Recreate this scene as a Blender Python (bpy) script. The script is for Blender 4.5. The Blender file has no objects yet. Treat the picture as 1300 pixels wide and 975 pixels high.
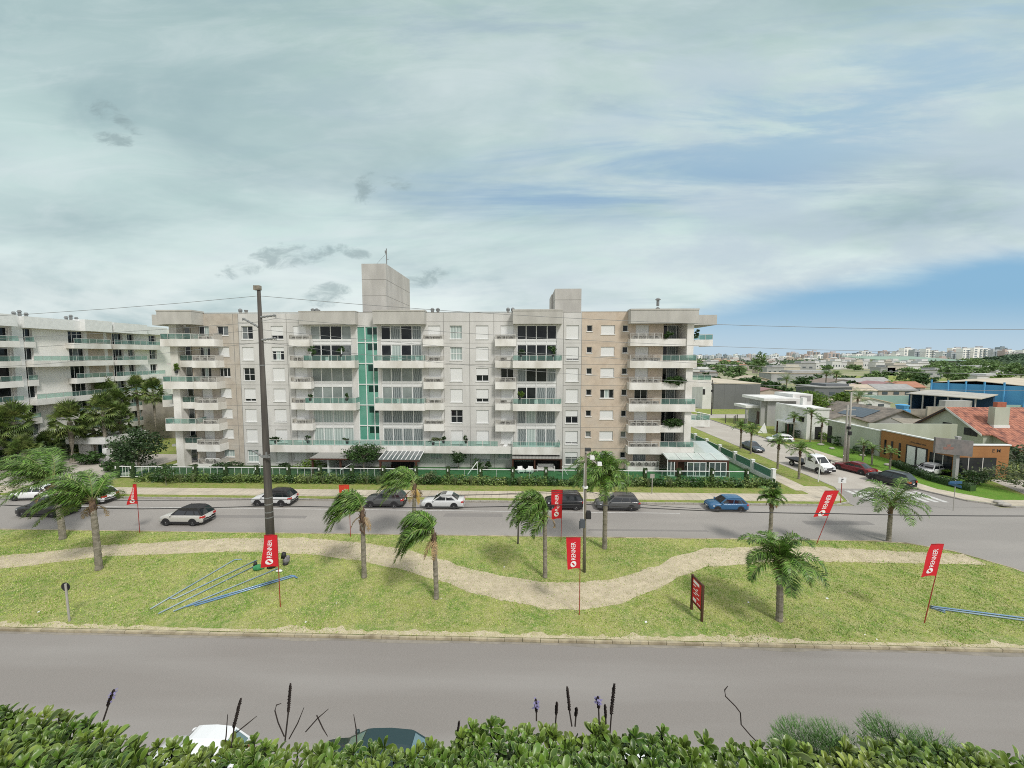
import bpy, bmesh, math, random
from mathutils import Vector, Matrix, noise
R = math.radians
rnd = random.Random(7)
scene = bpy.context.scene
COL = scene.collection
# ------------------------------------------------------------------ camera
FPX, CH, YAW, PITCH = 490.0, 16.0, R(1.65), math.atan(35.5 / 490)
cam = bpy.data.cameras.new("camera")
cam.sensor_width = 36.0
cam.lens = FPX / 1300 * 36.0
cam.clip_start, cam.clip_end = 0.1, 30000
cam_ob = bpy.data.objects.new("camera", cam)
COL.objects.link(cam_ob)
cam_ob.location = (0, 0, CH)
cam_ob.rotation_euler = (R(90) - PITCH, 0, YAW)
scene.camera = cam_ob
scene.view_settings.view_transform = 'Standard'
scene.view_settings.look = 'None'
scene.view_settings.exposure = 0
scene.render.engine = 'CYCLES'
scene.cycles.filter_width = 1.0
scene.cycles.use_denoising = False
scene.cycles.max_bounces = 8
scene.cycles.transparent_max_bounces = 12

def ray(px, py):                      # survey helper: photo measurement -> bearing
    a = (px - 650) / FPX; b = -(py - 487.5) / FPX
    x, y, z = a, math.cos(PITCH) + b * math.sin(PITCH), -math.sin(PITCH) + b * math.cos(PITCH)
    c, s = math.cos(YAW), math.sin(YAW)
    return Vector((x * c - y * s, x * s + y * c, z))
def G(px, py, z=0.0):                 # point on the level z
    d = ray(px, py); t = (z - CH) / d.z
    return Vector((d.x * t, d.y * t, z))
def P(px, py, Y):                     # point in the vertical plane Y
    d = ray(px, py); t = Y / d.y
    return Vector((d.x * t, Y, CH + d.z * t))
def PX(px, py, X):
    d = ray(px, py); t = X / d.x
    return Vector((X, d.y * t, CH + d.z * t))
def FX(px, Y=54.0): return P(px, 425, Y).x

# ------------------------------------------------------------------ materials
def nt(m):
    m.use_nodes = True
    t = m.node_tree; t.nodes.clear(); return t, t.nodes, t.links
def pm(name, c1, c2=None, scale=4.0, rough=0.7, metal=0.0, bump=0.0, bscale=None, detail=6.0, spec=0.5,
       c3=None, scale3=0.3, stretch=None, coat=0.0, island=0.0, trans=0.0, contrast=(0.35, 0.65)):
    m = bpy.data.materials.new(name); t, N, L = nt(m)
    out = N.new('ShaderNodeOutputMaterial'); b = N.new('ShaderNodeBsdfPrincipled')
    b.inputs['Roughness'].default_value = rough; b.inputs['Metallic'].default_value = metal
    b.inputs['Specular IOR Level'].default_value = spec
    b.inputs['Coat Weight'].default_value = coat; b.inputs['Coat Roughness'].default_value = 0.08
    tc = N.new('ShaderNodeTexCoord'); vec = tc.outputs['Object']
    if stretch:
        mp = N.new('ShaderNodeMapping'); mp.inputs['Scale'].default_value = stretch
        L.new(vec, mp.inputs['Vector']); vec = mp.outputs['Vector']
    def noi(s, d=detail):
        n = N.new('ShaderNodeTexNoise'); n.inputs['Scale'].default_value = s; n.inputs['Detail'].default_value = d
        L.new(vec, n.inputs['Vector']); return n.outputs['Fac']
    def ramp(f, lo, hi):
        r = N.new('ShaderNodeMapRange'); r.inputs['From Min'].default_value = lo; r.inputs['From Max'].default_value = hi
        L.new(f, r.inputs['Value']); return r.outputs['Result']
    def mix(f, a, bb):
        x = N.new('ShaderNodeMix'); x.data_type = 'RGBA'
        if isinstance(f, float): x.inputs[0].default_value = f
        else: L.new(f, x.inputs[0])
        for i, v in ((6, a), (7, bb)):
            if isinstance(v, tuple): x.inputs[i].default_value = (*v, 1)
            else: L.new(v, x.inputs[i])
        return x.outputs[2]
    col = None
    if c2: col = mix(ramp(noi(scale), *contrast), c1, c2)
    if c3: col = mix(ramp(noi(scale3, 4), 0.45, 0.7), col if col else c1, c3)
    if island:
        g = N.new('ShaderNodeNewGeometry')
        hsv = N.new('ShaderNodeHueSaturation')
        r = N.new('ShaderNodeMapRange'); r.inputs['To Min'].default_value = 1 - island; r.inputs['To Max'].default_value = 1 + island
        L.new(g.outputs['Random Per Island'], r.inputs['Value']); L.new(r.outputs['Result'], hsv.inputs['Value'])
        if col: L.new(col, hsv.inputs['Color'])
        else: hsv.inputs['Color'].default_value = (*c1, 1)
        col = hsv.outputs['Color']
    if col: L.new(col, b.inputs['Base Color'])
    else: b.inputs['Base Color'].default_value = (*c1, 1)
    if bump:
        bp = N.new('ShaderNodeBump'); bp.inputs['Strength'].default_value = bump; bp.inputs['Distance'].default_value = 0.05
        L.new(noi(bscale or scale * 4), bp.inputs['Height']); L.new(bp.outputs['Normal'], b.inputs['Normal'])
    sh = b.outputs['BSDF']
    if trans:
        tr = N.new('ShaderNodeBsdfTranslucent'); ms = N.new('ShaderNodeMixShader'); ms.inputs[0].default_value = trans
        if col: L.new(col, tr.inputs['Color'])
        else: tr.inputs['Color'].default_value = (*c1, 1)
        L.new(sh, ms.inputs[1]); L.new(tr.outputs['BSDF'], ms.inputs[2]); sh = ms.outputs['Shader']
    L.new(sh, out.inputs['Surface'])
    m['_'] = 1
    return m
def add_lines(m, axis, period, width, dark, off=0.0):
    """thin panel joints every `period` metres along an axis, multiplied into the base colour"""
    t = m.node_tree; N, L = t.nodes, t.links
    b = next(n for n in N if n.type == 'BSDF_PRINCIPLED'); inp = b.inputs['Base Color']
    g = N.new('ShaderNodeNewGeometry'); s = N.new('ShaderNodeSeparateXYZ'); L.new(g.outputs['Position'], s.inputs[0])
    a = N.new('ShaderNodeMath'); a.operation = 'ADD'; a.inputs[1].default_value = 10000 * period - off; L.new(s.outputs[axis], a.inputs[0])
    f = N.new('ShaderNodeMath'); f.operation = 'MODULO'; f.inputs[1].default_value = period; L.new(a.outputs[0], f.inputs[0])
    c = N.new('ShaderNodeMath'); c.operation = 'LESS_THAN'; c.inputs[1].default_value = width; L.new(f.outputs[0], c.inputs[0])
    x = N.new('ShaderNodeMix'); x.data_type = 'RGBA'; x.blend_type = 'MULTIPLY'
    L.new(c.outputs[0], x.inputs[0]); x.inputs[7].default_value = (dark, dark, dark, 1)
    if inp.is_linked:
        src = inp.links[0].from_socket; L.new(src, x.inputs[6])
    else: x.inputs[6].default_value = inp.default_value[:]
    L.new(x.outputs[2], inp)
    return m
def stripes(name, c1, c2, scale, axis='X', rough=0.8, coat=0.0, dist=0.0):
    m = bpy.data.materials.new(name); t, N, L = nt(m)
    out = N.new('ShaderNodeOutputMaterial'); b = N.new('ShaderNodeBsdfPrincipled')
    w = N.new('ShaderNodeTexWave'); w.bands_direction = axis; w.inputs['Scale'].default_value = scale; w.inputs['Distortion'].default_value = dist
    tc = N.new('ShaderNodeTexCoord'); L.new(tc.outputs['Object'], w.inputs['Vector'])
    x = N.new('ShaderNodeMix'); x.data_type = 'RGBA'; x.inputs[6].default_value = (*c1, 1); x.inputs[7].default_value = (*c2, 1)
    L.new(w.outputs['Fac'], x.inputs[0]); L.new(x.outputs[2], b.inputs['Base Color'])
    b.inputs['Roughness'].default_value = rough; b.inputs['Coat Weight'].default_value = coat; b.inputs['Coat Roughness'].default_value = 0.03
    L.new(b.outputs[0], out.inputs[0]); return m
def glassy(name, tint, opaque=0.4, base=None, rough=0.05):
    m = bpy.data.materials.new(name); t, N, L = nt(m)
    out = N.new('ShaderNodeOutputMaterial'); tr = N.new('ShaderNodeBsdfTransparent'); tr.inputs['Color'].default_value = (*tint, 1)
    b = N.new('ShaderNodeBsdfPrincipled'); b.inputs['Base Color'].default_value = (*(base or tint), 1); b.inputs['Roughness'].default_value = rough
    fr = N.new('ShaderNodeFresnel'); fr.inputs['IOR'].default_value = 1.5
    a = N.new('ShaderNodeMath'); a.operation = 'ADD'; a.inputs[1].default_value = opaque; a.use_clamp = True
    L.new(fr.outputs[0], a.inputs[0])
    ms = N.new('ShaderNodeMixShader'); L.new(a.outputs[0], ms.inputs[0]); L.new(tr.outputs[0], ms.inputs[1]); L.new(b.outputs[0], ms.inputs[2])
    L.new(ms.outputs[0], out.inputs[0]); return m

M = {}
M['wall_grey'] = pm('grey_render', (.655, .65, .63), (.555, .55, .53), .7, .85, bump=.15, bscale=40, c3=(.49, .485, .46), scale3=.15, stretch=(1, 1, .35))
M['wall_beige'] = pm('beige_render', (.60, .505, .405), (.50, .415, .33), 1.1, .85, bump=.15, bscale=40, c3=(.54, .475, .40), scale3=.5)
M['wall_beige_left'] = pm('grey_beige_render', (.50, .45, .385), (.41, .365, .31), 1.1, .85, bump=.15, bscale=40, c3=(.50, .47, .42), scale3=.5)
M['tower'] = pm('tower_render', (.50, .49, .465), (.41, .40, .38), .8, .85, bump=.15, bscale=40, stretch=(1, 1, .3))
M['slab'] = pm('balcony_render', (.80, .79, .76), (.70, .69, .655), .9, .8, c3=(.56, .54, .49), scale3=.5, stretch=(1, 1, .5))
M['cornice'] = pm('cornice_render', (.50, .49, .455), (.42, .41, .38), .9, .85, stretch=(1, 1, .3), bump=.1, bscale=30)
M['white'] = pm('white_paint', (.78, .79, .78), (.70, .71, .70), 2, .5)
M['shutter'] = stripes('roller_shutter', (.74, .75, .74), (.66, .67, .665), 5.0, 'Z', .6)
M['lead'] = pm('dark_metal', (.05, .055, .06), rough=.5, metal=.3)
M['joint'] = pm('joint_dark', (.22, .215, .2), rough=.9)  # plain dark tone of the joint lines
M['pane'] = pm('window_glass_dark', (.008, .011, .014), (.022, .028, .03), .6, .06, spec=.3, contrast=(.4, .6))
M['pane_mid'] = pm('window_glass_blind', (.16, .18, .18), (.10, .115, .12), .8, .08, coat=.35)
M['curtain'] = stripes('window_curtain', (.30, .335, .335), (.11, .135, .14), 1.05, 'X', .6, .3, 5.0)  # dark stripes paint the shade between curtain folds
M['curtain_pale'] = stripes('window_pale_curtain', (.50, .575, .55), (.32, .39, .375), .8, 'X', .5, .35, 1.0)  # fold shading painted as stripes here too
M['blind'] = pm('window_blind', (.27, .31, .30), (.17, .20, .195), .5, .3, coat=.35)
M['green_glass'] = pm('green_curtain_glass', (.085, .29, .215), (.12, .34, .26), .4, .08, spec=.5, c3=(.21, .41, .345), scale3=.25)
M['green_dark'] = pm('green_glass_dark', (.004, .035, .028), rough=.08, spec=.4)
M['rail_glass'] = glassy('green_rail_glass', (.60, .80, .74), .28, (.21, .36, .32))
M['fence_glass'] = glassy('green_fence_glass', (.70, .87, .79), .12, (.10, .22, .18))
M['clear_glass'] = glassy('clear_glass', (.80, .90, .88), .22, (.25, .32, .32))
M['rail'] = pm('rail_aluminium', (.66, .65, .62), rough=.4, metal=.3)
M['rail_grille'] = glassy('rail_grille', (.86, .85, .82), .10, (.50, .48, .44), .6)
M['asphalt'] = pm('asphalt', (.268, .248, .230), (.212, .197, .183), 90, .9, bump=.25, bscale=160, c3=(.305, .29, .274), scale3=.22, detail=8, stretch=(.14, 1.2, 1))
M['asphalt_far'] = pm('asphalt_far', (.30, .282, .262), (.25, .236, .22), 70, .9, bump=.25, bscale=160, c3=(.355, .335, .31), scale3=.14, detail=8, stretch=(.25, 1, 1))
M['street'] = pm('pale_paving', (.44, .405, .355), (.37, .34, .30), 12, .9, c3=(.47, .44, .39), scale3=.3, detail=8)
M['kerb'] = pm('kerb_stone', (.46, .40, .27), (.36, .32, .23), 2.5, .9, bump=.3, c3=(.24, .20, .13), scale3=1.0)
M['kerb_grey'] = pm('kerb_concrete', (.42, .40, .36), (.30, .285, .26), 2.5, .9, bump=.3)
M['road_line'] = pm('road_paint', (.62, .62, .60), (.46, .455, .44), 3, .8)
M['sidewalk'] = pm('sidewalk_slabs', (.56, .50, .40), (.48, .425, .34), 1.5, .9, c3=(.42, .38, .30), scale3=.4)
add_lines(M['sidewalk'], 0, .9, .05, .7); add_lines(M['sidewalk'], 1, .8, .05, .72)
def grass_mat(name, a, b, c, d, s1=.35, mul=(.42, .44, .38)):
    """lawn: broad tone patches, medium dry mottling, fine blade grain"""
    m = bpy.data.materials.new(name); t, N, L = nt(m)
    out = N.new('ShaderNodeOutputMaterial'); bs = N.new('ShaderNodeBsdfPrincipled'); bs.inputs['Roughness'].default_value = .95
    bs.inputs['Specular IOR Level'].default_value = .1
    tc = N.new('ShaderNodeTexCoord')
    def noi(s, det, lo, hi, rough=.6):
        n = N.new('ShaderNodeTexNoise'); n.inputs['Scale'].default_value = s; n.inputs['Detail'].default_value = det; n.inputs['Roughness'].default_value = rough
        L.new(tc.outputs['Object'], n.inputs['Vector'])
        r = N.new('ShaderNodeMapRange'); r.inputs['From Min'].default_value = lo; r.inputs['From Max'].default_value = hi
        L.new(n.outputs['Fac'], r.inputs['Value']); return r.outputs['Result'], n.outputs['Fac']
    def mix(f, x, y, mode='MIX'):
        q = N.new('ShaderNodeMix'); q.data_type = 'RGBA'; q.blend_type = mode; L.new(f, q.inputs[0])
        for i, v in ((6, x), (7, y)):
            if isinstance(v, tuple): q.inputs[i].default_value = (*v, 1)
            else: L.new(v, q.inputs[i])
        return q.outputs[2]
    f1, _ = noi(s1, 5, .41, .59); f2, _ = noi(2.2, 6, .42, .68, .7); f3, _ = noi(14, 4, .5, .72, .75); f4, raw = noi(38, 3, .40, .62, .8)
    col = mix(f1, a, b); col = mix(f2, col, c); col = mix(f3, col, d)
    col = mix(f4, col, mul, 'MULTIPLY')
    L.new(col, bs.inputs['Base Color'])
    bp = N.new('ShaderNodeBump'); bp.inputs['Strength'].default_value = .9; bp.inputs['Distance'].default_value = .06
    L.new(raw, bp.inputs['Height']); L.new(bp.outputs[0], bs.inputs['Normal'])
    L.new(bs.outputs[0], out.inputs[0]); return m
M['lawn'] = grass_mat('median_turf', (.47, .52, .15), (.23, .39, .07), (.64, .60, .28), (.74, .68, .45))
M['path'] = grass_mat('trodden_sand', (.80, .71, .53), (.68, .60, .445), (.54, .49, .33), (.86, .79, .64), .8, (.70, .66, .60))
M['sand'] = grass_mat('sandy_edge', (.74, .67, .45), (.58, .54, .30), (.84, .76, .57), (.88, .80, .64), 1.2, (.62, .58, .52))
M['lawn_bright'] = grass_mat('bright_turf', (.15, .34, .045), (.19, .37, .055), (.24, .35, .075), (.25, .40, .09))
M['lawn_dry'] = grass_mat('verge_turf', (.24, .36, .065), (.33, .40, .10), (.46, .42, .20), (.40, .41, .15), .6)
M['turf_fake'] = pm('garden_turf', (.028, .115, .03), (.055, .16, .05), .8, .95, bump=.4, bscale=60)
M['turf_dark'] = pm('dark_turf', (.035, .075, .02), (.06, .10, .035), 1.5, .95, bump=.5, bscale=50)  # plain dark green ground of the left garden
M['country'] = pm('country_ground', (.20, .24, .09), (.30, .29, .18), .02, .95, c3=(.36, .33, .25), scale3=.008)
M['bark'] = pm('palm_trunk', (.30, .27, .22), (.16, .145, .11), 3, .95, bump=.8, bscale=14, stretch=(1, 1, 2.5))
M['bark_dry'] = pm('dry_frond_base', (.20, .13, .08), (.09, .06, .045), 5, .95, bump=.6)
M['frond'] = pm('palm_frond', (.11, .22, .03), (.04, .105, .015), 1.6, .42, island=.75, trans=.16, spec=.45, c3=(.20, .30, .07), scale3=1.6)  # lighter patches paint leaf highlights into the frond colour
M['frond_rib'] = pm('palm_rib', (.20, .22, .08), rough=.6)
M['frond_dry'] = pm('dry_frond', (.36, .25, .12), (.24, .17, .09), 2, .8, island=.3)
M['fan'] = pm('fan_palm_leaf', (.13, .195, .045), (.055, .105, .025), 1.4, .5, island=.65, trans=.15, c3=(.22, .25, .08), scale3=.7)
M['leaf'] = pm('tree_leaf', (.055, .12, .025), (.035, .08, .02), .9, .5, island=.5, trans=.2)
M['leaf_dark'] = pm('dark_leaf', (.03, .065, .02), (.045, .09, .028), .9, .5, island=.5, trans=.15)
M['leaf_lime'] = pm('lime_leaf', (.15, .24, .03), (.10, .18, .03), .9, .5, island=.45, trans=.2)
M['leaf_grey'] = pm('pale_leaf', (.16, .19, .09), (.10, .14, .06), .9, .6, island=.4, trans=.2)
M['leaf_far'] = pm('hazy_leaf', (.17, .27, .09), (.115, .19, .07), .3, .8, island=.35)  # distance haze is mixed into this leaf colour
M['leaf_hill'] = pm('hill_leaf', (.085, .14, .075), (.055, .10, .06), .05, .9, island=.3)
M['wood'] = pm('stained_wood', (.085, .032, .018), (.055, .022, .014), 3, .6, stretch=(1, 1, .2))
M['lamp_pole'] = pm('lamp_pole_concrete', (.22, .20, .15), (.14, .13, .10), 1.2, .9, stretch=(3, 3, .3))
M['wood_pole'] = pm('concrete_pole', (.105, .095, .083), (.05, .045, .04), 1.2, .9, bump=.3, c3=(.055, .05, .046), scale3=.3, stretch=(3, 3, .25))
M['pole_grey'] = pm('pole_concrete_pale', (.42, .40, .36), (.30, .29, .26), 1.5, .9, stretch=(3, 3, .3))
M['red'] = pm('red_banner_cloth', (.70, .018, .03), (.62, .014, .025), 1.5, .55, trans=.15)
M['red_pole'] = pm('red_pole_paint', (.30, .025, .02), rough=.5)
M['orange_flag'] = pm('orange_banner_cloth', (.66, .06, .03), rough=.6, trans=.15)
M['letter'] = pm('white_lettering', (.86, .85, .85), rough=.6)
M['pipe_blue'] = pm('blue_pipe', (.11, .24, .46), (.22, .33, .45), .6, .35, coat=.4)
M['pipe_grey'] = pm('grey_blue_pipe', (.30, .38, .42), (.20, .30, .40), .5, .4)
M['tyre'] = pm('tyre', (.015, .015, .016), rough=.85)
M['rim'] = pm('rim', (.45, .46, .47), rough=.35, metal=.8)
M['car_glass'] = pm('car_glass', (.012, .016, .02), rough=.04, coat=1)
M['car_glass_pale'] = pm('car_glass_pale', (.10, .17, .18), (.16, .24, .25), 1.2, .05, coat=1)
M['trim'] = pm('black_trim', (.02, .02, .022), rough=.6)
M['lamp'] = pm('headlight_glass', (.62, .65, .68), rough=.1, coat=1)
M['tail'] = pm('tail_light', (.45, .01, .012), rough=.2, coat=1)
M['plate'] = pm('number_plate', (.7, .7, .7), rough=.5)
M['wire'] = pm('cable', (.03, .03, .032), rough=.7)
M['insul'] = pm('insulator', (.20, .21, .21), rough=.4)
M['concrete'] = pm('bare_concrete', (.36, .335, .29), (.27, .25, .22), .8, .95, bump=.2, c3=(.42, .38, .31), scale3=.3)
def paint(name, c): return pm(name, c, rough=.30, metal=.1, coat=.45)
M['p_silver'] = paint('silver_paint', (.52, .51, .48)); M['p_white'] = paint('white_car_paint', (.80, .81, .82)); M['p_black'] = paint('black_paint', (.014, .015, .018))
M['p_grey'] = paint('grey_paint', (.085, .088, .09)); M['p_blue'] = paint('blue_paint', (.028, .115, .24)); M['p_red'] = paint('red_paint', (.16, .008, .015))
M['p_slate'] = paint('slate_paint', (.08, .095, .115)); M['p_lsil'] = paint('light_silver_paint', (.62, .63, .63)); M['p_green'] = paint('dark_teal_paint', (.015, .04, .045))

# ------------------------------------------------------------------ mesh builder
ORG = {}
class MB:
    def __init__(s): s.v = []; s.f = []; s.m = []
    def vert(s, p): s.v.append(tuple(p)); return len(s.v) - 1
    def face(s, pts, m=0):
        b = len(s.v); s.v.extend(tuple(p) for p in pts); s.f.append(tuple(range(b, b + len(pts)))); s.m.append(m); return s
    def box(s, x0, x1, y0, y1, z0, z1, m=0):
        if x0 > x1: x0, x1 = x1, x0
        if y0 > y1: y0, y1 = y1, y0
        if z0 > z1: z0, z1 = z1, z0
        b = len(s.v)
        s.v += [(x0, y0, z0), (x1, y0, z0), (x1, y1, z0), (x0, y1, z0), (x0, y0, z1), (x1, y0, z1), (x1, y1, z1), (x0, y1, z1)]
        for q in ((0, 3, 2, 1), (4, 5, 6, 7), (0, 1, 5, 4), (1, 2, 6, 5), (2, 3, 7, 6), (3, 0, 4, 7)):
            s.f.append(tuple(b + i for i in q)); s.m.append(m)
        return s
    def hexa(s, p, m=0):              # 8 corners in box order
        b = len(s.v); s.v += [tuple(q) for q in p]
        for q in ((0, 3, 2, 1), (4, 5, 6, 7), (0, 1, 5, 4), (1, 2, 6, 5), (2, 3, 7, 6), (3, 0, 4, 7)):
            s.f.append(tuple(b + i for i in q)); s.m.append(m)
        return s
    def prism(s, pts, z0, z1, m=0, top=None):
        n = len(pts); b = len(s.v)
        s.v += [(p[0], p[1], z0) for p in pts] + [(p[0], p[1], z1) for p in pts]
        for i in range(n):
            j = (i + 1) % n; s.f.append((b + i, b + j, b + n + j, b + n + i)); s.m.append(m)
        s.f.append(tuple(b + n + i for i in range(n))); s.m.append(m if top is None else top)
        s.f.append(tuple(b + n - 1 - i for i in range(n))); s.m.append(m)
        return s
    def tube(s, pts, r, n=8, m=0, cap=True):
        pts = [Vector(p) for p in pts]; k = len(pts); b = len(s.v)
        rr = r if isinstance(r, (list, tuple)) else [r] * k
        up = Vector((0, 0, 1))
        for i, p in enumerate(pts):
            t = (pts[min(i + 1, k - 1)] - pts[max(i - 1, 0)]).normalized()
            a = t.cross(up)
            if a.length < 1e-3: a = t.cross(Vector((1, 0, 0)))
            a.normalize(); c = a.cross(t)
            for j in range(n):
                th = 2 * math.pi * j / n; s.v.append(tuple(p + (a * math.cos(th) + c * math.sin(th)) * rr[i]))
        for i in range(k - 1):
            for j in range(n):
                j2 = (j + 1) % n
                s.f.append((b + i * n + j, b + i * n + j2, b + (i + 1) * n + j2, b + (i + 1) * n + j)); s.m.append(m)
        if cap:
            s.f.append(tuple(b + j for j in reversed(range(n)))); s.m.append(m)
            s.f.append(tuple(b + (k - 1) * n + j for j in range(n))); s.m.append(m)
        return s
    def disc(s, c, ax, r0, r1, h, n=16, m=0):   # short cylinder about axis
        c = Vector(c); ax = Vector(ax).normalized()
        return s.tube([c, c + ax * h], [r0, r1], n, m)
    def blob(s, c, r, m=0, n=10, k=7):
        pts = [Vector(c) + Vector((0, 0, -r[2] * math.cos(math.pi * i / k))) for i in range(k + 1)]
        b = len(s.v)
        for i in range(k + 1):
            q = math.sin(math.pi * i / k)
            for j in range(n):
                th = 2 * math.pi * j / n
                s.v.append((c[0] + r[0] * max(q, .01) * math.cos(th), c[1] + r[1] * max(q, .01) * math.sin(th), pts[i].z))
        for i in range(k):
            for j in range(n):
                j2 = (j + 1) % n; s.f.append((b + i * n + j, b + i * n + j2, b + (i + 1) * n + j2, b + (i + 1) * n + j)); s.m.append(m)
        return s
    def mesh(s, name, mats, org=(0, 0, 0), smooth=False):
        me = bpy.data.meshes.new(name); o = Vector(org)
        me.from_pydata([tuple(Vector(v) - o) for v in s.v], [], s.f)
        mats = mats if isinstance(mats, (list, tuple)) else [mats]
        for m in mats: me.materials.append(M[m] if isinstance(m, str) else m)
        me.polygons.foreach_set('material_index', s.m)
        if smooth: me.polygons.foreach_set('use_smooth', [True] * len(me.polygons))
        me.update(); return me
    def part(s, name, mats, parent, local=False, smooth=False, label=None):
        org = (0, 0, 0) if local else ORG.get(parent.name, (0, 0, 0))
        o = bpy.data.objects.new(name, s.mesh(name, mats, org, smooth)); COL.objects.link(o)
        o.parent = parent; ORG[o.name] = org
        if label: o['label'] = label
        return o
    def thing(s, name, mats, label, cat, loc=None, group=None, smooth=False, kind=None):
        if loc is None:
            xs = [v[0] for v in s.v]; ys = [v[1] for v in s.v]; zs = [v[2] for v in s.v]
            loc = ((min(xs) + max(xs)) / 2, (min(ys) + max(ys)) / 2, min(zs))
        o = bpy.data.objects.new(name, s.mesh(name, mats, loc, smooth)); COL.objects.link(o); o.location = loc; ORG[o.name] = tuple(loc)
        tag(o, label, cat, group, kind); return o
def tag(o, label, cat, group=None, kind=None):
    if label: o['label'] = label
    if cat: o['category'] = cat
    if group: o['group'] = group
    if kind: o['kind'] = kind
def root(name, label, cat, loc=(0, 0, 0), rz=0.0, group=None):
    o = bpy.data.objects.new(name, None); COL.objects.link(o); o.empty_display_size = .3
    o.location = loc; o.rotation_euler = (0, 0, rz); tag(o, label, cat, group); ORG[o.name] = tuple(loc); return o
def copy_tree(o, parent=None):
    c = o.copy(); COL.objects.link(c); c.parent = parent
    for ch in list(o.children): copy_tree(ch, c)
    return c
def place(o, loc, rz=0.0, sc=1.0, label=None):
    o.location = loc; o.rotation_euler = (0, 0, rz); o.scale = (sc, sc, sc)
    if label: o['label'] = label
    return o
def structure(mb, name, mat):
    o = bpy.data.objects.new(name, mb.mesh(name, mat)); COL.objects.link(o); o['kind'] = 'structure'; return o
def text_mb(txt, size, fn, mb=None, m=0):
    """lettering as mesh; fn maps the flat letter plane to the place"""
    cu = bpy.data.curves.new('t', 'FONT'); cu.body = txt; cu.size = size; cu.resolution_u = 3; cu.align_x = 'LEFT'; cu.offset = .006 * size
    ob = bpy.data.objects.new('t', cu); COL.objects.link(ob)
    dg = bpy.context.evaluated_depsgraph_get(); me = bpy.data.meshes.new_from_object(ob.evaluated_get(dg))
    mb = mb or MB(); b = len(mb.v)
    mb.v += [tuple(fn(v.co.x, v.co.y)) for v in me.vertices]
    for p in me.polygons: mb.f.append(tuple(b + i for i in p.vertices)); mb.m.append(m)
    w = max(v.co.x for v in me.vertices)
    bpy.data.objects.remove(ob); bpy.data.meshes.remove(me); bpy.data.curves.remove(cu)
    return mb
ORD = ['first', 'second', 'third', 'fourth', 'fifth', 'sixth', 'seventh', 'eighth', 'ninth', 'tenth', 'eleventh', 'twelfth', 'thirteenth', 'fourteenth', 'fifteenth', 'sixteenth', 'seventeenth', 'eighteenth', 'nineteenth', 'twentieth']
def nth(i):
    n = i + 1
    if n > 100: return 'hundred-and-' + nth(i - 100)
    if n == 100: return 'hundredth'
    if i < 20: return ORD[i]
    t = ['', '', 'twenty', 'thirty', 'forty', 'fifty', 'sixty', 'seventy', 'eighty', 'ninety'][n // 10]
    u = n % 10
    return (t + '-' + ORD[u - 1]) if u else t[:-1] + 'ieth'

# ------------------------------------------------------------------ sky and light
w = bpy.data.worlds.new("World"); scene.world = w; w.use_nodes = True
T = w.node_tree; N, L = T.nodes, T.links; N.clear()
SUN_EL, SUN_AZ = R(50), (.72, -1.0)
def mth(op, a, b=None, clamp=False):
    n = N.new('ShaderNodeMath'); n.operation = op; n.use_clamp = clamp
    for i, v in enumerate((a, b)):
        if v is None: continue
        if isinstance(v, (int, float)): n.inputs[i].default_value = v
        else: L.new(v, n.inputs[i])
    return n.outputs[0]
def mr(v, a, b, c=0.0, d=1.0, smooth=True):
    n = N.new('ShaderNodeMapRange'); n.interpolation_type = 'SMOOTHSTEP' if smooth else 'LINEAR'
    L.new(v, n.inputs[0]); n.inputs[1].default_value = a; n.inputs[2].default_value = b; n.inputs[3].default_value = c; n.inputs[4].default_value = d
    return n.outputs[0]
def cmix(f, a, b):
    x = N.new('ShaderNodeMix'); x.data_type = 'RGBA'
    if isinstance(f, float): x.inputs[0].default_value = f
    else: L.new(f, x.inputs[0])
    for i, v in ((6, a), (7, b)):
        if isinstance(v, tuple): x.inputs[i].default_value = (*v, 1)
        else: L.new(v, x.inputs[i])
    return x.outputs[2]
sky = N.new('ShaderNodeTexSky'); sky.sky_type = 'NISHITA'; sky.sun_disc = False
sky.sun_elevation = SUN_EL; sky.sun_rotation = math.atan2(SUN_AZ[0], SUN_AZ[1]); sky.air_density = 1.0; sky.dust_density = 1.5
tc = N.new('ShaderNodeTexCoord'); sp = N.new('ShaderNodeSeparateXYZ'); L.new(tc.outputs['Generated'], sp.inputs[0])
X, Y, Z = sp.outputs
ys = mth('MAXIMUM', Y, .06); a_ = mth('DIVIDE', X, ys); e_ = mth('DIVIDE', Z, ys)
front = mr(Y, .05, .2)
zz = mth('ADD', mth('MAXIMUM', Z, 0.0), .18)
cu_ = N.new('ShaderNodeCombineXYZ'); L.new(mth('DIVIDE', X, zz), cu_.inputs[0]); L.new(mth('DIVIDE', Y, zz), cu_.inputs[1])
cae = N.new('ShaderNodeCombineXYZ'); L.new(a_, cae.inputs[0]); L.new(e_, cae.inputs[1])
def wn(vec, scale, det, rough=.55, stretch=None, dist=0.0):
    if stretch:
        mp = N.new('ShaderNodeMapping'); mp.inputs['Scale'].default_value = stretch[:3]
        if len(stretch) > 3: mp.inputs['Rotation'].default_value = (0, 0, stretch[3])
        L.new(vec, mp.inputs[0]); vec = mp.outputs[0]
    n = N.new('ShaderNodeTexNoise'); n.inputs['Scale'].default_value = scale; n.inputs['Detail'].default_value = det
    n.inputs['Roughness'].default_value = rough; n.inputs['Distortion'].default_value = dist; L.new(vec, n.inputs['Vector']); return n.outputs['Fac']
n_big = wn(cu_.outputs[0], .55, 5, .5, (1, 1.6, 1, .5)); n_mid = wn(cu_.outputs[0], 1.5, 7, .6, (.6, 1.6, 1, .35), .4)
n_ae = wn(cae.outputs[0], 3.2, 7, .58, (1.0, 2.6, 1, .12), .3); n_puff = wn(cae.outputs[0], 13, 8, .66, (1, 1.9, 1), .5)
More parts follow.
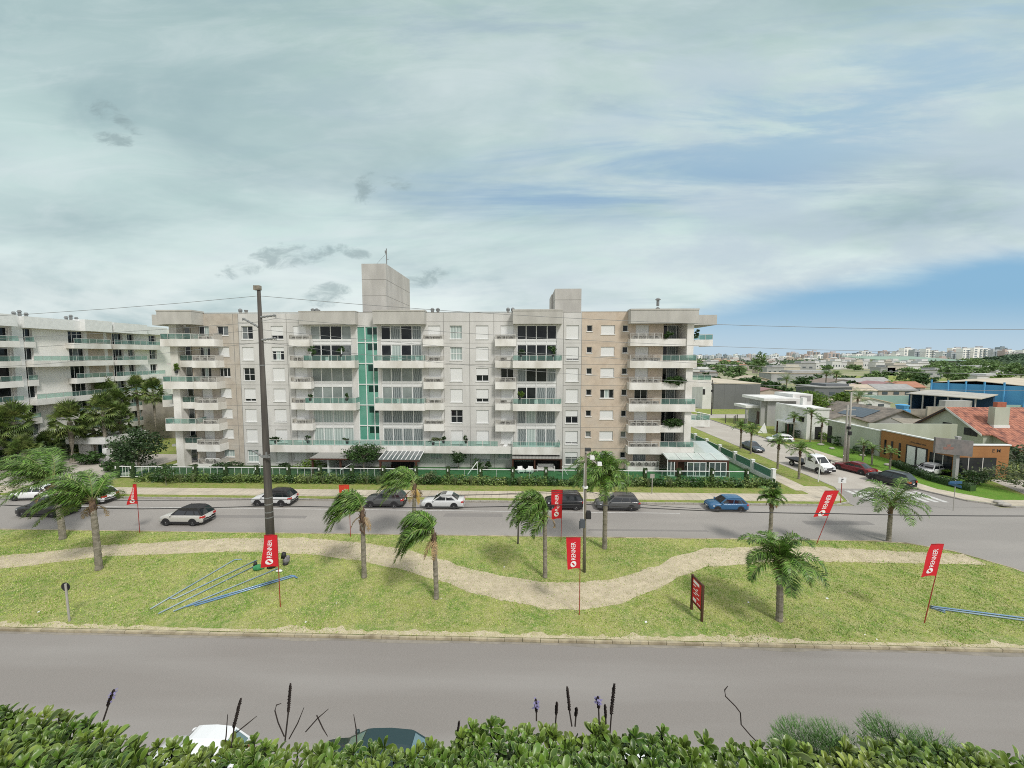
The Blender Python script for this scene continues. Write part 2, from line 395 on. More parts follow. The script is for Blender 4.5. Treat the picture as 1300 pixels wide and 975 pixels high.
S = 1 / .1
def c(r, g, b, k=1.0): return (r * S * k * 1.10, g * S * k * 1.07, b * S * k * 1.115)
# overcast: bright band low, greener grey above, brightest overhead
n_st = wn(cae.outputs[0], 2.0, 9, .62, (.55, 3.6, 1, -.16), .6)
n_fine = wn(cae.outputs[0], 5.0, 9, .66, (.6, 2.4, 1, -.12), .8)
col = cmix(mr(Z, .02, .34), c(.70, .82, .775), c(.52, .69, .645))
col = cmix(mr(Z, .33, .64), col, c(.375, .525, .485))
col = cmix(mth('MULTIPLY', mr(n_mid, .36, .66), .6), col, c(.60, .70, .70))
col = cmix(mth('MULTIPLY', mr(n_big, .46, .68), .7), col, c(.335, .475, .475))
n_soft = wn(cae.outputs[0], 1.3, 6, .55, (.7, 2.2, 1, -.25), .5)
col = cmix(mth('MULTIPLY', mr(n_fine, .40, .70), .20), col, c(.74, .82, .80))
col = cmix(mth('MULTIPLY', mr(n_soft, .44, .64), .75), col, c(.30, .435, .445))
col = cmix(mth('MULTIPLY', mth('MULTIPLY', mr(n_st, .48, .68), mr(a_, -1.2, .2)), .65), col, c(.315, .43, .50))
# paler bright bank low in the middle
bank = mth('MULTIPLY', mr(e_, .34, .06), mr(n_ae, .32, .6))
col = cmix(mth('MULTIPLY', bank, .65), col, c(.80, .88, .83))
# mauve-grey right half with broken blue streaks
right = mth('MULTIPLY', mr(a_, -.35, .5), mr(e_, .95, .62))
col = cmix(mth('MULTIPLY', mth('MULTIPLY', right, mr(n_ae, .36, .62)), .7), col, c(.45, .565, .615))
def ell(ca, ce, ra, re, rot=0.0):
    da = mth('SUBTRACT', a_, ca); de = mth('SUBTRACT', mth('SUBTRACT', e_, ce), mth('MULTIPLY', da, rot))
    q = mth('ADD', mth('POWER', mth('DIVIDE', da, ra), 2), mth('POWER', mth('DIVIDE', de, re), 2))
    return mr(q, 1.0, 0.0)
def A(px): return (px - 664) / 490
def E(py): return (452 - py) / 490
st = ell(A(770), E(240), .70, .13, .02)
st2 = ell(A(960), E(180), .75, .16, .12)
col = cmix(mth('MULTIPLY', st, mr(n_st, .34, .64, 0, .85)), col, c(.24, .40, .55))
col = cmix(mth('MULTIPLY', st2, mr(n_st, .38, .66, 0, .7)), col, c(.32, .485, .585))
st3 = ell(A(1150), E(110), .7, .22, .25)
col = cmix(mth('MULTIPLY', st3, mr(n_st, .44, .64, 0, .6)), col, c(.34, .52, .62))
# clear sky under the edge of the cloud sheet at the right
edge = mth('SUBTRACT', mth('ADD', mth('MULTIPLY', a_, .172), .047), e_)
edge = mth('ADD', edge, mth('ADD', mth('MULTIPLY', mth('SUBTRACT', n_ae, .5), .05), mth('MULTIPLY', mth('SUBTRACT', n_fine, .5), .04)))
clear = mth('MULTIPLY', mr(edge, -.03, .04), mr(a_, -.12, .16))
skyblue = N.new('ShaderNodeMix'); skyblue.data_type = 'RGBA'; skyblue.inputs[0].default_value = .9
L.new(sky.outputs[0], skyblue.inputs[6])
bl = cmix(mr(e_, .0, .16), c(.47, .63, .715), c(.235, .455, .625)); L.new(bl, skyblue.inputs[7])
col = cmix(mth('MULTIPLY', clear, front), col, skyblue.outputs[2])
# dark scraps of low cloud
puffs = None
for (px, py, ra, re, rot) in ((140, 145, .06, .022, -.3), (165, 160, .05, .018, -.6), (150, 182, .055, .018, -.1), (470, 245, .04, .032, .2), (505, 238, .05, .016, -.3), (375, 325, .12, .028, .05), (303, 343, .065, .018, .15),
                        (448, 321, .05, .014, -.2), (412, 375, .07, .028, .1), (535, 357, .08, .024, .25)):
    q = ell(A(px), E(py), ra * 1.35, re * 1.6, rot); puffs = q if puffs is None else mth('MAXIMUM', puffs, q)
pf = mth('MULTIPLY', mth('MULTIPLY', mr(mth('ADD', puffs, mth('MULTIPLY', mth('SUBTRACT', n_puff, .5), 4.2)), .40, 1.5), mr(puffs, .04, .45)), front)
col = cmix(mth('MULTIPLY', pf, .60), col, c(.235, .325, .33))
# overhead part of the overcast, out of view, raised to light the scene more
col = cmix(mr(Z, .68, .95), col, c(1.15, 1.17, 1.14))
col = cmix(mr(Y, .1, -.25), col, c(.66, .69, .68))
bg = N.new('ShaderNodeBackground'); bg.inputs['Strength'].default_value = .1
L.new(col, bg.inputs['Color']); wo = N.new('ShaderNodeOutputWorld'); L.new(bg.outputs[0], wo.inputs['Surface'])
sl = bpy.data.lights.new("sun", 'SUN'); sl.energy = 2.6; sl.angle = R(11); sl.color = (1.0, .965, .90)
so = bpy.data.objects.new("sun", sl); COL.objects.link(so)
h = Vector((SUN_AZ[0], SUN_AZ[1], 0)).normalized() * math.cos(SUN_EL)
so.rotation_euler = (-(h + Vector((0, 0, math.sin(SUN_EL))))).to_track_quat('-Z', 'Y').to_euler()
so.location = (20, -40, 60)

# ------------------------------------------------------------------ ground
def sheet(name, pts, z, mat):
    return structure(MB().face([(p[0], p[1], z) for p in pts]), name, mat)
def rect(x0, x1, y0, y1): return [(x0, y0), (x1, y0), (x1, y1), (x0, y1)]
sheet('ground', rect(-6000, 9000, -400, 12000), -.02, 'country')
sheet('near_road', rect(-220, 220, 5, 20.5), 0.0, 'asphalt')
sheet('near_road', rect(33, 220, 20.5, 33.12), 0.0, 'asphalt_far')
sheet('near_pavement', rect(-220, 220, -3, 5), .03, 'sidewalk')
sheet('far_road', rect(-220, 220, 33.12, 41.25), .0, 'asphalt_far')
sheet('side_street', rect(38, 47, 46.8, 420), .008, 'street')
sheet('street_mouth', rect(35.5, 50.5, 41.25, 46.8), .006, 'asphalt_far')
sheet('cross_street', rect(47, 160, 100, 107), .008, 'street')
# median island with a rounded nose
nose = [(30.0, 33.1), (32.8, 32.7), (35.2, 31.4), (36.8, 29.0), (37.2, 26.5), (36.4, 23.6), (34.6, 21.6), (32.0, 20.62)]
med = [(-220, 33.1)] + nose + [(-220, 20.62)]
med_in = [(-219.9, 32.98)] + [(x - .1 if x > 30 else x, 26.8 + (y - 26.8) * .98) for x, y in nose] + [(-219.9, 20.76)]
mm = MB()
NX = 240
structure(MB().prism(list(reversed(med_in)), -.01, .12), 'median_lawn', 'lawn')
kb = MB()
ring = med + [med[0]]
# kerb stones laid one after another along the edge
def kerb_run(p, q, mb, wd=.14, ln=1.0, h=.14):
    p, q = Vector(p), Vector(q); d = (q - p); n = max(1, int(d.length / ln)); d.normalize(); nn = Vector((-d.y, d.x)) * wd
    for i in range(n):
        a = p + (q - p) * (i / n) + d * .012; b = p + (q - p) * ((i + 1) / n) - d * .012; j = rnd.uniform(-.012, .012); hh = h + rnd.uniform(-.012, .012)
        mb.prism([(a.x - nn.x * .5 , a.y - nn.y * .5 + j), (b.x - nn.x * .5, b.y - nn.y * .5 + j), (b.x + nn.x * .5, b.y + nn.y * .5 + j), (a.x + nn.x * .5, a.y + nn.y * .5 + j)], -.01, hh)
kerb_run((-80, 20.62), (32, 20.62), kb); 
for i in range(len(nose) - 1): kerb_run(nose[i + 1], nose[i], kb, ln=.9)
kerb_run((30, 33.06), (-90, 33.06), kb)
structure(kb, 'median_kerb', 'kerb')
# sandy wear along the near kerb and the trodden path
def strip(name, lo, hi, z, mat):
    mb = MB()
    for i in range(len(lo) - 1):
        mb.face([(*lo[i], z), (*lo[i + 1], z), (*hi[i + 1], z), (*hi[i], z)])
    structure(mb, name, mat)
def interp(pts, x):
    for (x0, y0), (x1, y1) in zip(pts, pts[1:]):
        if x0 <= x <= x1:
            t = (x - x0) / (x1 - x0); t = t * t * (3 - 2 * t) * .5 + t * .5; return y0 + (y1 - y0) * t
    return pts[-1][1]
PT = [(-90, 25.5), (-41.2, 28.6), (-34.3, 30.6), (-25, 32.0), (-19, 32.2), (-14.4, 31.6), (-10, 30.6), (-6.4, 29.0), (-3.5, 27.5), (-.8, 26.7), (1.5, 26.15), (4, 26.2), (6.5, 26.7), (9.8, 28.3), (12.5, 30.2), (15.4, 31.4), (22.3, 31.95), (35.6, 31.0)]
PB = [(-90, 23.8), (-39.4, 26.7), (-32.3, 28.8), (-23.2, 29.7), (-17.5, 29.5), (-13.2, 28.7), (-9.5, 27.6), (-5.8, 26.1), (-3, 24.6), (-.7, 23.9), (1.5, 23.25), (3.5, 23.2), (6, 23.8), (8.9, 25.4), (11.5, 27.2), (14, 28.5), (20.6, 29.5), (36.4, 29.4)]
def edge_noise(x, s): return .16 * noise.noise(Vector((x * .9, s, 0))) + .10 * noise.noise(Vector((x * 3.1, s, 3)))
lo, hi = [], []
x = -88.0
while x < 35.6:
    lo.append((x, interp(PB, x) + edge_noise(x, 1))); hi.append((x, interp(PT, x) + edge_noise(x, 7))); x += .2
strip('median_path', lo, hi, .126, 'path')
lo, hi = [], []
x = -88.0
while x < 31.5:
    lo.append((x, 20.74)); hi.append((x, 20.95 + max(0, .55 * noise.noise(Vector((x * .13, 2, 0))) + .35 * noise.noise(Vector((x * .7, 5, 0))) + .25 * noise.noise(Vector((x * 2.3, 9, 0))) + .1))); x += .12
strip('sandy_kerb_edge', lo, hi, .127, 'sand')
# short grass blades over the island (denser on the lawn, thin on the sand)
rg = random.Random(9); mb = MB()
def in_path(x, y): return interp(PB, x) + edge_noise(x, 1) < y < interp(PT, x) + edge_noise(x, 7)
k = 0
while k < 150000:
    x = -46 + 84 * rg.random(); y = 20.75 + 12.2 * rg.random()
    if x > 31 and (x - 31) ** 2 / 36 + (y - 26.8) ** 2 / 36 > 1: k += 1; continue
    pth = in_path(x, y); k += 1
    if pth:
        de = min(y - interp(PB, x) - edge_noise(x, 1), interp(PT, x) + edge_noise(x, 7) - y)
        if rg.random() > .12 + .8 * math.exp(-de / .22): continue
    n1 = noise.noise(Vector((x * .45, y * .45, 0))); n2 = noise.noise(Vector((x * 1.7, y * 1.7, 5)))
    if y < 21.6 and rg.random() < .6 - n1: continue
    dry = rg.random() < .24 + .50 * n2 + .25 * n1
    hgt = rg.uniform(.025, .06) * (1.25 + .8 * n1); a = rg.uniform(0, 6.28); wv = (.018 + .014 * rg.random()); ln_ = rg.uniform(-.05, .05)
    ca, sa = math.cos(a) * wv, math.sin(a) * wv
    mb.face([(x - ca, y - sa, .121), (x + ca, y + sa, .121), (x + ln_, y + rg.uniform(-.05, .05), .121 + hgt)], 1 if dry else (2 if n1 + rg.uniform(-.3, .3) > .1 else 0))
for nm, c1, c2 in (('blade', (.35, .44, .10), (.46, .52, .15)), ('blade_dry', (.46, .455, .205), (.55, .53, .28)), ('blade_rich', (.18, .33, .045), (.26, .41, .065))): M[nm] = pm('grass_' + nm, c1, c2, .8, .9, spec=.1, island=.25)
mb.thing('grass', ['blade', 'blade_dry', 'blade_rich'], 'short mown grass blades over the median lawn', 'grass', (0, 26, .12), kind='stuff')
# far side of the road
kb = MB(); kerb_run((33.5, 41.3), (-95, 41.3), kb, h=.15); kerb_run((33.5, 41.3), (35.6, 42.2), kb, .14, .8, .15); kerb_run((35.6, 42.2), (37.9, 47), kb, .14, .8, .15); kerb_run((37.93, 47), (37.93, 130), kb, .14, 1, .15)
kerb_run((52, 41.3), (140, 41.3), kb, h=.15); kerb_run((49, 43), (52, 41.3), kb, .14, .8, .15); kerb_run((47.1, 47), (49, 43), kb, .14, .8, .15); kerb_run((47.07, 99), (47.07, 47), kb, .14, 1, .15)
structure(kb, 'far_kerb', 'kerb_grey')
far_land = [(-150, 41.35), (33.5, 41.35), (35.5, 42.25), (37.86, 47), (37.86, 300), (-150, 300)]
structure(MB().prism(far_land, -.01, .12), 'verge_lawn', 'lawn_dry')
right_land = [(52, 41.35), (160, 41.35), (160, 99.5), (47.15, 99.5), (47.15, 47), (49.05, 43.05)]
structure(MB().prism(right_land, -.01, .12), 'plot_lawn', 'lawn_dry')
sheet('corner_lawn', [(49.5, 43.2), (57, 43.2), (58, 51), (56.4, 62), (56.3, 72), (49.6, 72)], .1235, 'lawn_bright')
sheet('pavement', rect(-95, 33, 42.15, 44.4), .125, 'sidewalk')
sheet('pavement', [(33, 42.15), (35.3, 42.5), (36.9, 45.6), (33, 45.6)], .126, 'sidewalk')
sheet('side_pavement', rect(32.3, 34.4, 45.6, 130), .125, 'sidewalk')
sheet('side_pavement', rect(34.4, 36.9, 45.6, 47.2), .127, 'sidewalk')
sheet('corner_pavement', [(52, 41.5), (110, 41.5), (110, 43.2), (52.3, 43.2), (49.6, 46.6), (49.6, 70), (47.25, 70), (47.25, 47), (49.1, 43.3)], .125, 'sidewalk')
sheet('forecourt', [(57, 43.2), (110, 43.2), (110, 50.5), (60, 50.5)], .124, 'street')
M['patch'] = pm('asphalt_patch', (.25, .235, .222), (.205, .195, .185), 60, .92, bump=.25, bscale=150, detail=8)
def blotch(cx, cy, rx, ry, z):
    return MB().face([(cx + rx * math.cos(a) * (1 + .12 * math.sin(3 * a + cx)), cy + ry * math.sin(a) * (1 + .12 * math.cos(2 * a + cx)), z) for a in [2 * math.pi * i / 28 for i in range(28)]])
for i, (x0, y0, x1, y1) in enumerate(((-33, 36.4, -21.5, 37.1), (6, 34.6, 17, 35.0), (-8, 37.3, -2, 38.2), (27, 36.5, 33.5, 37.4))): sheet('road_repair', [(x0, y0), (x1, y0 + .08), (x1 - .1, y1), (x0 + .15, y1 - .05)], .0025, 'patch')
M['gutter'] = pm('gutter_dirt', (.235, .215, .18), (.30, .275, .235), 2.5, .95, c3=(.19, .175, .15), scale3=.8)
for nm, x0, x1, ya, sg_ in (('near_gutter', -90, 33, 20.53, -1), ('far_gutter', -95, 33.4, 41.20, -1), ('median_gutter', -90, 29, 33.16, 1)):
    lo, hi = [], []
    x = x0
    while x < x1: lo.append((x, ya)); hi.append((x, ya + sg_ * (.16 + .22 * max(0, noise.noise(Vector((x * .35, ya, 0)))) + .06 * noise.noise(Vector((x * 2, ya, 4)))))); x += .4
    strip(nm, lo, hi, .0035, 'gutter')
sheet('lane_line', rect(-200, 16, 38.72, 38.84), .004, 'road_line')
mb = MB()
for i in range(9):
    xx = 38.3 + i * .98
    mb.face([(xx, 42.6, .012), (xx + .55, 42.6, .012), (xx + .55, 46.1, .012), (xx, 46.1, .012)])
structure(mb, 'crosswalk', 'road_line')
sheet('garden_turf', rect(-17, 31.2, 48.1, 54.4), .13, 'turf_fake')
sheet('garden_turf', rect(-52, -17, 48.1, 54.4), .13, 'turf_dark')
sheet('garden_turf', rect(25.5, 31.2, 54.4, 75), .13, 'turf_fake')

# ------------------------------------------------------------------ facade helpers
class Fac:
    """facade frame: u along the wall, z up, d outward"""
    def __init__(s, o, U):
        s.o = Vector(o); s.U = Vector(U); s.N = s.U.cross(Vector((0, 0, 1)))
    def p(s, u, z, d): return s.o + s.U * u + s.N * d + Vector((0, 0, z))
    def box(s, mb, u0, u1, z0, z1, d0, d1, m=0):
        a = s.p(u0, z0, d0); b = s.p(u1, z1, d1); return mb.box(a.x, b.x, a.y, b.y, a.z, b.z, m)
    def quad(s, mb, u0, u1, z0, z1, d, m=0):
        return mb.face([s.p(u0, z0, d), s.p(u1, z0, d), s.p(u1, z1, d), s.p(u0, z1, d)], m)
    def wall(s, mb, u0, u1, z0, z1, holes, rev=.26, d=0.0, m=0):
        hs = [(max(h[0], u0), min(h[1], u1), max(h[2], z0), min(h[3], z1)) for h in holes if h[1] > u0 and h[0] < u1 and h[3] > z0 and h[2] < z1]
        us = sorted({u0, u1, *[h[0] for h in hs], *[h[1] for h in hs]}); 
        for a, b in zip(us, us[1:]):
            if b - a < 1e-5: continue
            mid = (a + b) / 2; cuts = sorted([(h[2], h[3]) for h in hs if h[0] <= mid <= h[1]])
            z = z0
            for c0, c1 in cuts:
                if c0 > z: s.quad(mb, a, b, z, c0, d, m)
                z = max(z, c1)
            if z < z1: s.quad(mb, a, b, z, z1, d, m)
        for a, b, c0, c1 in hs:
            P4 = lambda u, z, q: s.p(u, z, d - q)
            mb.face([P4(a, c0, 0), P4(b, c0, 0), P4(b, c0, rev), P4(a, c0, rev)], m)
            mb.face([P4(a, c1, rev), P4(b, c1, rev), P4(b, c1, 0), P4(a, c1, 0)], m)
            mb.face([P4(a, c0, rev), P4(a, c1, rev), P4(a, c1, 0), P4(a, c0, 0)], m)
            mb.face([P4(b, c0, 0), P4(b, c1, 0), P4(b, c1, rev), P4(b, c0, rev)], m)
    def window(s, parent, u0, u1, z0, z1, nx=2, nz=1, shut=0.0, pane='pane', fw=.065, d=-.15, frame='white', zs=None, sill=True, sh='shutter', bars=None):
        g = .004; u0 += g; u1 -= g; z0 += g; z1 -= g
        mb = MB()
        for (a, b, c0, c1) in ((u0, u1, z0, z0 + fw), (u0, u1, z1 - fw, z1), (u0, u0 + fw, z0 + fw, z1 - fw), (u1 - fw, u1, z0 + fw, z1 - fw)): s.box(mb, a, b, c0, c1, d - .08, d)
        xs = bars or [u0 + (u1 - u0) * i / nx for i in range(1, nx)]
        for x in xs: s.box(mb, x - fw * .5, x + fw * .5, z0 + fw, z1 - fw, d - .07, d - .005)
        for z in (zs or [z0 + (z1 - z0) * i / nz for i in range(1, nz)]):
            zz = [u0 + fw] + xs + [u1 - fw]
            for i in range(len(zz) - 1): s.box(mb, zz[i] + (fw * .5 if i else 0), zz[i + 1] - (fw * .5 if i < len(xs) else 0), z - fw * .5, z + fw * .5, d - .065, d - .008)
        if sill: s.box(mb, u0 - .08, u1 + .08, z0 - .09, z0 - .006, .003 - .0, .07)
        f = mb.part('window', frame, parent)
        if shut < 1:
            q = MB()
            if isinstance(pane, str): s.quad(q, u0 + fw, u1 - fw, z0 + fw, z1 - fw, d - .05); q.part('pane', pane, f)
            else:
                e = [u0 + fw] + xs + [u1 - fw]
                for i in range(len(e) - 1): s.quad(q, e[i], e[i + 1], z0 + fw, z1 - fw, d - .05, i)
                q.part('pane', [pane[i % len(pane)] for i in range(len(e) - 1)], f)
        if shut > 0:
            q = MB(); zb = z1 - (z1 - z0) * shut
            s.box(q, u0 + .01, u1 - .01, zb, z1 - .01, d - .02, d + .05); s.box(q, u0 + .01, u1 - .01, zb - .04, zb, d - .01, d + .06)
            q.part('shutter', sh, f)
        return f
    def rail(s, parent, segs, z0, z1, d, kind, wall_d=None, ends=(True, True)):
        """railing along the front (and ends) of a ledge"""
        mb = MB(); u0, u1 = segs
        post = 'rail'
        fr = [(u0, u1)]
        s.box(mb, u0, u1, z1 - .05, z1, d - .05, d, 0)
        n = max(1, round((u1 - u0) / 1.15))
        for i in range(n + 1):
            u = u0 + (u1 - u0 - .04) * i / n; s.box(mb, u, u + .04, z0, z1 - .05, d - .045, d - .005, 0)
        if kind == 'metal':
            k = max(2, round((u1 - u0) / .16))
            s.box(mb, u0, u1, z0 + .07, z0 + .1, d - .04, d - .01, 0)
            for i in range(k): 
                u = u0 + (u1 - u0) * (i + .5) / k; s.box(mb, u - .008, u + .008, z0 + .1, z1 - .05, d - .035, d - .018, 0)
        s.quad(mb, u0 + .02, u1 - .02, z0 + .05, z1 - .05, d - .06 if kind == 'metal' else d - .025, 1)
        if wall_d is not None:
            for e, u in ((ends[0], u0 + .03), (ends[1], u1 - .03)):
                if not e: continue
                mb.face([s.p(u, z0 + .05, wall_d), s.p(u, z0 + .05, d - .06), s.p(u, z1 - .05, d - .06), s.p(u, z1 - .05, wall_d)], 1)
                s.box(mb, u - .025, u + .025, z1 - .05, z1 - .002, wall_d, d - .06, 0)
        return mb.part('glass_railing' if kind == 'glass' else 'metal_railing', ['rail', 'rail_glass' if kind == 'glass' else 'rail_grille'], parent)
    def balcony(s, parent, u0, u1, z0, z1, d, wall_d, segs=(), rh=.78, mat='slab', name='balcony'):
        mb = MB(); t = .14
        s.box(mb, u0, u1, z0, z1, d - t, d)                         # solid front
        s.box(mb, u0, u0 + t, z0, z1, wall_d, d - t); s.box(mb, u1 - t, u1, z0, z1, wall_d, d - t)
        s.box(mb, u0 + t, u1 - t, z0 + .12, z0 + .42, wall_d, d - t)
        o = mb.part(name, mat, parent)
        for i, (a, b, k) in enumerate(segs): s.rail(o, (a + .02, b - .02), z1 + .003, z1 + rh, d - .03, k, wall_d + .02, (a <= u0 + .01, b >= u1 - .01))
        return o

def fl(k): return 2.96 * k + .2
def head(k): return fl(k) + 2.28
# ------------------------------------------------------------------ main apartment block
YF = 54.0
BX0, BX1 = FX(200.5), FX(886)
bld = root('apartment_building', 'long seven-storey grey and beige apartment block with green glass stairwell and balconies', 'apartment building', ((BX0 + BX1) / 2, YF, 0))
F = Fac((0, YF, 0), (1, 0, 0))
xA = FX(243); xJ = FX(303); xK = FX(738.5); xR = FX(841.5); xRR = FX(881)
cols = dict(A=(275.5, 290), B=(306.5, 321), C=(344, 359.5), D=(571, 586.5), E=(604, 620), F=(719, 735))
bays = [(393.5, 446), (483, 535.5), (656, 707)]
acs = [(366, 392.5), (536.5, 562), (628.5, 655)]
hole = []; wins = []
st = {  # shutter state per floor 6..0 ; (shut fraction, nx, nz)
 'A': [(0, 2, 1), (1, 2, 1), (0, 3, 1), (1, 2, 1), (1, 2, 1), (1, 2, 1), (0, 2, 1)],
 'B': [(0, 2, 2), (1, 2, 2), (0, 2, 2), (.78, 2, 2), (1, 2, 2), (1, 2, 2), (0, 2, 2)],
 'C': [(.7, 2, 2), (.3, 3, 2), (1, 2, 2), (1, 2, 2), (.9, 2, 2), (1, 2, 2), (1, 2, 2)],
 'D': [(0, 2, 2), (0, 2, 2), (1, 2, 2), (1, 2, 2), (0, 2, 2), (1, 2, 2), None],
 'E': [(1, 2, 2), (1, 2, 2), (.52, 2, 2), (.7, 2, 2), (1, 2, 2), (1, 2, 2), None],
 'F': [(1, 2, 2), (.86, 2, 2), (1, 2, 2), (1, 2, 2), (.42, 2, 2), (.85, 2, 2), (.36, 2, 2)]}
pane_pick = {('D', 6): 'curtain_pale', ('D', 5): 'curtain_pale', ('F', 0): 'pane_mid', ('B', 0): 'curtain_pale', ('A', 0): 'curtain_pale', ('B', 6): ['pane_mid', 'pane'], ('A', 6): ['pane', 'pane_mid'], ('C', 5): ['pane', 'curtain_pale', 'pane']}
for cname, (p0, p1) in cols.items():
    u0, u1 = FX(p0), FX(p1)
    for i, k in enumerate((6, 5, 4, 3, 2, 1, 0)):
        sd = st[cname][i]
        if not sd: continue
        lo = fl(k) + (.98 if cname == 'A' else .42); hi = head(k) - (0 if k else .05)
        if cname == 'A' and k == 0: lo += .2
        h = (u0, u1, lo, hi); hole.append(h); wins.append((h, sd[1], sd[2], sd[0], pane_pick.get((cname, k), 'pane')))
for (p0, p1, q) in ((366.5, 383, 1), (391, 405, 1), (543, 559, 0), (599, 622, .7), (632, 648, 0)):   # ground floor
    u0, u1 = FX(p0), FX(p1); h = (u0, u1, fl(0) + (.75 if q else 1.15), 2.42); hole.append(h); wins.append((h, 3 if p0 == 632 else 2, 1, q, 'curtain_pale'))
for (p0, p1) in acs:
    for k in range(1, 7):
        u0, u1 = FX(p0 + (6 if p0 < 500 else 7)), FX(p1 - (4 if p0 < 500 else 3)); h = (u0, u1, fl(k) + .5, head(k)); hole.append(h)
        opn = (p0 == acs[2][0] and k == 4); part_ = (p0 == acs[1][0] and k == 2)
        wins.append((h, 2, 1, 0 if opn else (.86 if part_ else 1), 'pane'))
bh = []
for bi, (p0, p1) in enumerate(bays):
    u0, u1 = FX(p0), FX(p1)
    for k in (5, 3, 1):
        h = (u0, u1, fl(k) + .02, head(k + 1) + .05); hole.append(h); bh.append((bi, k, h))
gs = (FX(452.5), FX(479.5), 3.9, head(6) - .05); hole.append(gs)
# beige right: small windows and the middle column
for (p0, p1, sm) in ((745, 752, 1), (763, 780.5, 0), (790.5, 797.5, 1)):
    for k in range(0, 7):
        if k == 0 and p0 == 745: continue
        u0, u1 = FX(p0), FX(p1)
        h = (u0, u1, head(k) - .85, head(k)) if sm else (u0, u1, head(k) - 1.25, head(k)); hole.append(h)
        wins.append((h, 1 if sm else 3, 1, 0 if sm else (0 if k == 3 else 1), ['pane', 'curtain_pale', 'pane'] if (k == 3 and not sm) else ('pane_mid' if k == 1 else 'pane')))
# walls behind the metal-railed ledges at both ends
for k in range(0, 7):
    h = (FX(252), FX(265.5), fl(k) + .1 + (.35 if k else .5), head(k)); hole.append(h); wins.append((h, 3 if k in (5, 4) else 2, 1, {6: 0, 5: 0, 4: 0, 3: .9}.get(k, 1), ['pane', 'curtain_pale', 'pane']))
    h = (FX(807), FX(824), fl(k) + (.4 if k else .7), head(k)); hole.append(h); wins.append((h, 2 if k else 2, 1, {3: 0, 2: .72, 0: 0}.get(k, 1), 'curtain' if k == 0 else 'pane'))
mb = MB(); F.wall(mb, xJ, xK, 0, 22.0, hole); mb.part('wall', 'wall_grey', bld, label='pale grey rendered front wall')
mb = MB(); F.wall(mb, xA, xJ - .002, 0, 22.0, hole, d=.003); mb.part('wall', 'wall_beige_left', bld, label='beige rendered front wall at the left end')
mb = MB(); F.wall(mb, xK + .002, xR, 0, 22.05, hole, d=.003); mb.part('wall', 'wall_beige', bld, label='beige rendered front wall at the right end')
# body behind
mb = MB(); mb.box(BX0 + 2.2, BX1 - 1.2, YF + 2.2, YF + 17, 0, 21.0); mb.part('wall', 'wall_beige', bld, label='rear and side walls')
mb = MB(); mb.box(xA, xR, YF + .35, YF + 2.2, 20.9, 21.0); mb.part('roof', 'cornice', bld)
mb = MB(); mb.box(xA, xR, YF + .02, YF + .34, 21.9, 21.99); mb.part('parapet', 'cornice', bld)
mb = MB()
F.box(mb, xA - .1, xA + .02, 0, 21.9, -2.2, -.01); mb.part('wall', 'wall_beige', bld, label='left recess side wall'); mb = MB(); F.box(mb, xR - .02, xR + .1, 0, 21.9, -2.2, -.01)
mb.part('wall', 'wall_beige', bld, label='right recess side wall')
for k in range(0, 8):
    z = fl(k)
    for a, b in ((BX0 + 1.0, xA - .1), (xR + .1, xRR)): mb = MB(); F.box(mb, a, b, z - .3, z, -2.2, -.02); mb.part('floor_slab', 'slab', bld)
# joints
mb = MB()
for k in range(1, 7):
    z = fl(k) - .18
    for (a, b) in ((xA + .01, FX(365)), (FX(563), FX(626)), (FX(715), FX(800))):
        F.box(mb, a, b, z, z + .045, .001, .006)
for px in (303, 333.5, 364, 563, 596, 627, 715.5, 738.5, 296.5):
    F.box(mb, FX(px) - .03, FX(px) + .03, 0, 21.95, .004, .0075)
for z in (20.75,): F.box(mb, FX(303), FX(380), z, z + .04, .001, .006); F.box(mb, FX(540), FX(651), z, z + .04, .001, .006)
mb.part('expansion_joint', 'joint', bld)
for h, nx, nz, sh, pn in wins: F.window(bld, *h, nx=nx, nz=nz, shut=sh, pane=pn, zs=None)
# tall glazed bays
bp = {(0, 5): ['blind', 'pane', 'pane', 'blind'], (0, 3): ['blind'] * 4, (0, 1): ['curtain_pale'] * 4, (1, 5): ['pane', 'curtain', 'pane', 'curtain'], (1, 3): ['blind', 'curtain', 'blind', 'curtain'], (1, 1): ['curtain'] * 4,
      (2, 5): ['pane', 'pane', 'pane', 'pane'], (2, 3): ['curtain', 'pane', 'pane', 'curtain'], (2, 1): ['curtain', 'curtain_pale', 'curtain', 'curtain']}
for bi, k, h in bh:
    u0, u1, z0, z1 = h; wd = u1 - u0; zm = fl(k + 1)
    b = [u0 + wd * q for q in (.235, .49, .76)]
    F.window(bld, u0, u1, zm + .28, z1, pane=bp[(bi, k)], bars=b, fw=.12, sill=False, d=-.08)
    lower = {(0, 5): ['pane', 'pane', 'pane', 'pane_mid'], (1, 5): ['pane', 'curtain_pale', 'pane', 'curtain'], (2, 3): ['pane', 'pane', 'curtain', 'curtain']}.get((bi, k), bp[(bi, k)])
    F.window(bld, u0, u1, z0, zm - .32, pane=lower, bars=[u0 + wd * q for q in (.22, .27, .49, .73, .78)][0:5], fw=.09, sill=False, d=-.08) if False else F.window(bld, u0, u1, z0, zm - .32, pane=lower, bars=[u0 + wd * q for q in (.25, .49, .74)], fw=.13, sill=False, d=-.08)
    mb = MB(); F.box(mb, u0 + .004, u1 - .004, zm - .315, zm - .20, -.2, -.06); F.box(mb, u0 + .004, u1 - .004, zm + .16, zm + .275, -.2, -.06)
    F.box(mb, u0 + .004, u1 - .004, zm - .195, zm + .155, -.2, -.12, 1)
    for q in b: F.box(mb, q - .04, q + .04, zm - .19, zm + .15, -.118, -.07)
    mb.part('spandrel', ['white', 'shutter'], bld)
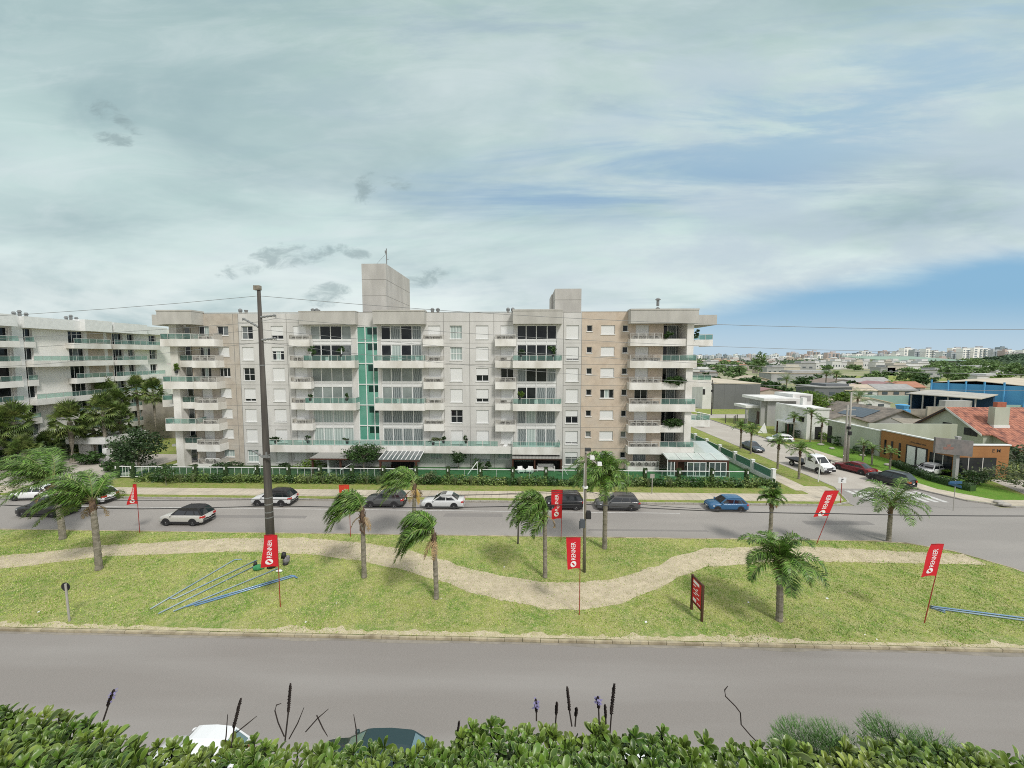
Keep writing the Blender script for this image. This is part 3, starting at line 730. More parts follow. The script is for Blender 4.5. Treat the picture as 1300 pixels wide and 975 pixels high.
# stairwell curtain wall
u0, u1, z0, z1 = gs; fr = MB()
xs = [u0, u0 + .40 * (u1 - u0), u0 + .76 * (u1 - u0), u1]
for x in xs: F.box(fr, min(max(x - .06, u0 + .003), u1 - .12), min(max(x - .06, u0 + .003), u1 - .12) + .115, z0, z1, -.16, -.02)
zs = [z0] + [fl(k) - .1 for k in range(2, 7)] + [z1 - .12]
for z in zs:
    for a, b in zip(xs, xs[1:]): F.box(fr, a + .062, b - .062, z, z + .12, -.15, -.03)
sw = fr.part('stairwell_glazing', 'white', bld)
q = MB(); F.quad(q, u0, u1, z0, z1, -.12); q.part('pane', 'green_glass', sw)
for z in zs[1:]:
    for a, b in ((xs[1] + .30, xs[2] - .07), (xs[2] + .07, xs[3] - .07)): q = MB(); F.box(q, a, b, z - 1.05, z - .15, -.118, -.112); q.part('stair_window', 'green_dark', sw)
# cornices
for (p0, p1, d) in ((200, 244, 2.0), (380, 451.5, 1.0), (473.5, 539, 1.2), (651, 714, 1.2), (800.5, 886.5, 1.5)):
    mb = MB(); F.box(mb, FX(p0, YF - d), FX(p1, YF - d), 20.36, 22.12 + .1 * (d > 1.1), -.15, d); F.box(mb, FX(p0, YF - d) - .04, FX(p1, YF - d) + .04, 22.1, 22.2 + .1 * (d > 1.1), -.16, d + .05)
    mb.part('cornice', 'cornice', bld)
mb = MB(); F.box(mb, BX0 - .9, BX0 + 1.5, 20.4, 21.9, -9, -.16); mb.part('cornice', 'cornice', bld); mb = MB(); F.box(mb, xRR - .2, FX(907, 57.8), 20.5, 21.95, -9.5, -3.2); mb.part('cornice', 'cornice', bld)
mb = MB(); F.box(mb, xA, xR, 22.06, 22.13, -.3, .04); mb.part('parapet_cap', 'cornice', bld)
# recessed living rooms at the ends
for k in range(0, 7):
    pn = ['pane', 'curtain', 'pane'] if k % 2 else ['pane', 'pane', 'pane_mid']
    FR = Fac((0, YF + 2.18, 0), (1, 0, 0))
    FR.window(bld, FX(221, 56.2), FX(243, 56.2) - .1, fl(k) + .03, head(k) + .15, nx=3, pane=pn, d=.1, sill=False, fw=.08)
    if k: FR.window(bld, xR + .12, xRR - .3, fl(k) + .03, head(k) + .15, nx=3, pane=['pane', 'curtain', 'pane_mid'] if k != 2 else 'pane', d=.1, sill=False, fw=.08)
mb = MB(); F.box(mb, FX(213, 52.9), FX(222.5, 52.9), 0, 20.36, -.3, .9); mb.part('pillar', 'slab', bld); mb = MB(); F.box(mb, FX(872.5, 53), FX(881, 53), 0, 20.36, -2.4, 1.0); mb.part('pillar', 'slab', bld)
DL = 1.75
ac_spots = []
def FXd(px, d): return FX(px, YF - d)
for k in range(0, 7):
    z0, z1 = fl(k) - .62, fl(k) + .38
    # left end
    a, b, e = FXd(202.5, DL), FXd(241.5, DL), FXd(271.5, DL - .15)
    m0, m1 = FXd(241.5, DL - .15), e
    if k in (6, 4, 2): F.balcony(bld, a, b - .003, z0, z1, DL, -2.1, [(a, b, 'glass')])
    elif k: F.balcony(bld, FXd(223.5, .6), m0 - .003, z0 + .05, z1 - .02, .6, -2.1, [(FXd(223.5, .6), m0 - .02, 'glass')])
    F.balcony(bld, m0, m1, (z0 if k else .05), (z1 if k else .75), DL - .15, .005, [(m0, m1, 'metal')], rh=.72)
    ac_spots.append((m0 + .3, m1 - .2, (z0 + .42 if k else .42), DL - .95, k, 'left end', 3 if k % 2 else 2))
    # right end
    a, b, e = FXd(800.5, 1.35), FXd(841.5, 1.35), FXd(886, 1.35)
    if k in (5, 3, 1): F.balcony(bld, a, e, z0, z1, 1.35, .006, [(a, b, 'metal'), (b, e, 'glass')])
    else:
        F.balcony(bld, a, b, (z0 if k else .05), (z1 if k else .8), 1.35, .006, [(a, b, 'metal')], rh=.76)
        if k: F.balcony(bld, b + .005, FXd(872, .85), z0, z1, .85, -2.1, [])
    ac_spots.append((a + .4, b - .2, (z0 + .42 if k else .42), .55, k, 'right end', 5 if k in (6, 4, 2, 5) else 4))
# left flank ledge and right flank balconies
F.balcony(bld, FX(199, 55), FX(212, 55), fl(3) - .6, fl(3) + .4, -1.2, -6, [(FX(199, 55), FX(212, 55), 'glass')])
for k in (6, 4, 2):
    a, b = xRR + .02, FX(905, 57.4); o = F.balcony(bld, a, b, fl(k) - .55, fl(k) + .42, -3.3, -7.5, [(a, b, 'glass')])
    if k == 2:
        mb = MB(); mb.tube([F.p(a, fl(k) + 2.0, -3.35), F.p(b, fl(k) + 1.25, -3.35)], .04, 6)
        for t in (0, .33, .66, 1): mb.tube([F.p(a + (b - a) * t, fl(k) + .4, -3.35), F.p(a + (b - a) * t, fl(k) + 2.0 - .75 * t, -3.35)], .035, 6)
        mb.part('side_rail', 'rail', o)
# centre ledges
for ai, (p0, p1) in enumerate(acs):
    b0, b1 = {0: (366, 449), 1: (473.5, 562), 2: (628.5, 714)}[ai]
    for k in range(1, 7):
        z0, z1 = fl(k) - .62, fl(k) + .36
        if k in (6, 4, 2):
            a, b = FXd(p0, .85), FXd(p1, .85); F.balcony(bld, a, b, z0, z1, .85, .006, [(a, b, 'metal')], rh=.66)
            ac_spots.append((a + .25, b - .2, z0 + .42, .15, k, ('left glazed bay', 'middle glazed bay', 'right glazed bay')[ai], 3 if (k == 6 or ai == 1) else 2))
        elif k in (5, 3):
            a, b = FXd(p0, .85), FXd(p1, .85)
            sm, sM = (b0, p1) if False else (p0, p1)
            if ai == 0: g0, g1 = FXd(383.5, 1.4), FXd(449, 1.4); a2, b2 = a, g0 - .004
            elif ai == 1: g0, g1 = FXd(473.5, 1.4), FXd(537.5, 1.4); a2, b2 = g1 + .004, b
            else: g0, g1 = FXd(651, 1.4), FXd(714, 1.4); a2, b2 = a, g0 - .004
            F.balcony(bld, g0, g1, z0, z1, 1.4, .006, [(g0, g1, 'glass')])
            F.balcony(bld, a2, b2, z0 + .02, z1 - .01, .85, .006, [(a2, b2, 'metal')], rh=.7)
            ac_spots.append((a2 + .2, b2 - .15, z0 + .44, .15, k, ('left glazed bay', 'middle glazed bay', 'right glazed bay')[ai], 2 if ai != 2 else 1))
# first-floor terrace
ta, tb = FXd(331.5, 1.4), FXd(632, 1.4)
mb = MB(); F.box(mb, ta, FXd(650, 1.4), fl(1) - .68, fl(1) + .32, 1.25, 1.4); F.box(mb, ta, FXd(650, 1.4), fl(1) - .55, fl(1) - .2, .006, 1.25); F.box(mb, ta, ta + .14, fl(1) - .68, fl(1) + .32, .006, 1.25)
te = mb.part('terrace', 'slab', bld)
ts = [331.5, 345, 366, 391, 420, 452, 480, 510, 537, 556, 571, 592, 612, 632]
for a, b in zip(ts, ts[1:]): F.rail(te, (FXd(a, 1.4) + .02, FXd(b, 1.4) - .02), fl(1) + .323, fl(1) + 1.12, 1.37, 'glass')
g0, g1 = FXd(650.3, 1.75), FXd(713, 1.75); F.balcony(bld, g0, g1, fl(1) - .68, fl(1) + .33, 1.75, .006, [(g0, g1, 'glass')])
# rooftop shafts and vents
t1z = CH + 115 * (56.5 / 490) + .3
mb = MB(); mb.box(P(460, 380, 56.2).x, P(490.5, 380, 56.2).x, 56.2, 68, 20.8, 29.3); mb.part('lift_tower', 'tower', bld)
for z in (22.4, 24.7, 27.0): mb = MB(); mb.box(P(460, 380, 56.2).x - .004, P(490.5, 380, 56.2).x + .004, 56.196, 68.004, z, z + .06); mb.part('expansion_joint', 'joint', bld)
mb = MB(); mb.box(P(704.5, 380, 54.2).x, P(738, 380, 54.2).x, 54.12, 62.5, 21.95, 25.25); mb.box(P(700.5, 380, 57).x, P(705, 380, 57).x - .1, 57.5, 62, 21, 25.0); mb.part('lift_tower', 'tower', bld)
mb = MB(); mb.box(P(704.5, 380, 54.2).x - .003, P(738, 380, 54.2).x + .003, 54.116, 62.51, 23.7, 23.76); mb.part('expansion_joint', 'joint', bld)
mb = MB(); a = P(491, 337, 58); mb.tube([(a.x, 58, 29.2), (a.x, 58, 31.9)], .07, 6); mb.box(a.x - .22, a.x - .02, 57.9, 58.1, 31.2, 31.6); mb.box(a.x - .06, a.x + .3, 57.95, 58.0, 30.3, 30.36)
mb.tube([(a.x, 58, 31.2), (a.x - 2.2, 58.5, 29.3)], .02, 4); mb.part('antenna', 'insul', bld)
for px, n in ((305, 2), (397, 2), (402, 1), (549, 1), (556, 1), (645, 1), (651, 1), (835, 2)):
    mb = MB(); x = P(px, 392, 57).x
    mb.tube([(x, 57, 20.9), (x, 57, 22.55), (x, 57, 22.6), (x, 57, 22.85)], [.2, .2, .27, .27], 10); mb.tube([(x, 57, 22.85), (x, 57, 23.05)], [.32, .12], 10)
    if n == 2 and px < 800: mb.tube([(x + .8, 57.1, 20.9), (x + .8, 57.1, 22.5), (x + .8, 57.1, 22.85)], [.2, .2, .27], 10); mb.box(x - .1, x + .9, 56.9, 57.2, 22.3, 22.4)
    if n == 2 and px > 800:
        mb.tube([(x + .75, 57.2, 20.9), (x + .75, 57.2, 22.8)], .24, 10); mb.tube([(x - .75, 57.2, 20.9), (x - .75, 57.2, 22.7)], .24, 10); mb.tube([(x, 57, 23.2), (x, 57, 24.0)], .2, 10); mb.tube([(x, 57, 24.0), (x, 57, 24.1), (x, 57, 24.35)], [.2, .42, .15], 10)
        mb.box(x - .85, x + .85, 56.85, 57.4, 22.45, 22.62)
    mb.part('roof_vent', 'insul', bld)
# air conditioners standing on the railed ledges
proto = None; ac_i = 0
def make_ac():
    t = root('air_conditioner', '', 'air conditioner')
    mb = MB(); mb.box(-.40, .40, -.15, .15, .05, .62); mb.box(-.34, -.26, -.14, .14, 0, .05); mb.box(.26, .34, -.14, .14, 0, .05); mb.part('casing', 'white', t, local=True)
    mb = MB(); mb.disc((-.08, -.152, .335), (0, -1, 0), .23, .23, .02, 16); mb.part('fan_grille', 'lead', t, local=True)
    mb = MB(); mb.disc((-.08, -.1725, .335), (0, -1, 0), .07, .06, .012, 10); mb.part('fan_hub', 'white', t, local=True)
    return t
fname = ['ground-floor', 'first-floor', 'second-floor', 'third-floor', 'fourth-floor', 'fifth-floor', 'top-floor']
for (a, b, z, d, k, where, n) in ac_spots:
    for i in range(n):
        x = a + .4 + (b - a - .8) * ((i + .5) / n if n < 3 else i / (n - 1)) if n > 1 else a + (b - a) * .45
        if proto is None: proto = o = make_ac()
        else: o = copy_tree(proto)
        posn = ['leftmost', 'second from left', 'middle', 'fourth from left', 'rightmost']
        pos = {1: ['lone'], 2: ['left-hand', 'right-hand'], 3: ['leftmost', 'middle', 'rightmost'], 4: ['leftmost', 'second from left', 'third from left', 'rightmost'], 5: posn}[n][i]
        place(o, (x, YF - d - .32, z + .30), 0, 1.12, 'white air conditioner, %s on the %s railed ledge at the %s' % (pos, fname[k], where))
        o['group'] = 'air conditioners on the balcony ledges'

# ------------------------------------------------------------------ left apartment block (face looks along +X)
LX = -75.0
lb = root('apartment_building', 'white six-storey apartment block seen at an angle behind the fan palms', 'apartment building', (LX - 8, 80, 0))
LF = Fac((LX, 0, 0), (0, 1, 0))
def LY(px): return PX(px, 450, LX).y
mb = MB()
ya, yb = 44.0, LY(205) + 6
lh = []
def zrow(k): return 2.9 * k + .4
for k in range(0, 7):
    for (p0, p1, kind) in ((0, 13, 'room'), (29, 43, 'win'), (88, 108, 'room'), (144, 157, 'room'), (163, 171, 'win'), (190, 199, 'win')):
        y0, y1 = LY(p0), LY(p1)
        if p0 == 0: y0, y1 = 49.0, LY(13)
        lh.append((y0, y1, zrow(k) + (.1 if kind == 'room' else .5), zrow(k) + 2.35, kind, p0, k))
mb = MB(); LF.wall(mb, ya, yb, 0, 21.6, [h[:4] for h in lh], rev=.5); M['lb_wall'] = pm('cream_render', (.86, .84, .80), (.78, .76, .72), .5, .8, stretch=(1, 1, .4)); mb.part('wall', 'lb_wall', lb)
mb = MB(); mb.box(LX - 16, LX - .55, ya, yb, 0, 21.4); mb.part('wall', 'wall_grey', lb, label='rear and side walls')
mb = MB(); LF.quad(mb, LY(112), LY(133), 0, 20.2, .006); LF.quad(mb, LY(137), LY(143), 0, 20.2, .006); mb.part('wall', 'wall_beige', lb, label='beige wall strip between balconies')
for h in lh: LF.window(lb, *h[:4], nx=2 if h[4] == 'win' else 3, pane=['pane', 'curtain', 'pane'] if (h[6] + h[5]) % 3 == 0 else 'pane', d=-.3, sill=False)
def lbal(p0, p1, k, d=1.5):
    y0 = 44 if p0 <= 0 else LY(p0); y1 = LY(p1)
    LF.balcony(lb, y0, y1, zrow(k) - .55, zrow(k) + .35, d, .006, [(y0 + .02, y1 - .02, 'glass')])
for k in range(0, 7):
    lbal(-10, 16, k, 1.3)
    if k in (6, 4, 2): lbal(84, 132, k)
    if k in (5, 3, 1): lbal(30, 133, k)
    if k in (6, 4): lbal(136, 200, k)
    if k in (5, 2): lbal(138, 178, k)
    if k in (3, 1): lbal(136, 205, k)
    lbal(29.5, 43, k, .45) if k in (6, 4, 2) else None
mb = MB(); LF.box(mb, 44, LY(15), 20.3, 22.0, -.2, 1.3); LF.box(mb, LY(26), LY(97), 20.2, 21.9, -.2, 1.0); LF.box(mb, LY(97) + .01, LY(132), 20.2, 22.1, -.2, 1.9); LF.box(mb, LY(135), LY(177), 20.2, 22.0, -.2, 1.9); LF.box(mb, LY(177) + .01, LY(207), 20.3, 21.8, -.2, 1.2)
mb.part('cornice', 'white', lb)
mb = MB(); LF.box(mb, LY(14.5), LY(28.5), 0, 21.9, .005, .35); mb.part('pillar', 'white', lb)
for px in (53, 115):
    mb = MB(); y = LY(px)
    for dy in (-.7, 0, .8): mb.tube([(LX - 3, y + dy, 21.3), (LX - 3, y + dy, 22.5 + .3 * (dy == 0))], .2, 8); mb.tube([(LX - 3, y + dy, 22.5 + .3 * (dy == 0)), (LX - 3, y + dy, 22.8 + .3 * (dy == 0))], [.3, .16], 8)
    mb.part('roof_vent', 'insul', lb)
# gatehouse and low white walls under the palms
gt = root('gatehouse', 'low white gatehouse with flat canopy roof under the fan palms', 'gatehouse', (-58, 58, 0))
a, b = P(98, 565, 58), P(147, 565, 58)
mb = MB(); mb.box(a.x, b.x, 56.5, 63, 2.5, 3.5); mb.part('roof', 'white', gt)
mb = MB(); mb.box(a.x + .8, a.x + 2.8, 57.5, 62, 0, 2.5); mb.box(b.x - 1.5, b.x - .5, 57.3, 62, 0, 2.5); mb.part('wall', 'white', gt)
mb = MB(); mb.box(a.x + 2.8, b.x - 1.5, 58.5, 58.6, .1, 2.45); mb.part('glazing', 'green_dark', gt)
mb = MB(); mb.box(-66, P(140, 590, 55).x, 54.6, 54.9, 0, 1.2); mb.box(P(136, 590, 55).x, P(141, 590, 55).x, 54.5, 55, 0, 2.3); mb.box(-84, -66.3, 52, 52.3, 0, 1.9)
mb.thing('garden_wall', 'white', 'low white garden wall with a taller end pier in front of the gatehouse', 'wall')
mb = MB(); mb.box(-74, -53.2, 72, 72.4, 0, 8.2); mb.thing('boundary_wall', 'concrete', 'tall blank grey wall between the two apartment blocks', 'wall')
mb = MB(); mb.face([(-90, 44.6, .13), (-53, 44.6, .13), (-53, 60, .13), (-90, 60, .13)]); structure(mb, 'forecourt', 'street')

# ------------------------------------------------------------------ boundary fence
fence_y = 47.9
fn = root('glass_fence', 'long green glass fence with white top rail and hedge-covered posts', 'fence', (-5, fence_y, 0))
fx = [P(p, 600, fence_y).x for p in (150, 169, 209, 248, 287, 326.5, 366.5, 406.5, 447, 487, 528, 569, 610, 651, 693, 735, 777, 819, 862, 904, 948)]
M['hedge_post'] = pm('clipped_post_hedge', (.03, .06, .018), (.055, .10, .03), 6, .9, bump=1.0, bscale=22)
for x in fx:
    mb = MB(); mb.box(x - .2, x + .2, fence_y - .2, fence_y + .2, .1, 1.9)
    for q in range(90):
        ax = rnd.choice((0, 1, 2)); p = Vector((rnd.uniform(-.24, .24), rnd.uniform(-.24, .24), rnd.uniform(.1, 1.97)))
        if ax == 0: p.x = rnd.choice((-.25, .25))
        elif ax == 1: p.y = -.25
        else: p.z = 1.98
        u = Vector((rnd.gauss(0, 1), rnd.gauss(0, 1), rnd.gauss(0, 1))).normalized() * .07; v = u.cross(Vector((rnd.gauss(0, 1), 1, .3))).normalized() * .06
        c0 = Vector((x, fence_y, 0)) + p; mb.face([c0 - u, c0 + v, c0 + u, c0 - v], 0)
    po = mb.part('post', 'hedge_post', fn)
    mb = MB(); mb.box(x - .07, x + .07, fence_y - .31, fence_y - .26, 1.45, 1.78); mb.part('post_lamp', 'white', po)
for i, (a, b) in enumerate(zip(fx, fx[1:])):
    mb = MB(); a += .26; b -= .26
    mb.box(a, b, fence_y - .05, fence_y + .05, 1.62, 1.70, 0); mb.box(a, b, fence_y - .04, fence_y + .04, .3, .38, 0)
    n = 4 if a < -16 else 2
    for j in range(1, n):
        x = a + (b - a) * j / n; mb.box(x - .014, x + .014, fence_y - .02, fence_y + .02, .38, 1.62, 0)
    mb.face([(a, fence_y + .03, .38), (b, fence_y + .03, .38), (b, fence_y + .03, 1.62), (a, fence_y + .03, 1.62)], 1)
    mb.part('fence_panel', ['white', 'fence_glass'], fn)
sf = root('glass_fence', 'green glass side fence on white plinth with white pillars along the side street', 'fence', (31.4, 60, 0))
mb = MB(); mb.box(31.25, 31.55, 48.2, 110, .1, .65); mb.part('plinth', 'white', sf)
for i in range(14):
    y = 48.4 + i * 4.4
    mb = MB(); mb.box(31.2, 31.6, y - .2, y + .2, .1, 1.85); mb.box(31.16, 31.64, y - .24, y + .24, 1.85, 1.93); mb.part('pillar', 'white', sf)
    mb = MB(); mb.box(31.37, 31.43, y + .21, y + 4.19, 1.6, 1.68, 0); mb.face([(31.4, y + .21, .65), (31.4, y + 4.19, .65), (31.4, y + 4.19, 1.6), (31.4, y + .21, 1.6)], 1)
    mb.part('fence_panel', ['white', 'fence_glass'], sf)

# ------------------------------------------------------------------ leafy things
def leaf_cloud(mb, c, r, n, size, m=0, shell=.55, squash=1.0, rng=rnd, clump=None):
    """many small folded leaf faces through an ellipsoid, thinner towards the inside"""
    c = Vector(c)
    cl = []
    for _ in range(clump or max(4, n // 45)):
        v = Vector((rng.gauss(0, 1), rng.gauss(0, 1), rng.gauss(0, 1))).normalized() * (rng.uniform(shell, 1) if rng.random() < .8 else rng.uniform(.1, shell)); cl.append(v)
    rad = .42 if len(cl) < 12 else .30
    for _ in range(n):
        v = rng.choice(cl) + Vector((rng.gauss(0, 1), rng.gauss(0, 1), rng.gauss(0, .8))) * rad * .5
        p = c + Vector((v.x * r[0], v.y * r[1], v.z * r[2]))
        u = Vector((rng.gauss(0, 1), rng.gauss(0, 1), rng.gauss(0, .6))).normalized(); wv = u.cross(Vector((rng.gauss(0, 1), rng.gauss(0, 1), rng.gauss(0, 1)))).normalized()
        s = size * rng.uniform(.6, 1.3)
        mb.face([p - u * s, p + wv * s * .45, p + u * s, p - wv * s * .45], m)
def tree(name, label, loc, h, cr, leaf='leaf', n=900, size=.22, trunk=.18, th=None, group=None, cat='tree', clumps=None, bark='bark', spread=1.0):
    rng = random.Random(hash((round(loc[0] * 7), round(loc[1] * 7))) & 0xffff)
    t = root(name, label, cat, (loc[0], loc[1], loc[2] if len(loc) > 2 else 0), rng.uniform(0, 6), group)
    th = th if th is not None else h - cr[2] * 1.6
    mb = MB(); top = Vector((rng.uniform(-.15, .15) * h * .1, rng.uniform(-.1, .1) * h * .1, th))
    mb.tube([(0, 0, -.05), top * .5 + Vector((.05, 0, 0)), top], [trunk, trunk * .75, trunk * .6], 7)
    for i in range(6):
        a = i * 1.05 + rng.uniform(-.3, .3); e = Vector((math.cos(a) * cr[0] * .6, math.sin(a) * cr[1] * .6, h - cr[2] * rng.uniform(.6, 1.2)))
        mb.tube([top, top.lerp(e, .5) + Vector((0, 0, .1 * h * .2)), e], [trunk * .5, trunk * .3, trunk * .1], 5)
    mb.part('trunk', bark, t, local=True)
    mb = MB(); leaf_cloud(mb, (0, 0, h - cr[2]), cr, n, size, rng=rng, clump=clumps)
    mb.part('crown', leaf, t, local=True); return t
def shrub(label, loc, r, leaf='leaf', n=300, size=.12, group=None, name='shrub', cat='shrub'):
    t = root(name, label, cat, (loc[0], loc[1], .1), 0, group)
    mb = MB()
    for i in range(5):
        a = i * 1.26; mb.tube([(0, 0, 0), (math.cos(a) * r[0] * .5, math.sin(a) * r[1] * .5, r[2] * 1.2)], [.04, .015], 5)
    mb.part('stem', 'bark', t, local=True)
    mb = MB(); leaf_cloud(mb, (0, 0, r[2] * .95), r, n, size); mb.part('foliage', leaf, t, local=True); return t
# garden planting in front of the fence (a continuous bed)
mb = MB()
for i in range(19000):
    x = rnd.uniform(-49, 31.0); y = 46.2 + rnd.random() * 1.45; hgt = .45 + 1.05 * (.5 + .5 * noise.noise(Vector((x * .5, y, 0)))) * (.5 + .5 * (y - 46.2) / 1.3)
    if -15 < x < 8 and noise.noise(Vector((x * .3, 4, 0))) < -.25: hgt *= .6
    p = Vector((x, y, .1 + rnd.random() * hgt)); u = Vector((rnd.gauss(0, 1), rnd.gauss(0, 1), rnd.gauss(0, .7))).normalized() * .14; v = u.cross(Vector((rnd.gauss(0, 1), rnd.gauss(0, 1), 1))).normalized() * .07
    mb.face([p - u, p + v, p + u, p - v], 0 if noise.noise(Vector((x * .4, 1, 2))) < .1 else 1)
mb.box(-49, 31, 46.9, 47.4, .1, .5, 1)
M['bed_leaf'] = pm('bed_leaf', (.13, .20, .045), (.07, .13, .03), .8, .6, island=.6, trans=.15, c3=(.20, .26, .08), scale3=.5)
mb.thing('ground_cover', ['bed_leaf', 'leaf'], 'dark green ground cover bed along the foot of the glass fence', 'planting', (-9, 47, .1), kind='stuff')
# upright grasses in the bed
gi = 0
for px in (230, 246, 392, 466, 480, 578, 598, 823, 851, 410, 660):
    x = P(px, 610, 46.4).x; mb = MB()
    for q in range(70):
        a = rnd.uniform(0, 6.28); e = rnd.uniform(.1, .5); hh = rnd.uniform(.7, 1.25); s = Vector((math.cos(a), math.sin(a), 0)); b0 = Vector((x, 46.35, .1)) + s * .08
        t = b0 + s * hh * e * .8 + Vector((0, 0, hh)); wv = Vector((-s.y, s.x, 0)) * .022; mid = b0.lerp(t, .6) + Vector((0, 0, .12))
        mb.face([b0 - wv, b0 + wv, mid + wv, mid - wv]); mb.face([mid - wv, mid + wv, t])
    gi += 1
    mb.thing('ornamental_grass', 'leaf_grey', 'pale tuft of tall ornamental grass by the glass fence, %s from the left' % nth(sorted((230, 246, 392, 410, 466, 480, 578, 598, 660, 823, 851)).index(px)), 'plant', group='ornamental grasses by the fence')
# garden trees and shrubs behind the fence
tree('tree', 'broad spreading garden tree between the two timber pergolas', (P(462, 590, 51.5).x, 51.5), 4.1, (2.7, 1.6, 1.35), 'leaf', 2600, .15, .12, 2.2)
tree('tree', 'small round-headed tree against the grey ground-floor wall', (P(582, 590, 52.6).x, 52.6), 3.1, (1.25, 1.0, 1.15), 'leaf_dark', 1300, .13, .08, 1.1)
tree('tree', 'dense dark rounded tree at the left corner of the beige block', (P(177, 590, 52.5).x, 52.5), 6.2, (3.2, 2.6, 2.7), 'leaf_dark', 3000, .2, .18, 1.6)
tree('tree', 'small slender young tree on the verge near the far pavement', (P(199, 627, 43.9).x, 45.2), 2.7, (1.3, 1.0, .8), 'leaf', 420, .14, .05, 1.0)
for (px, y, rr, lf, lab) in ((395, 52.2, (2.6, 1.0, .85), 'leaf_lime', 'wide lime green clipped shrub left of the flat pergola'), (290, 52.4, (2.1, .9, .6), 'leaf_dark', 'low dark hedge mound under the beige corner windows'), (363, 52.6, (.9, .7, .65), 'leaf_dark', 'dark round shrub beside the lime green shrub'),
                         (603, 52.7, (1.1, .8, .75), 'leaf', 'round green bush below the wide ground-floor shutter'), (620, 52.7, (.75, .65, .55), 'leaf_dark', 'small dark globe bush right of the wide shutter'), (197, 49.8, (1.8, .9, .7), 'leaf_dark', 'dark shrub mound behind the fence below the corner pillar'),
                         (500, 49.5, (2.3, .8, .55), 'leaf_grey', 'silvery spreading shrub behind the fence by the sloped pergola'), (545, 46.9, (1.2, .6, .8), 'leaf_grey', 'pale loose shrub in the bed left of the round-headed tree'), (775, 49.5, (1.6, .9, 1.3), 'leaf_lime', 'loose light green bush behind the two dark parked cars')):
    shrub(lab, (P(px, 600, y).x, y), rr, lf, int(420 * rr[0]), .13)
# pergolas, canopy, glasshouse
def solid_roof(mb, x0, x1, y0, y1, zf, zb, t, m=0):
    mb.hexa([(x0, y0, zf), (x1, y0, zf), (x1, y1, zb), (x0, y1, zb), (x0, y0, zf + t), (x1, y0, zf + t), (x1, y1, zb + t), (x0, y1, zb + t)], m)
M['poly_roof'] = stripes('ribbed_roof', (.20, .20, .19), (.34, .34, .32), 1.6, 'X', .4)
x0, x1 = P(398, 585, 51).x, P(444, 585, 51).x
pg = root('pergola', 'flat-roofed dark timber pergola left of the spreading garden tree', 'pergola', ((x0 + x1) / 2, 51.5, .1))
mb = MB(); solid_roof(mb, x0, x1, 50.2, 53.9, 2.25, 2.45, .12); mb.part('roof', 'poly_roof', pg)
mb = MB(); mb.box(x0 - .05, x1 + .05, 50.1, 50.25, 2.1, 2.27); mb.box(x0 - .05, x0 + .1, 50.25, 53.9, 2.08, 2.24); mb.box(x1 - .1, x1 + .05, 50.25, 53.9, 2.08, 2.24); mb.part('beam', 'wood', pg)
for x in (x0 + .1, x1 - 1.1): mb = MB(); mb.box(x, x + .22, 50.3, 50.5, .1, 2.1); mb.part('post', 'wood', pg)
mb = MB(); mb.box(x0 + 2.0, x0 + 2.2, 50.8, 53.9, .1, 2.1); mb.part('screen_wall', 'white', pg)
x0, x1 = P(484, 585, 51).x, P(535, 585, 51).x
pg = root('pergola', 'sloped glass-roofed timber pergola right of the spreading garden tree', 'pergola', ((x0 + x1) / 2, 51.5, .1))
mb = MB(); solid_roof(mb, x0, x1, 50.0, 53.9, 2.2, 2.95, .05); mb.part('roof', 'pane_mid', pg)
for i in range(10): 
    x = x0 + (x1 - x0 - .09) * i / 9; mb = MB(); solid_roof(mb, x, x + .09, 49.97, 53.85, 2.253, 3.0, .07); mb.part('rafter', 'white', pg)
mb = MB(); mb.box(x0, x1, 50.0, 50.2, 1.97, 2.19); mb.part('beam', 'wood', pg)
for x in (x0 + .1, x1 - .6): mb = MB(); mb.box(x, x + .25, 50.02, 50.22, .1, 1.97); mb.part('post', 'wood', pg)
mb = MB(); mb.box(x0 + .4, x1 - 1.8, 53.8, 53.95, .2, 2.2); mb.part('dark_opening', 'trim', pg)
mb = MB()
xx = (x0 + x1) / 2
mb.box(xx - .9, xx + .3, 51.2, 52.0, .82, .88)
for sx in (-.85, .25): 
    for sy in (51.25, 51.95): mb.box(xx + sx - .04, xx + sx + .04, sy - .04, sy + .04, .13, .82)
mb.thing('garden_table', 'wood', 'small wooden table under the sloped glass pergola', 'table')
for i, sx in enumerate((-1.3, .75)):
    t = root('garden_chair', 'wooden garden chair at the %s end of the table under the glass pergola' % ('left', 'right')[i], 'chair', (xx + sx, 51.6, .13)); mb = MB(); mb.box(-.22, .22, -.22, .22, .42, .47); mb.part('seat', 'wood', t, local=True)
    mb = MB(); q = -.2 if i == 0 else .2; mb.box(q - .03, q + .03, -.22, .22, .47, 1.0); mb.part('backrest', 'wood', t, local=True)
    for a in (-.19, .19):
        for b in (-.19, .19): mb = MB(); mb.box(a - .025, a + .025, b - .025, b + .025, 0, .42); mb.part('leg', 'wood', t, local=True)
x0, x1 = P(650, 585, 52).x, P(713.5, 585, 52).x
cn = root('canopy', 'grey ribbed canopy over the dark timber lounge opening', 'canopy', ((x0 + x1) / 2, 52.8, .1))
mb = MB(); solid_roof(mb, x0, x1, 51.9, 53.9, 1.98, 2.5, .08); mb.part('roof', 'poly_roof', cn)
mb = MB(); mb.box(x0, x1, 51.95, 52.1, 1.82, 1.97); mb.box(x0, x0 + .2, 51.95, 53.9, .1, 1.8); mb.box(x1 - .2, x1, 51.95, 53.9, .1, 1.8); mb.box(x0 + 3.0, x0 + 3.2, 52.0, 53.9, .1, 1.8); mb.part('frame', 'wood', cn)
mb = MB(); mb.box(x0 + .2, x1 - .2, 53.86, 53.96, .13, 2.0); mb.part('dark_opening', 'trim', cn)
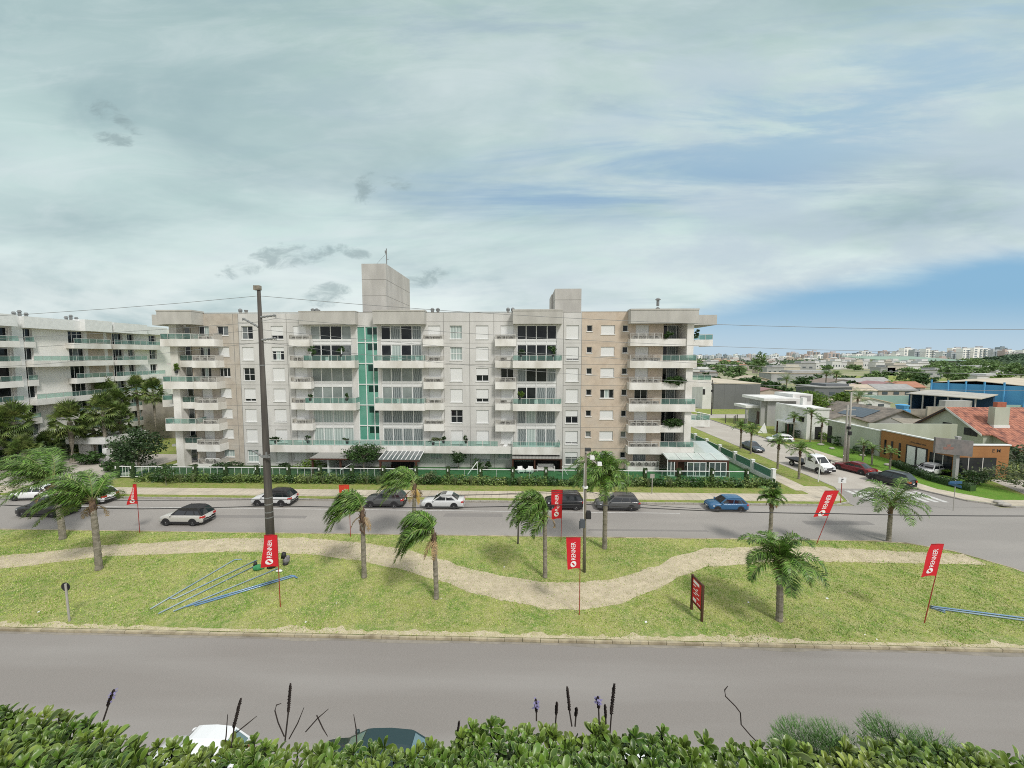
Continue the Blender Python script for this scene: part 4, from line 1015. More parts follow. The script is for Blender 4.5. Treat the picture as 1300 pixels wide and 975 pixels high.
mb = MB(); mb.box(x0 + .3, x0 + 2.9, 53.80, 53.85, 1.1, 1.9); mb.part('window', 'curtain', cn)
def armchair(px, y, lab, mat='white', rz=0):
    t = root('armchair', lab, 'chair', (P(px, 590, y).x, y, .13), rz); mb = MB(); mb.box(-.35, .35, -.35, .3, .25, .42); mb.part('seat', mat, t, local=True)
    mb = MB(); mb.hexa([(-.35, .2, .4), (.35, .2, .4), (.35, .34, .4), (-.35, .34, .4), (-.33, .34, .85), (.33, .34, .85), (.33, .44, .85), (-.33, .44, .85)]); mb.part('backrest', mat, t, local=True)
    for s in (-1, 1): mb = MB(); mb.box(s * .42 - .06, s * .42 + .06, -.35, .3, .2, .58); mb.part('armrest', mat, t, local=True)
    for a in (-.3, .3):
        for b in (-.28, .25): mb = MB(); mb.box(a - .03, a + .03, b - .03, b + .03, 0, .25); mb.part('leg', 'rail', t, local=True)
armchair(661, 51.5, 'white armchair on the left under the ribbed canopy', rz=.3); armchair(672.5, 51.5, 'white armchair on the right under the ribbed canopy', rz=-.3)
mb = MB(); xc = P(693, 592, 52.4).x; mb.box(xc - 1.1, xc + 1.1, 52.3, 53.1, .3, .55); mb.box(xc - 1.1, xc + 1.1, 53.0, 53.25, .55, 1.0); mb.box(xc - 1.25, xc - 1.1, 52.3, 53.25, .13, .8); mb.box(xc + 1.1, xc + 1.25, 52.3, 53.25, .13, .8)
mb.thing('sofa', 'wall_grey', 'grey sofa inside the dark timber lounge opening', 'sofa')
# glasshouse
x0, x1 = P(846, 590, 51.2).x, P(922.5, 590, 51.2).x; yb_, yf_ = 57.5, 50.6
M['pav_roof'] = pm('translucent_roof', (.55, .60, .57), (.48, .54, .51), 1.2, .25, coat=.6)
gh = root('glass_pavilion', 'glass pavilion with pale sheet roof and dark timber frame at the block corner', 'pavilion', ((x0 + x1) / 2, 54, .1))
mb = MB(); solid_roof(mb, x0 - .1, x1, yf_, 52.6, 2.35, 2.75, .06); solid_roof(mb, xRR + .1, x1, 52.603, yb_, 2.75, 3.35, .06); mb.part('roof', 'pav_roof', gh)
mb = MB()
for i in range(6):
    x = x0 + (x1 - x0 - .06) * i / 5; solid_roof(mb, x, x + .06, yf_ - .02, 52.55, 2.413, 2.81, .05)
mb.part('rafter', 'white', gh)
mb = MB(); mb.box(x0, x1, yf_, yf_ + .15, 2.1, 2.34); mb.box(x1 - .15, x1, yf_ + .15, yb_, 2.1, 2.34); mb.box(x1 - .25, x1, yf_ + .01, yf_ + .26, .1, 2.1); mb.box(x0 + 1.0, x0 + 1.3, yf_ + .02, yf_ + .12, .1, 2.1)
mb.box(x0 + 1.3, x0 + 2.4, yf_ + .7, yf_ + .8, .1, 2.1); mb.part('frame', 'wood', gh)
def glazed(x0, x1, y, z0, z1, n, par):
    mb = MB(); mb.box(x0, x1, y - .05, y + .03, z0, z0 + .12); mb.box(x0, x1, y - .05, y + .03, z1 - .1, z1)
    for i in range(n + 1): x = x0 + (x1 - x0 - .1) * i / n; mb.box(x, x + .1, y - .045, y + .025, z0 + .12, z1 - .1)
    f = mb.part('window', 'white', par); q = MB(); q.face([(x0 + .1, y, z0 + .12), (x1 - .1, y, z0 + .12), (x1 - .1, y, z1 - .1), (x0 + .1, y, z1 - .1)]); q.part('pane', 'clear_glass', f)
glazed(x0 + 2.5, x0 + 5.0, yf_ + .08, .12, 2.08, 3, gh); glazed(x0 + 5.35, x1 - .28, yf_ + .08, .12, 2.08, 3, gh); glazed(x0 - .1, x0 + .9, yf_ + .08, .12, 2.3, 2, gh)
mb = MB(); mb.box(x1 - .1, x1 - .02, yf_ + .3, yb_, .12, .25); 
for i in range(5): y = yf_ + .3 + (yb_ - yf_ - .4) * i / 4; mb.box(x1 - .1, x1 - .02, y, y + .1, .25, 2.08)
f = mb.part('window', 'white', gh); q = MB(); q.face([(x1 - .06, yf_ + .3, .25), (x1 - .06, yb_, .25), (x1 - .06, yb_, 2.08), (x1 - .06, yf_ + .3, 2.08)]); q.part('pane', 'clear_glass', f)
mb = MB(); mb.box(x0 + 3.2, x0 + 4.6, 52.2, 53, .8, .87); mb.box(x0 + 3.3, x0 + 3.4, 52.3, 52.9, .13, .8); mb.box(x0 + 4.4, x0 + 4.5, 52.3, 52.9, .13, .8); mb.thing('dining_table', 'wood', 'dark table inside the glass pavilion', 'table')
mb = MB(); mb.box(x1 - 3.0, x1 - 1.4, 53, 53.8, .13, .55); mb.box(x1 - 3.0, x1 - 1.4, 53.6, 53.9, .55, 1.0); mb.thing('sofa', 'white', 'white sofa behind the right-hand panes of the glass pavilion', 'sofa')
# white hand rails of the ramps
ri = 0
for (p0, q0, p1, q1, lab) in ((432, 597, 447, 588, 'white stair handrail left of the spreading garden tree'), (594, 602, 606, 586, 'white slanting rail by the round bush in the garden'), (714, 592, 720, 610, 'white slanting rail at the right end of the lounge canopy'), (322, 599, 330, 588, 'white slanting rail near the tall utility pole, behind the fence')):
    a = P(p0, q0, 50.2); b = P(p1, q1, 50.9); a.z = max(a.z, .15); b.z = max(b.z, .15); mb = MB(); mb.tube([a, b], .06, 6); mb.tube([(a.x, a.y, .12), a], .04, 6); mb.tube([(b.x, b.y, .12), b], .04, 6)
    mb.thing('handrail', 'white', lab, 'handrail')
# balcony planting and chairs
def bal_plant(px, py, y, r, label, leaf='leaf', hang=False, name='potted_plant'):
    p = P(px, py, y); t = root(name, label, 'plant', tuple(p))
    if not hang: mb = MB(); mb.tube([(0, 0, -.42), (0, 0, -.05)], [.16, .22], 8); mb.part('pot', 'lead', t, local=True)
    mb = MB(); leaf_cloud(mb, (0, 0, r[2] * .6 if not hang else -.05), r, int((900 if hang else 330) * max(r)), .13); mb.part('foliage', leaf, t, local=True)
for a in ((397, 448.5, 52.75, (.7, .25, .6), 'leafy plant at the left of the left glazed bay, fifth-floor balcony', 'leaf'), (433, 449, 52.75, (.5, .25, .75), 'tall plant at the right of the left glazed bay, fifth-floor balcony', 'leaf'), (661, 449, 52.75, (.6, .25, .6), 'bushy plant at the left of the right glazed bay, fifth-floor balcony', 'leaf_dark'), (702, 449, 52.75, (.6, .25, .75), 'bushy plant at the right of the right glazed bay, fifth-floor balcony', 'leaf'),
          (660, 503, 52.75, (.45, .2, .7), 'yellowish plant on the third-floor balcony of the right glazed bay', 'leaf_lime'), (394, 505, 52.75, (.35, .2, .5), 'dark plant on the third-floor balcony of the left glazed bay', 'leaf_dark'), (440, 505, 52.75, (.35, .2, .6), 'slim plant on the third-floor balcony of the left glazed bay', 'leaf'),
          (391, 559, 52.8, (.5, .25, .55), 'dark plant on the terrace below the left glazed bay', 'leaf_dark'), (441, 560, 52.8, (.5, .25, .4), 'low plant on the terrace right of the left glazed bay', 'leaf_dark'), (563, 559, 52.8, (.42, .3, .5), 'round potted bush on the terrace, the left one of two', 'leaf_dark'), (591.5, 559, 52.8, (.42, .3, .5), 'round potted bush on the terrace, the right one of two', 'leaf_dark'),
          (350, 559.5, 52.8, (1.1, .22, .3), 'low dark hedge trough on the terrace beside the utility pole', 'leaf_dark'), (550, 561, 52.7, (1.1, .2, .35), 'pale planting trough on the terrace by the middle bay', 'leaf_grey'), (226, 441, 54.2, (.6, .3, .7), 'green plant on the fifth-floor corner balcony at the left end', 'leaf'), (224, 470, 53.0, (.7, .3, .6), 'bushy plant on the fourth-floor corner balcony at the left end', 'leaf_lime')):
    bal_plant(*a)
for a in ((849, 425, 53.0, (.7, .25, .5), 'trailing plant hanging over the top-floor ledge at the right end', 'leaf', True), (856, 482, 53.0, (1.5, .28, .65), 'thick ivy spilling over the fourth-floor ledge at the right end', 'leaf', True), (855, 537, 53.0, (1.45, .28, .6), 'thick ivy spilling over the second-floor ledge at the right end', 'leaf', True), (884.5, 424, 57.2, (.5, .3, .6), 'dark plant on the top-floor side balcony at the right end', 'leaf_dark', True)):
    bal_plant(*a, name='trailing_plant')
ch = None
spots = [(494, 5, 'middle glazed bay, fifth-floor balcony, left one'), (507, 5, 'middle glazed bay, fifth-floor balcony, right one'), (503, 3, 'middle glazed bay, third-floor balcony, left one'), (528, 3, 'middle glazed bay, third-floor balcony, right one'), (682, 3, 'right glazed bay, third-floor balcony, left one'), (696, 3, 'right glazed bay, third-floor balcony, right one'), (641, 1, 'terrace left of the right glazed bay'), (528, 5, 'middle glazed bay, fifth-floor balcony, dark far right one'), (412, 5, 'left glazed bay, fifth-floor balcony')]
for px, k, lab in spots:
    if ch is None:
        ch = t = root('balcony_chair', '', 'chair'); mb = MB(); mb.box(-.24, .24, -.24, .24, .42, .47); mb.part('seat', 'white', t, local=True)
        mb = MB(); mb.box(-.24, .24, .2, .26, .47, .95); mb.part('backrest', 'white', t, local=True)
        for a in (-.2, .2):
            for b in (-.2, .2): mb = MB(); mb.box(a - .02, a + .02, b - .02, b + .02, 0, .42); mb.part('leg', 'white', t, local=True)
    else: t = copy_tree(ch)
    place(t, (FX(px, 53), 53.1, fl(k) - .16 + (.0)), rnd.uniform(-.6, .6), 1.1, 'small pale chair on the ' + lab); t['group'] = 'chairs on the balconies'

# ------------------------------------------------------------------ palms
def frond(mb, base, az, el, ln, wind, droop, rng, nl=34, lw=.028, ll=.55, m=0, mr=1, spread=.85):
    p = Vector(base); d = Vector((math.cos(az) * math.cos(el), math.sin(az) * math.cos(el), math.sin(el))); n = 12; st = ln / n
    pts = [p.copy()]; dirs = [d.copy()]
    for i in range(n):
        f = (i + 1) / n
        d = (d + Vector((wind[0], wind[1], wind[2])) * (.08 + .24 * f) + Vector((0, 0, -droop)) * (.05 + .46 * f * f)).normalized()
        p = p + d * st; pts.append(p.copy()); dirs.append(d.copy())
    mb.tube(pts, [.032 * (1 - .8 * i / n) + .004 for i in range(n + 1)], 4, mr, False)
    W = Vector(wind)
    for i in range(nl):
        t = .14 + .86 * (i + rng.random() * .6) / nl; q = t * n; j = min(int(q), n - 1); c0 = pts[j].lerp(pts[j + 1], q - j); dd = dirs[j].lerp(dirs[j + 1], q - j).normalized()
        side = dd.cross(Vector((0, 0, 1)))
        if side.length < .05: side = dd.cross(Vector((0, 1, 0)))
        side.normalize(); up = side.cross(dd)
        L_ = ll * (math.sin(math.pi * min(1, t * .85 + .12)) ** .6) * rng.uniform(.8, 1.15)
        for s in (-1, 1):
            a = (side * s * spread + dd * rng.uniform(.45, .75) + up * rng.uniform(-.1, .35)).normalized()
            b = (a + Vector((0, 0, -1)) * rng.uniform(.45, .95) + W * rng.uniform(.5, 1.0)).normalized()
            m1 = c0 + a * L_ * .5; tip = m1 + b * L_ * .55; wv = dd.cross(a).cross(a).normalized() * lw if rng.random() < .5 else dd * lw
            mb.face([c0 - wv * .6, c0 + wv * .6, m1 + wv, m1 - wv], m); mb.face([m1 - wv, m1 + wv, tip], m)
def palm(label, loc, th, lean=(0, 0), fl_=2.3, wind=(-1, 0, -.1), ws=.5, n=20, r=.15, droop=.55, dry=True, seed=1, group='palms on the grass median', loop=False, ll=.55, el=(-.1, 1.25), flower=False, asym=None, nl=34, bias=0):
    rng = random.Random(seed); t = root('palm_tree', label, 'palm tree', (loc[0], loc[1], .1), 0, group)
    top = Vector((lean[0], lean[1], th))
    pts = [Vector((0, 0, -.1)), Vector((0, 0, .12)), Vector((lean[0] * .2, lean[1] * .2, th * .3)), Vector((lean[0] * .5, lean[1] * .5, th * .6)), top]
    mb = MB(); k = 22; pp = []; rr = []
    for i in range(k + 1):
        f = i / k; p = Vector((lean[0] * f * f, lean[1] * f * f, th * f - .08)); pp.append(p); rr.append(r * (1.18 - .25 * f + .22 * math.exp(-f * 12) + .10 * math.sin(f * math.pi)) * (1.05 if i % 2 else .95))
    mb.tube(pp, rr, 10); mb.part('trunk', 'bark', t, local=True, smooth=False)
    mb = MB()                                            # old leaf bases under the crown
    for i in range(34):
        a = rng.uniform(0, 6.28); z = rng.uniform(-1.05, .05); o = Vector((math.cos(a), math.sin(a), 0)); b0 = top + o * r * .75 + Vector((0, 0, z)); e = b0 + o * rng.uniform(.06, .20) + Vector((0, 0, rng.uniform(.2, .5))); wv = Vector((-o.y, o.x, 0)) * .055
        mb.face([b0 - wv, b0 + wv, e + wv * .6, e - wv * .6])
    mb.tube([top + Vector((0, 0, -.95)), top + Vector((0, 0, -.3)), top + Vector((0, 0, .25))], [r * .85, r * 1.18, r * .9], 9)
    mb.part('leaf_bases', 'bark_dry', t, local=True)
    mb = MB(); W = Vector(wind) * ws
    for i in range(n):
        az = (math.pi + bias * 1.45 * (rng.random() + rng.random() - 1)) if bias else i * 2.39996 + rng.uniform(-.3, .3); f = (i + .5) / n; e = el[0] + (el[1] - el[0]) * f + rng.uniform(-.12, .12)
        L_ = fl_ * rng.uniform(.82, 1.08)
        if asym: L_ *= 1 + asym * (-math.cos(az))
        frond(mb, top + Vector((0, 0, .15)), az, e, L_, W, droop * rng.uniform(.8, 1.2), rng, ll=ll, nl=nl)
    mb.part('crown', ['frond', 'frond_rib'], t, local=True)
    if dry:
        mb = MB()
        for i in range(3): frond(mb, top + Vector((0, 0, -.15)), rng.uniform(0, 6.28), rng.uniform(-.5, -.1), fl_ * .5, W * .5, 1.1, rng, nl=16, m=0, mr=0, ll=.35)
        mb.part('dry_fronds', 'frond_dry', t, local=True)
    if loop:
        mb = MB()
        for q in range(3): mb.tube([top + Vector((.04 + .05 * q, -.16, -.1)), top + Vector((.30 - .1 * q, -.22, -.7)), top + Vector((.22, -.22, -1.25 - .1 * q)), top + Vector((-.02 - .05 * q, -.22, -1.15)), top + Vector((-.2 + .05 * q, -.18, -.4))], .03, 5)
        mb.part('hanging_stalk', 'bark_dry', t, local=True)
    if flower:
        mb = MB()
        for q in range(80): 
            s0 = top + Vector((.2, -.1, -.1)); e = s0 + Vector((rng.gauss(.18, .1), rng.gauss(-.08, .06), -rng.uniform(.5, 1.4))); mb.face([s0, s0 + Vector((.03, 0, 0)), e + Vector((.03, 0, 0)), e])
        M['flower'] = pm('palm_inflorescence', (.62, .45, .16), (.5, .34, .1), 3, .8); mb.part('inflorescence', 'flower', t, local=True)
    return t
palm('palm with full dark crown swept left, nearer of the two at the left edge', G(126, 725), 5.1, (-.1, 0), 3.1, ws=.30, n=36, seed=3, r=.17, droop=.62, asym=.25, ll=.8, nl=54, el=(.0, 1.3), bias=1.7)
palm('palm with wide ragged crown, further back of the two at the left edge', G(80, 686), 5.0, (-.35, 0), 4.0, ws=.36, n=36, seed=5, r=.18, droop=.6, asym=.35, ll=.95, nl=56, el=(.05, 1.3), bias=1.5)
palm('wind-bent palm with a looped dry stalk under its crown, right of the tall pole', G(462.5, 735), 4.75, (.0, 0), 2.6, ws=.6, n=28, seed=8, loop=True, r=.14, droop=1.15, asym=.2, ll=.8, nl=52, el=(.2, 1.5), bias=1.0)
palm('palm bent hard left with fronds hanging low beside the sandy path', G(554, 762), 4.2, (-.1, 0), 2.8, ws=.55, n=28, seed=12, r=.13, droop=1.35, asym=.15, ll=.85, nl=54, el=(.2, 1.55), bias=1.0)
palm('palm with yellow flower stalk standing behind the hard-bent palm', G(526, 688), 4.75, (.1, 0), 2.8, ws=.65, n=26, seed=14, flower=True, r=.14, droop=.8, asym=.25, ll=.8, nl=50, el=(.3, 1.4), bias=1.2)
palm('thin palm with loose left-swept crown left of the centre lamp pole', G(692, 735), 4.7, (-.05, 0), 2.6, ws=.55, n=25, seed=21, r=.13, droop=1.1, asym=.15, ll=.75, nl=50, el=(.1, 1.5), bias=1.3)
palm('tall bushy palm directly right of the centre lamp pole', G(767.5, 698), 6.0, (0, 0), 2.9, ws=.28, n=36, seed=23, r=.16, droop=.85, ll=.85, asym=.15, nl=52, el=(.1, 1.4))
palm('stout palm with drooping umbrella crown in front of the sign board', G(989, 790), 3.55, (-.15, 0), 2.55, ws=.1, n=22, seed=31, r=.16, droop=.95, ll=.75, el=(.0, 1.35), nl=54)
palm('small narrow palm peeping out behind the stout umbrella palm', G(977, 697), 4.1, (0, 0), 1.15, ws=.1, n=16, seed=33, r=.13, droop=.75, ll=.55, el=(.2, 1.3), nl=32)
palm('airy spreading palm at the right-hand tip of the median', G(1128, 688), 3.15, (0, 0), 2.9, ws=.1, n=20, seed=37, r=.14, droop=.62, ll=.75, dry=False, el=(-.05, 1.15), nl=38)
sp = 'small palms planted along the side street'
for i, (px, py, th, lab) in enumerate(((940, 571, 3.6, 'small street palm, left of the pair beside the slate sedan'), (953, 577, 3.7, 'small street palm, right of the pair beside the slate sedan'), (987, 596, 3.6, 'small street palm behind the flatbed of the white truck'), (1014, 609, 3.7, 'small street palm directly in front of the white truck'))):
    palm(lab, G(px, py), th, (0, 0), 1.75, ws=.1, n=17, seed=50 + i, r=.12, droop=.6, dry=False, group=sp, nl=22, ll=.5)
for i, (px, py, Y, th, lab) in enumerate(((1010, 560, 73, 4.2, 'slim young palm at the white house door, leftmost of three'), (1032, 560, 72, 5.2, 'slim young palm by the white house, tallest middle one of three'), (1046, 560, 70, 4.0, 'slim young palm by the white house, rightmost of three'))):
    p = P(px, 500, Y); palm(lab, (p.x, Y), th, (0, 0), 1.6, ws=.05, n=13, seed=60 + i, r=.1, droop=.5, dry=False, group='young palms by the white house', nl=20)
for i, (px, Y, th, lab) in enumerate(((1108, 59, 2.4, 'short young palm at the left end of the orange wall'), (1120, 57, 2.3, 'short young palm, second along the orange wall'), (1144, 55, 2.2, 'short young palm nearest the white garage doors'))):
    p = P(px, 500, Y); palm(lab, (p.x - .8, Y), th, (0, 0), 1.2, ws=.05, n=12, seed=70 + i, r=.09, droop=.45, dry=False, group='young palms along the orange wall', nl=16, ll=.4)
for i, (px, Y, th, fr_, lab) in enumerate(((1000, 150, 6.5, 4.2, 'big feathery palm beyond the grey box house'), (1092, 105, 4.5, 4.0, 'wide feathery palm behind the solar-panel roof'), (1050, 170, 8, 2.6, 'slender palm left of the white gabled houses'), (1063, 168, 8, 2.6, 'slender palm right beside the white gabled houses'))):
    p = P(px, 460, Y); palm(lab, (p.x, Y), th, (0, 0), fr_, ws=.08, n=26, seed=80 + i, r=.2, droop=.5, dry=False, group='palms among the distant houses', nl=20, ll=.9)
# fan palms in front of the left block
def fan_crown(mb, c0, n, R_, rng, m=0):
    """costapalmate fans on stalks all round the growing point; young ones stand up, old ones hang"""
    for i in range(n):
        f = (i + .5) / n; el = 1.45 - 2.35 * f + rng.uniform(-.15, .15); az = i * 2.39996 + rng.uniform(-.3, .3)
        v = Vector((math.cos(az) * math.cos(el), math.sin(az) * math.cos(el), math.sin(el))); pl = R_ * rng.uniform(.48, .62); c1 = c0 + v * pl + Vector((0, 0, -.06 * pl))
        s = v.cross(Vector((0, 0, 1)))
        s = s.normalized() if s.length > .05 else Vector((1, 0, 0)); w3 = Vector((s.x, s.y, s.z)) * .03
        mb.face([c0 - w3, c0 + w3, c1 + w3 * .6, c1 - w3 * .6], m)
        L_ = R_ * rng.uniform(.42, .52); nrm = s.cross(v); roll = rng.uniform(-.5, .5); s2 = (s * math.cos(roll) + nrm * math.sin(roll))
        for j in range(15):
            a = (j - 7) * .235; d = (v * math.cos(a) + s2 * math.sin(a)).normalized(); t_ = (s2 * math.cos(a) - v * math.sin(a)); e1 = c1 + d * L_ * .55; tip = e1 + (d + Vector((0, 0, -.25 - .35 * rng.random()))).normalized() * L_ * .5; wv = t_ * L_ * .065
            mb.face([c1, e1 - wv, e1 + wv], m); mb.face([e1 - wv, tip, e1 + wv], m)
fan_lab = ['leftmost low fan palm with yellowish skirt', 'fan palm standing left of the tall slender pair behind', 'big fan palm with arching yellow stalks near the gatehouse', 'fan palm just left of the gatehouse roof', 'tall slender fan palm by the beige strip, left of the pair', 'tall slender fan palm nearest the corner block, right of the pair', 'mid-height fan palm in front of the white balconies', 'dark fan palm right of the gatehouse', 'fan palm half hidden at the left picture edge', 'fan palm behind the gatehouse, darkest and lowest']
fan_lab += ['low bushy fan palm crowded under the leftmost ones', 'fan palm rising behind the big arching one', 'short fan palm between the gatehouse and the left edge', 'fan palm just above the gatehouse roof, in front of the balconies', 'fan palm right of the one above the gatehouse, half in shade']
for i, (px, py, Y, R_, tr) in enumerate(((18, 536, 52, 3.1, .3), (57, 520, 60, 3.0, .22), (88, 535, 55, 3.3, .3), (130, 522, 57, 3.0, .22), (173, 495, 66, 2.7, .18), (194, 497, 66, 2.6, .18), (133, 500, 66, 3.0, .25), (152, 532, 60, 2.7, .22), (-8, 550, 50, 2.8, .3), (108, 560, 62, 2.4, .25), (30, 575, 51, 2.6, .3), (72, 508, 66, 2.8, .22), (62, 566, 56, 2.6, .28), (118, 545, 58, 2.8, .24), (146, 512, 62, 2.7, .2))):
    p = P(px, py, Y); rng = random.Random(200 + i)
    t = root('fan_palm', fan_lab[i], 'palm tree', (p.x, Y, 0), 0, 'fan palms in front of the left block'); mb = MB(); mb.tube([(0, 0, -.05), (.1, 0, p.z * .5), (0, 0, p.z)], [tr * 1.3, tr, tr * .9], 9); mb.part('trunk', 'bark', t, local=True)
    mb = MB(); fan_crown(mb, Vector((0, 0, p.z)), 52, R_, rng); mb.v = [(x * .74, y * .74, p.z + (z - p.z) * 1.12) for x, y, z in mb.v]; mb.part('crown', 'fan', t, local=True)
    mb = MB(); 
    for q in range(26):
        a = rng.uniform(0, 6.28); o = Vector((math.cos(a), math.sin(a), 0)); b0 = Vector((0, 0, p.z - rng.uniform(.1, .5))) ; e = b0 + o * rng.uniform(.15, .4) + Vector((0, 0, -rng.uniform(.7, 1.3))); wv = Vector((-o.y, o.x, 0)) * .1; mb.face([b0, b0 + wv, e + wv, e])
    mb.part('dry_skirt', 'frond_dry', t, local=True)

for i, (px, Y, rr, lf, lab) in enumerate(((8, 51, (3.2, 1.6, 1.5), 'leaf_dark', 'dark undergrowth shrub at the left edge beneath the fan palms'), (45, 54, (3.4, 1.8, 1.7), 'leaf', 'leafy undergrowth shrub beneath the second fan palm'), (75, 58, (3.0, 1.6, 2.0), 'leaf_dark', 'tall dark undergrowth shrub behind the white garden wall'), (112, 53.8, (2.4, 1.0, 1.0), 'leaf', 'green shrub before the gatehouse'), (160, 56, (2.6, 1.6, 1.6), 'leaf_dark', 'dark shrub between the gatehouse and the rounded tree'), (150, 50.5, (2.2, .9, .8), 'leaf', 'low leafy shrub at the left end of the glass fence'))):
    p = P(px, 590, Y); shrub(lab, (p.x, Y), rr, lf, int(520 * rr[0]), .2)
# ------------------------------------------------------------------ banners on poles
def flag(label, base, h, w_, bh, top_off=(0, 0), skew=0.0, wave=.06, mat='red', az=0.0, fold=False, text=True, narrow=0.0):
    """pole with a hanging banner to its left; lettering runs up the cloth"""
    t = root('banner_flag', label, 'flag', (base[0], base[1], .1), 0, 'red banners along the median')
    top = Vector((top_off[0], top_off[1], h)); mb = MB(); mb.tube([(0, 0, -.1), top * .5, top], [.028, .024, .02], 6); mb.part('pole', 'red_pole', t, local=True)
    ca, sa = math.cos(az), math.sin(az)
    def fn(u, v, off=0.0):           # u 0 at pole .. 1 free edge ; v 0 bottom .. 1 top
        a = top * ((h - bh * (1 - v)) / h)
        ww = w_ * (1 - narrow * v)
        x = -u * ww - skew * (1 - v) * u; y = wave * math.sin(u * 4.2 + v * 5.0) * u + off - .02
        if fold and .36 < v < .5: y += .10 * u; x += .25 * u
        z = a.z - .06 * u * (1 - v) + .02 * math.sin(u * 5)
        return Vector((a.x + x * ca - y * sa, a.y + x * sa + y * ca, z))
    mb = MB(); nu, nv = 8, 18; b = len(mb.v)
    for j in range(nv + 1):
        for i in range(nu + 1): mb.v.append(tuple(fn(i / nu, j / nv)))
    for j in range(nv):
        for i in range(nu): q = b + j * (nu + 1) + i; mb.f.append((q, q + nu + 1, q + nu + 2, q + 1)); mb.m.append(0)
    cloth = mb.part('banner', mat, t, local=True, smooth=True)
    mb = MB(); mb.tube([fn(0, 1), fn(1, 1)], .016, 5); mb.part('top_rod', 'red_pole', t, local=True)
    if text:
        sz = .40 * w_; L_ = bh
        sz = .46 * w_
        mb = text_mb('RENNER', sz, lambda x, y: fn(.36 + y / w_, .28 + x * (.62 / (sz * 4.15)), -.016))
        rc = sz * .50; c0 = (.36 + .36 * sz / w_, .28 - rc * 1.3 / L_)
        ring = []
        for i in range(20):
            a = 2 * math.pi * i / 20; ring.append(fn(c0[0] + rc * math.cos(a) / w_, c0[1] + rc * math.sin(a) / L_, -.014))
        mb.face(ring)
        mb.part('lettering', 'letter', cloth, local=True)
        mb = MB(); g = rc * .55
        mb.face([fn(c0[0] + (-g - .05 * sz) / w_, c0[1] + (-g * .8) / L_, -.018), fn(c0[0] + (-g * .6 + .1 * sz) / w_, c0[1] + (-g) / L_, -.018), fn(c0[0] + (g + .05 * sz) / w_, c0[1] + g * .8 / L_, -.018), fn(c0[0] + (g * .6 - .1 * sz) / w_, c0[1] + g / L_, -.018)])
        mb.part('emblem', 'red', cloth, local=True)
    return t
flag('red banner on a pole in front of the tall utility pole', G(356, 773), 4.75, .82, 2.05, skew=.28, wave=.05)
flag('red banner standing alone on the sandy path, near the centre lamp pole', G(735.5, 783), 4.95, .86, 1.95, skew=-.1, wave=.05)
flag('red banner on a leaning pole at the far right of the median', G(1173, 793), 4.9, .72, 1.95, top_off=(.75, .0), skew=.2, wave=.05)
flag('red banner on a leaning pole in front of the side street crossing', G(1036, 692), 4.65, 1.15, 2.2, top_off=(1.6, 0), skew=.1, wave=.04)
flag('folded red banner in front of the black parked car', G(712, 690), 4.6, .95, 2.5, skew=-.1, wave=.08, fold=True, top_off=(.1, 0))
flag('narrow red banner at the left beside the silver moving car', G(177.5, 678), 4.5, .82, 1.8, skew=.1, wave=.1, narrow=.6, top_off=(-.0, 0))
flag('orange-red banner half hidden behind the palm with the looped stalk', G(445, 683), 4.7, .9, 2.6, mat='orange_flag', wave=.06, text=True)

# ------------------------------------------------------------------ poles, lines, signs
b = G(345, 722); hz = 20.9
tp = root('utility_pole', 'very tall weathered concrete utility pole at the left of the median', 'utility pole', (b.x, b.y, .1))
ux = P(332.5, 368, b.y).x - b.x
mb = MB(); mb.tube([(0, 0, -.2), (0, 0, 5), (0, 0, 12), (0, 0, hz)], [.315, .275, .20, .115], 12); mb.part('shaft', 'wood_pole', tp, local=True, smooth=True)
mb = MB(); mb.box(-.30, .13, -.15, .13, hz - .30, hz + .02); mb.part('cap', 'bark', tp, local=True)
def zat(py): return CH - (py - 452) * b.y / FPX - .12
for (py, sx, ln, dz) in ((402, 1, 1.0, .05), (410, -1, .95, .5), (431, 1, .95, .05), (581, -1, .7, .45)):
    mb = MB(); z = zat(py); a0 = Vector((sx * .12, -.05, z - .25 * (sx < 0))); e = Vector((sx * (.24 + ln), -.12, z + .12 + .25 * (sx < 0)))
    n = 9; pts = [a0.lerp(e, i / n) for i in range(n + 1)]; mb.tube(pts, [.05 if i % 2 else .095 for i in range(n + 1)], 8); mb.tube([e, e + Vector((0, 0, -.18))], .03, 6); mb.part('insulator', 'insul', tp, local=True)
mb = MB()
for z in (3.9, 4.3, 4.9, 5.4, 8.6, 15.2): mb = MB(); mb.tube([(0, 0, z), (0, 0, z + .07)], .325 - .0095 * z, 12); mb.part('clamp_band', 'insul', tp, local=True)
mb = MB(); mb.box(-.1, .5, -.40, -.34, 8.5, 8.62); mb.box(.26, .34, -.48, -.40, 8.5, 8.95); mb.part('bracket', 'insul', tp, local=True)
bx, by = b.x, b.y
c2 = G(741.5, 728)
lp = root('lamp_pole', 'slim concrete lamp pole with floodlights at the middle of the median', 'lamp post', (c2.x, c2.y, .1))
mb = MB(); mb.tube([(0, 0, -.1), (0, 0, 4), (0, 0, 9.1)], [.125, .105, .075], 10); mb.part('shaft', 'lamp_pole', lp, local=True, smooth=True)
mb = MB(); mb.tube([(0, 0, 8.75), (.95, -.1, 8.05)], .045, 6); mb.box(-.05, .05, -.2, .2, 9.0, 9.08); mb.part('arm', 'pole_grey', lp, local=True)
for (x, z) in ((.42, 8.55), (.95, 8.1)):
    mb = MB(); mb.hexa([(x - .16, -.38, z), (x + .16, -.38, z), (x + .16, -.15, z + .05), (x - .16, -.15, z + .05), (x - .14, -.34, z + .24), (x + .14, -.34, z + .24), (x + .14, -.15, z + .24), (x - .14, -.15, z + .24)]); mb.part('floodlight', 'white', lp, local=True)
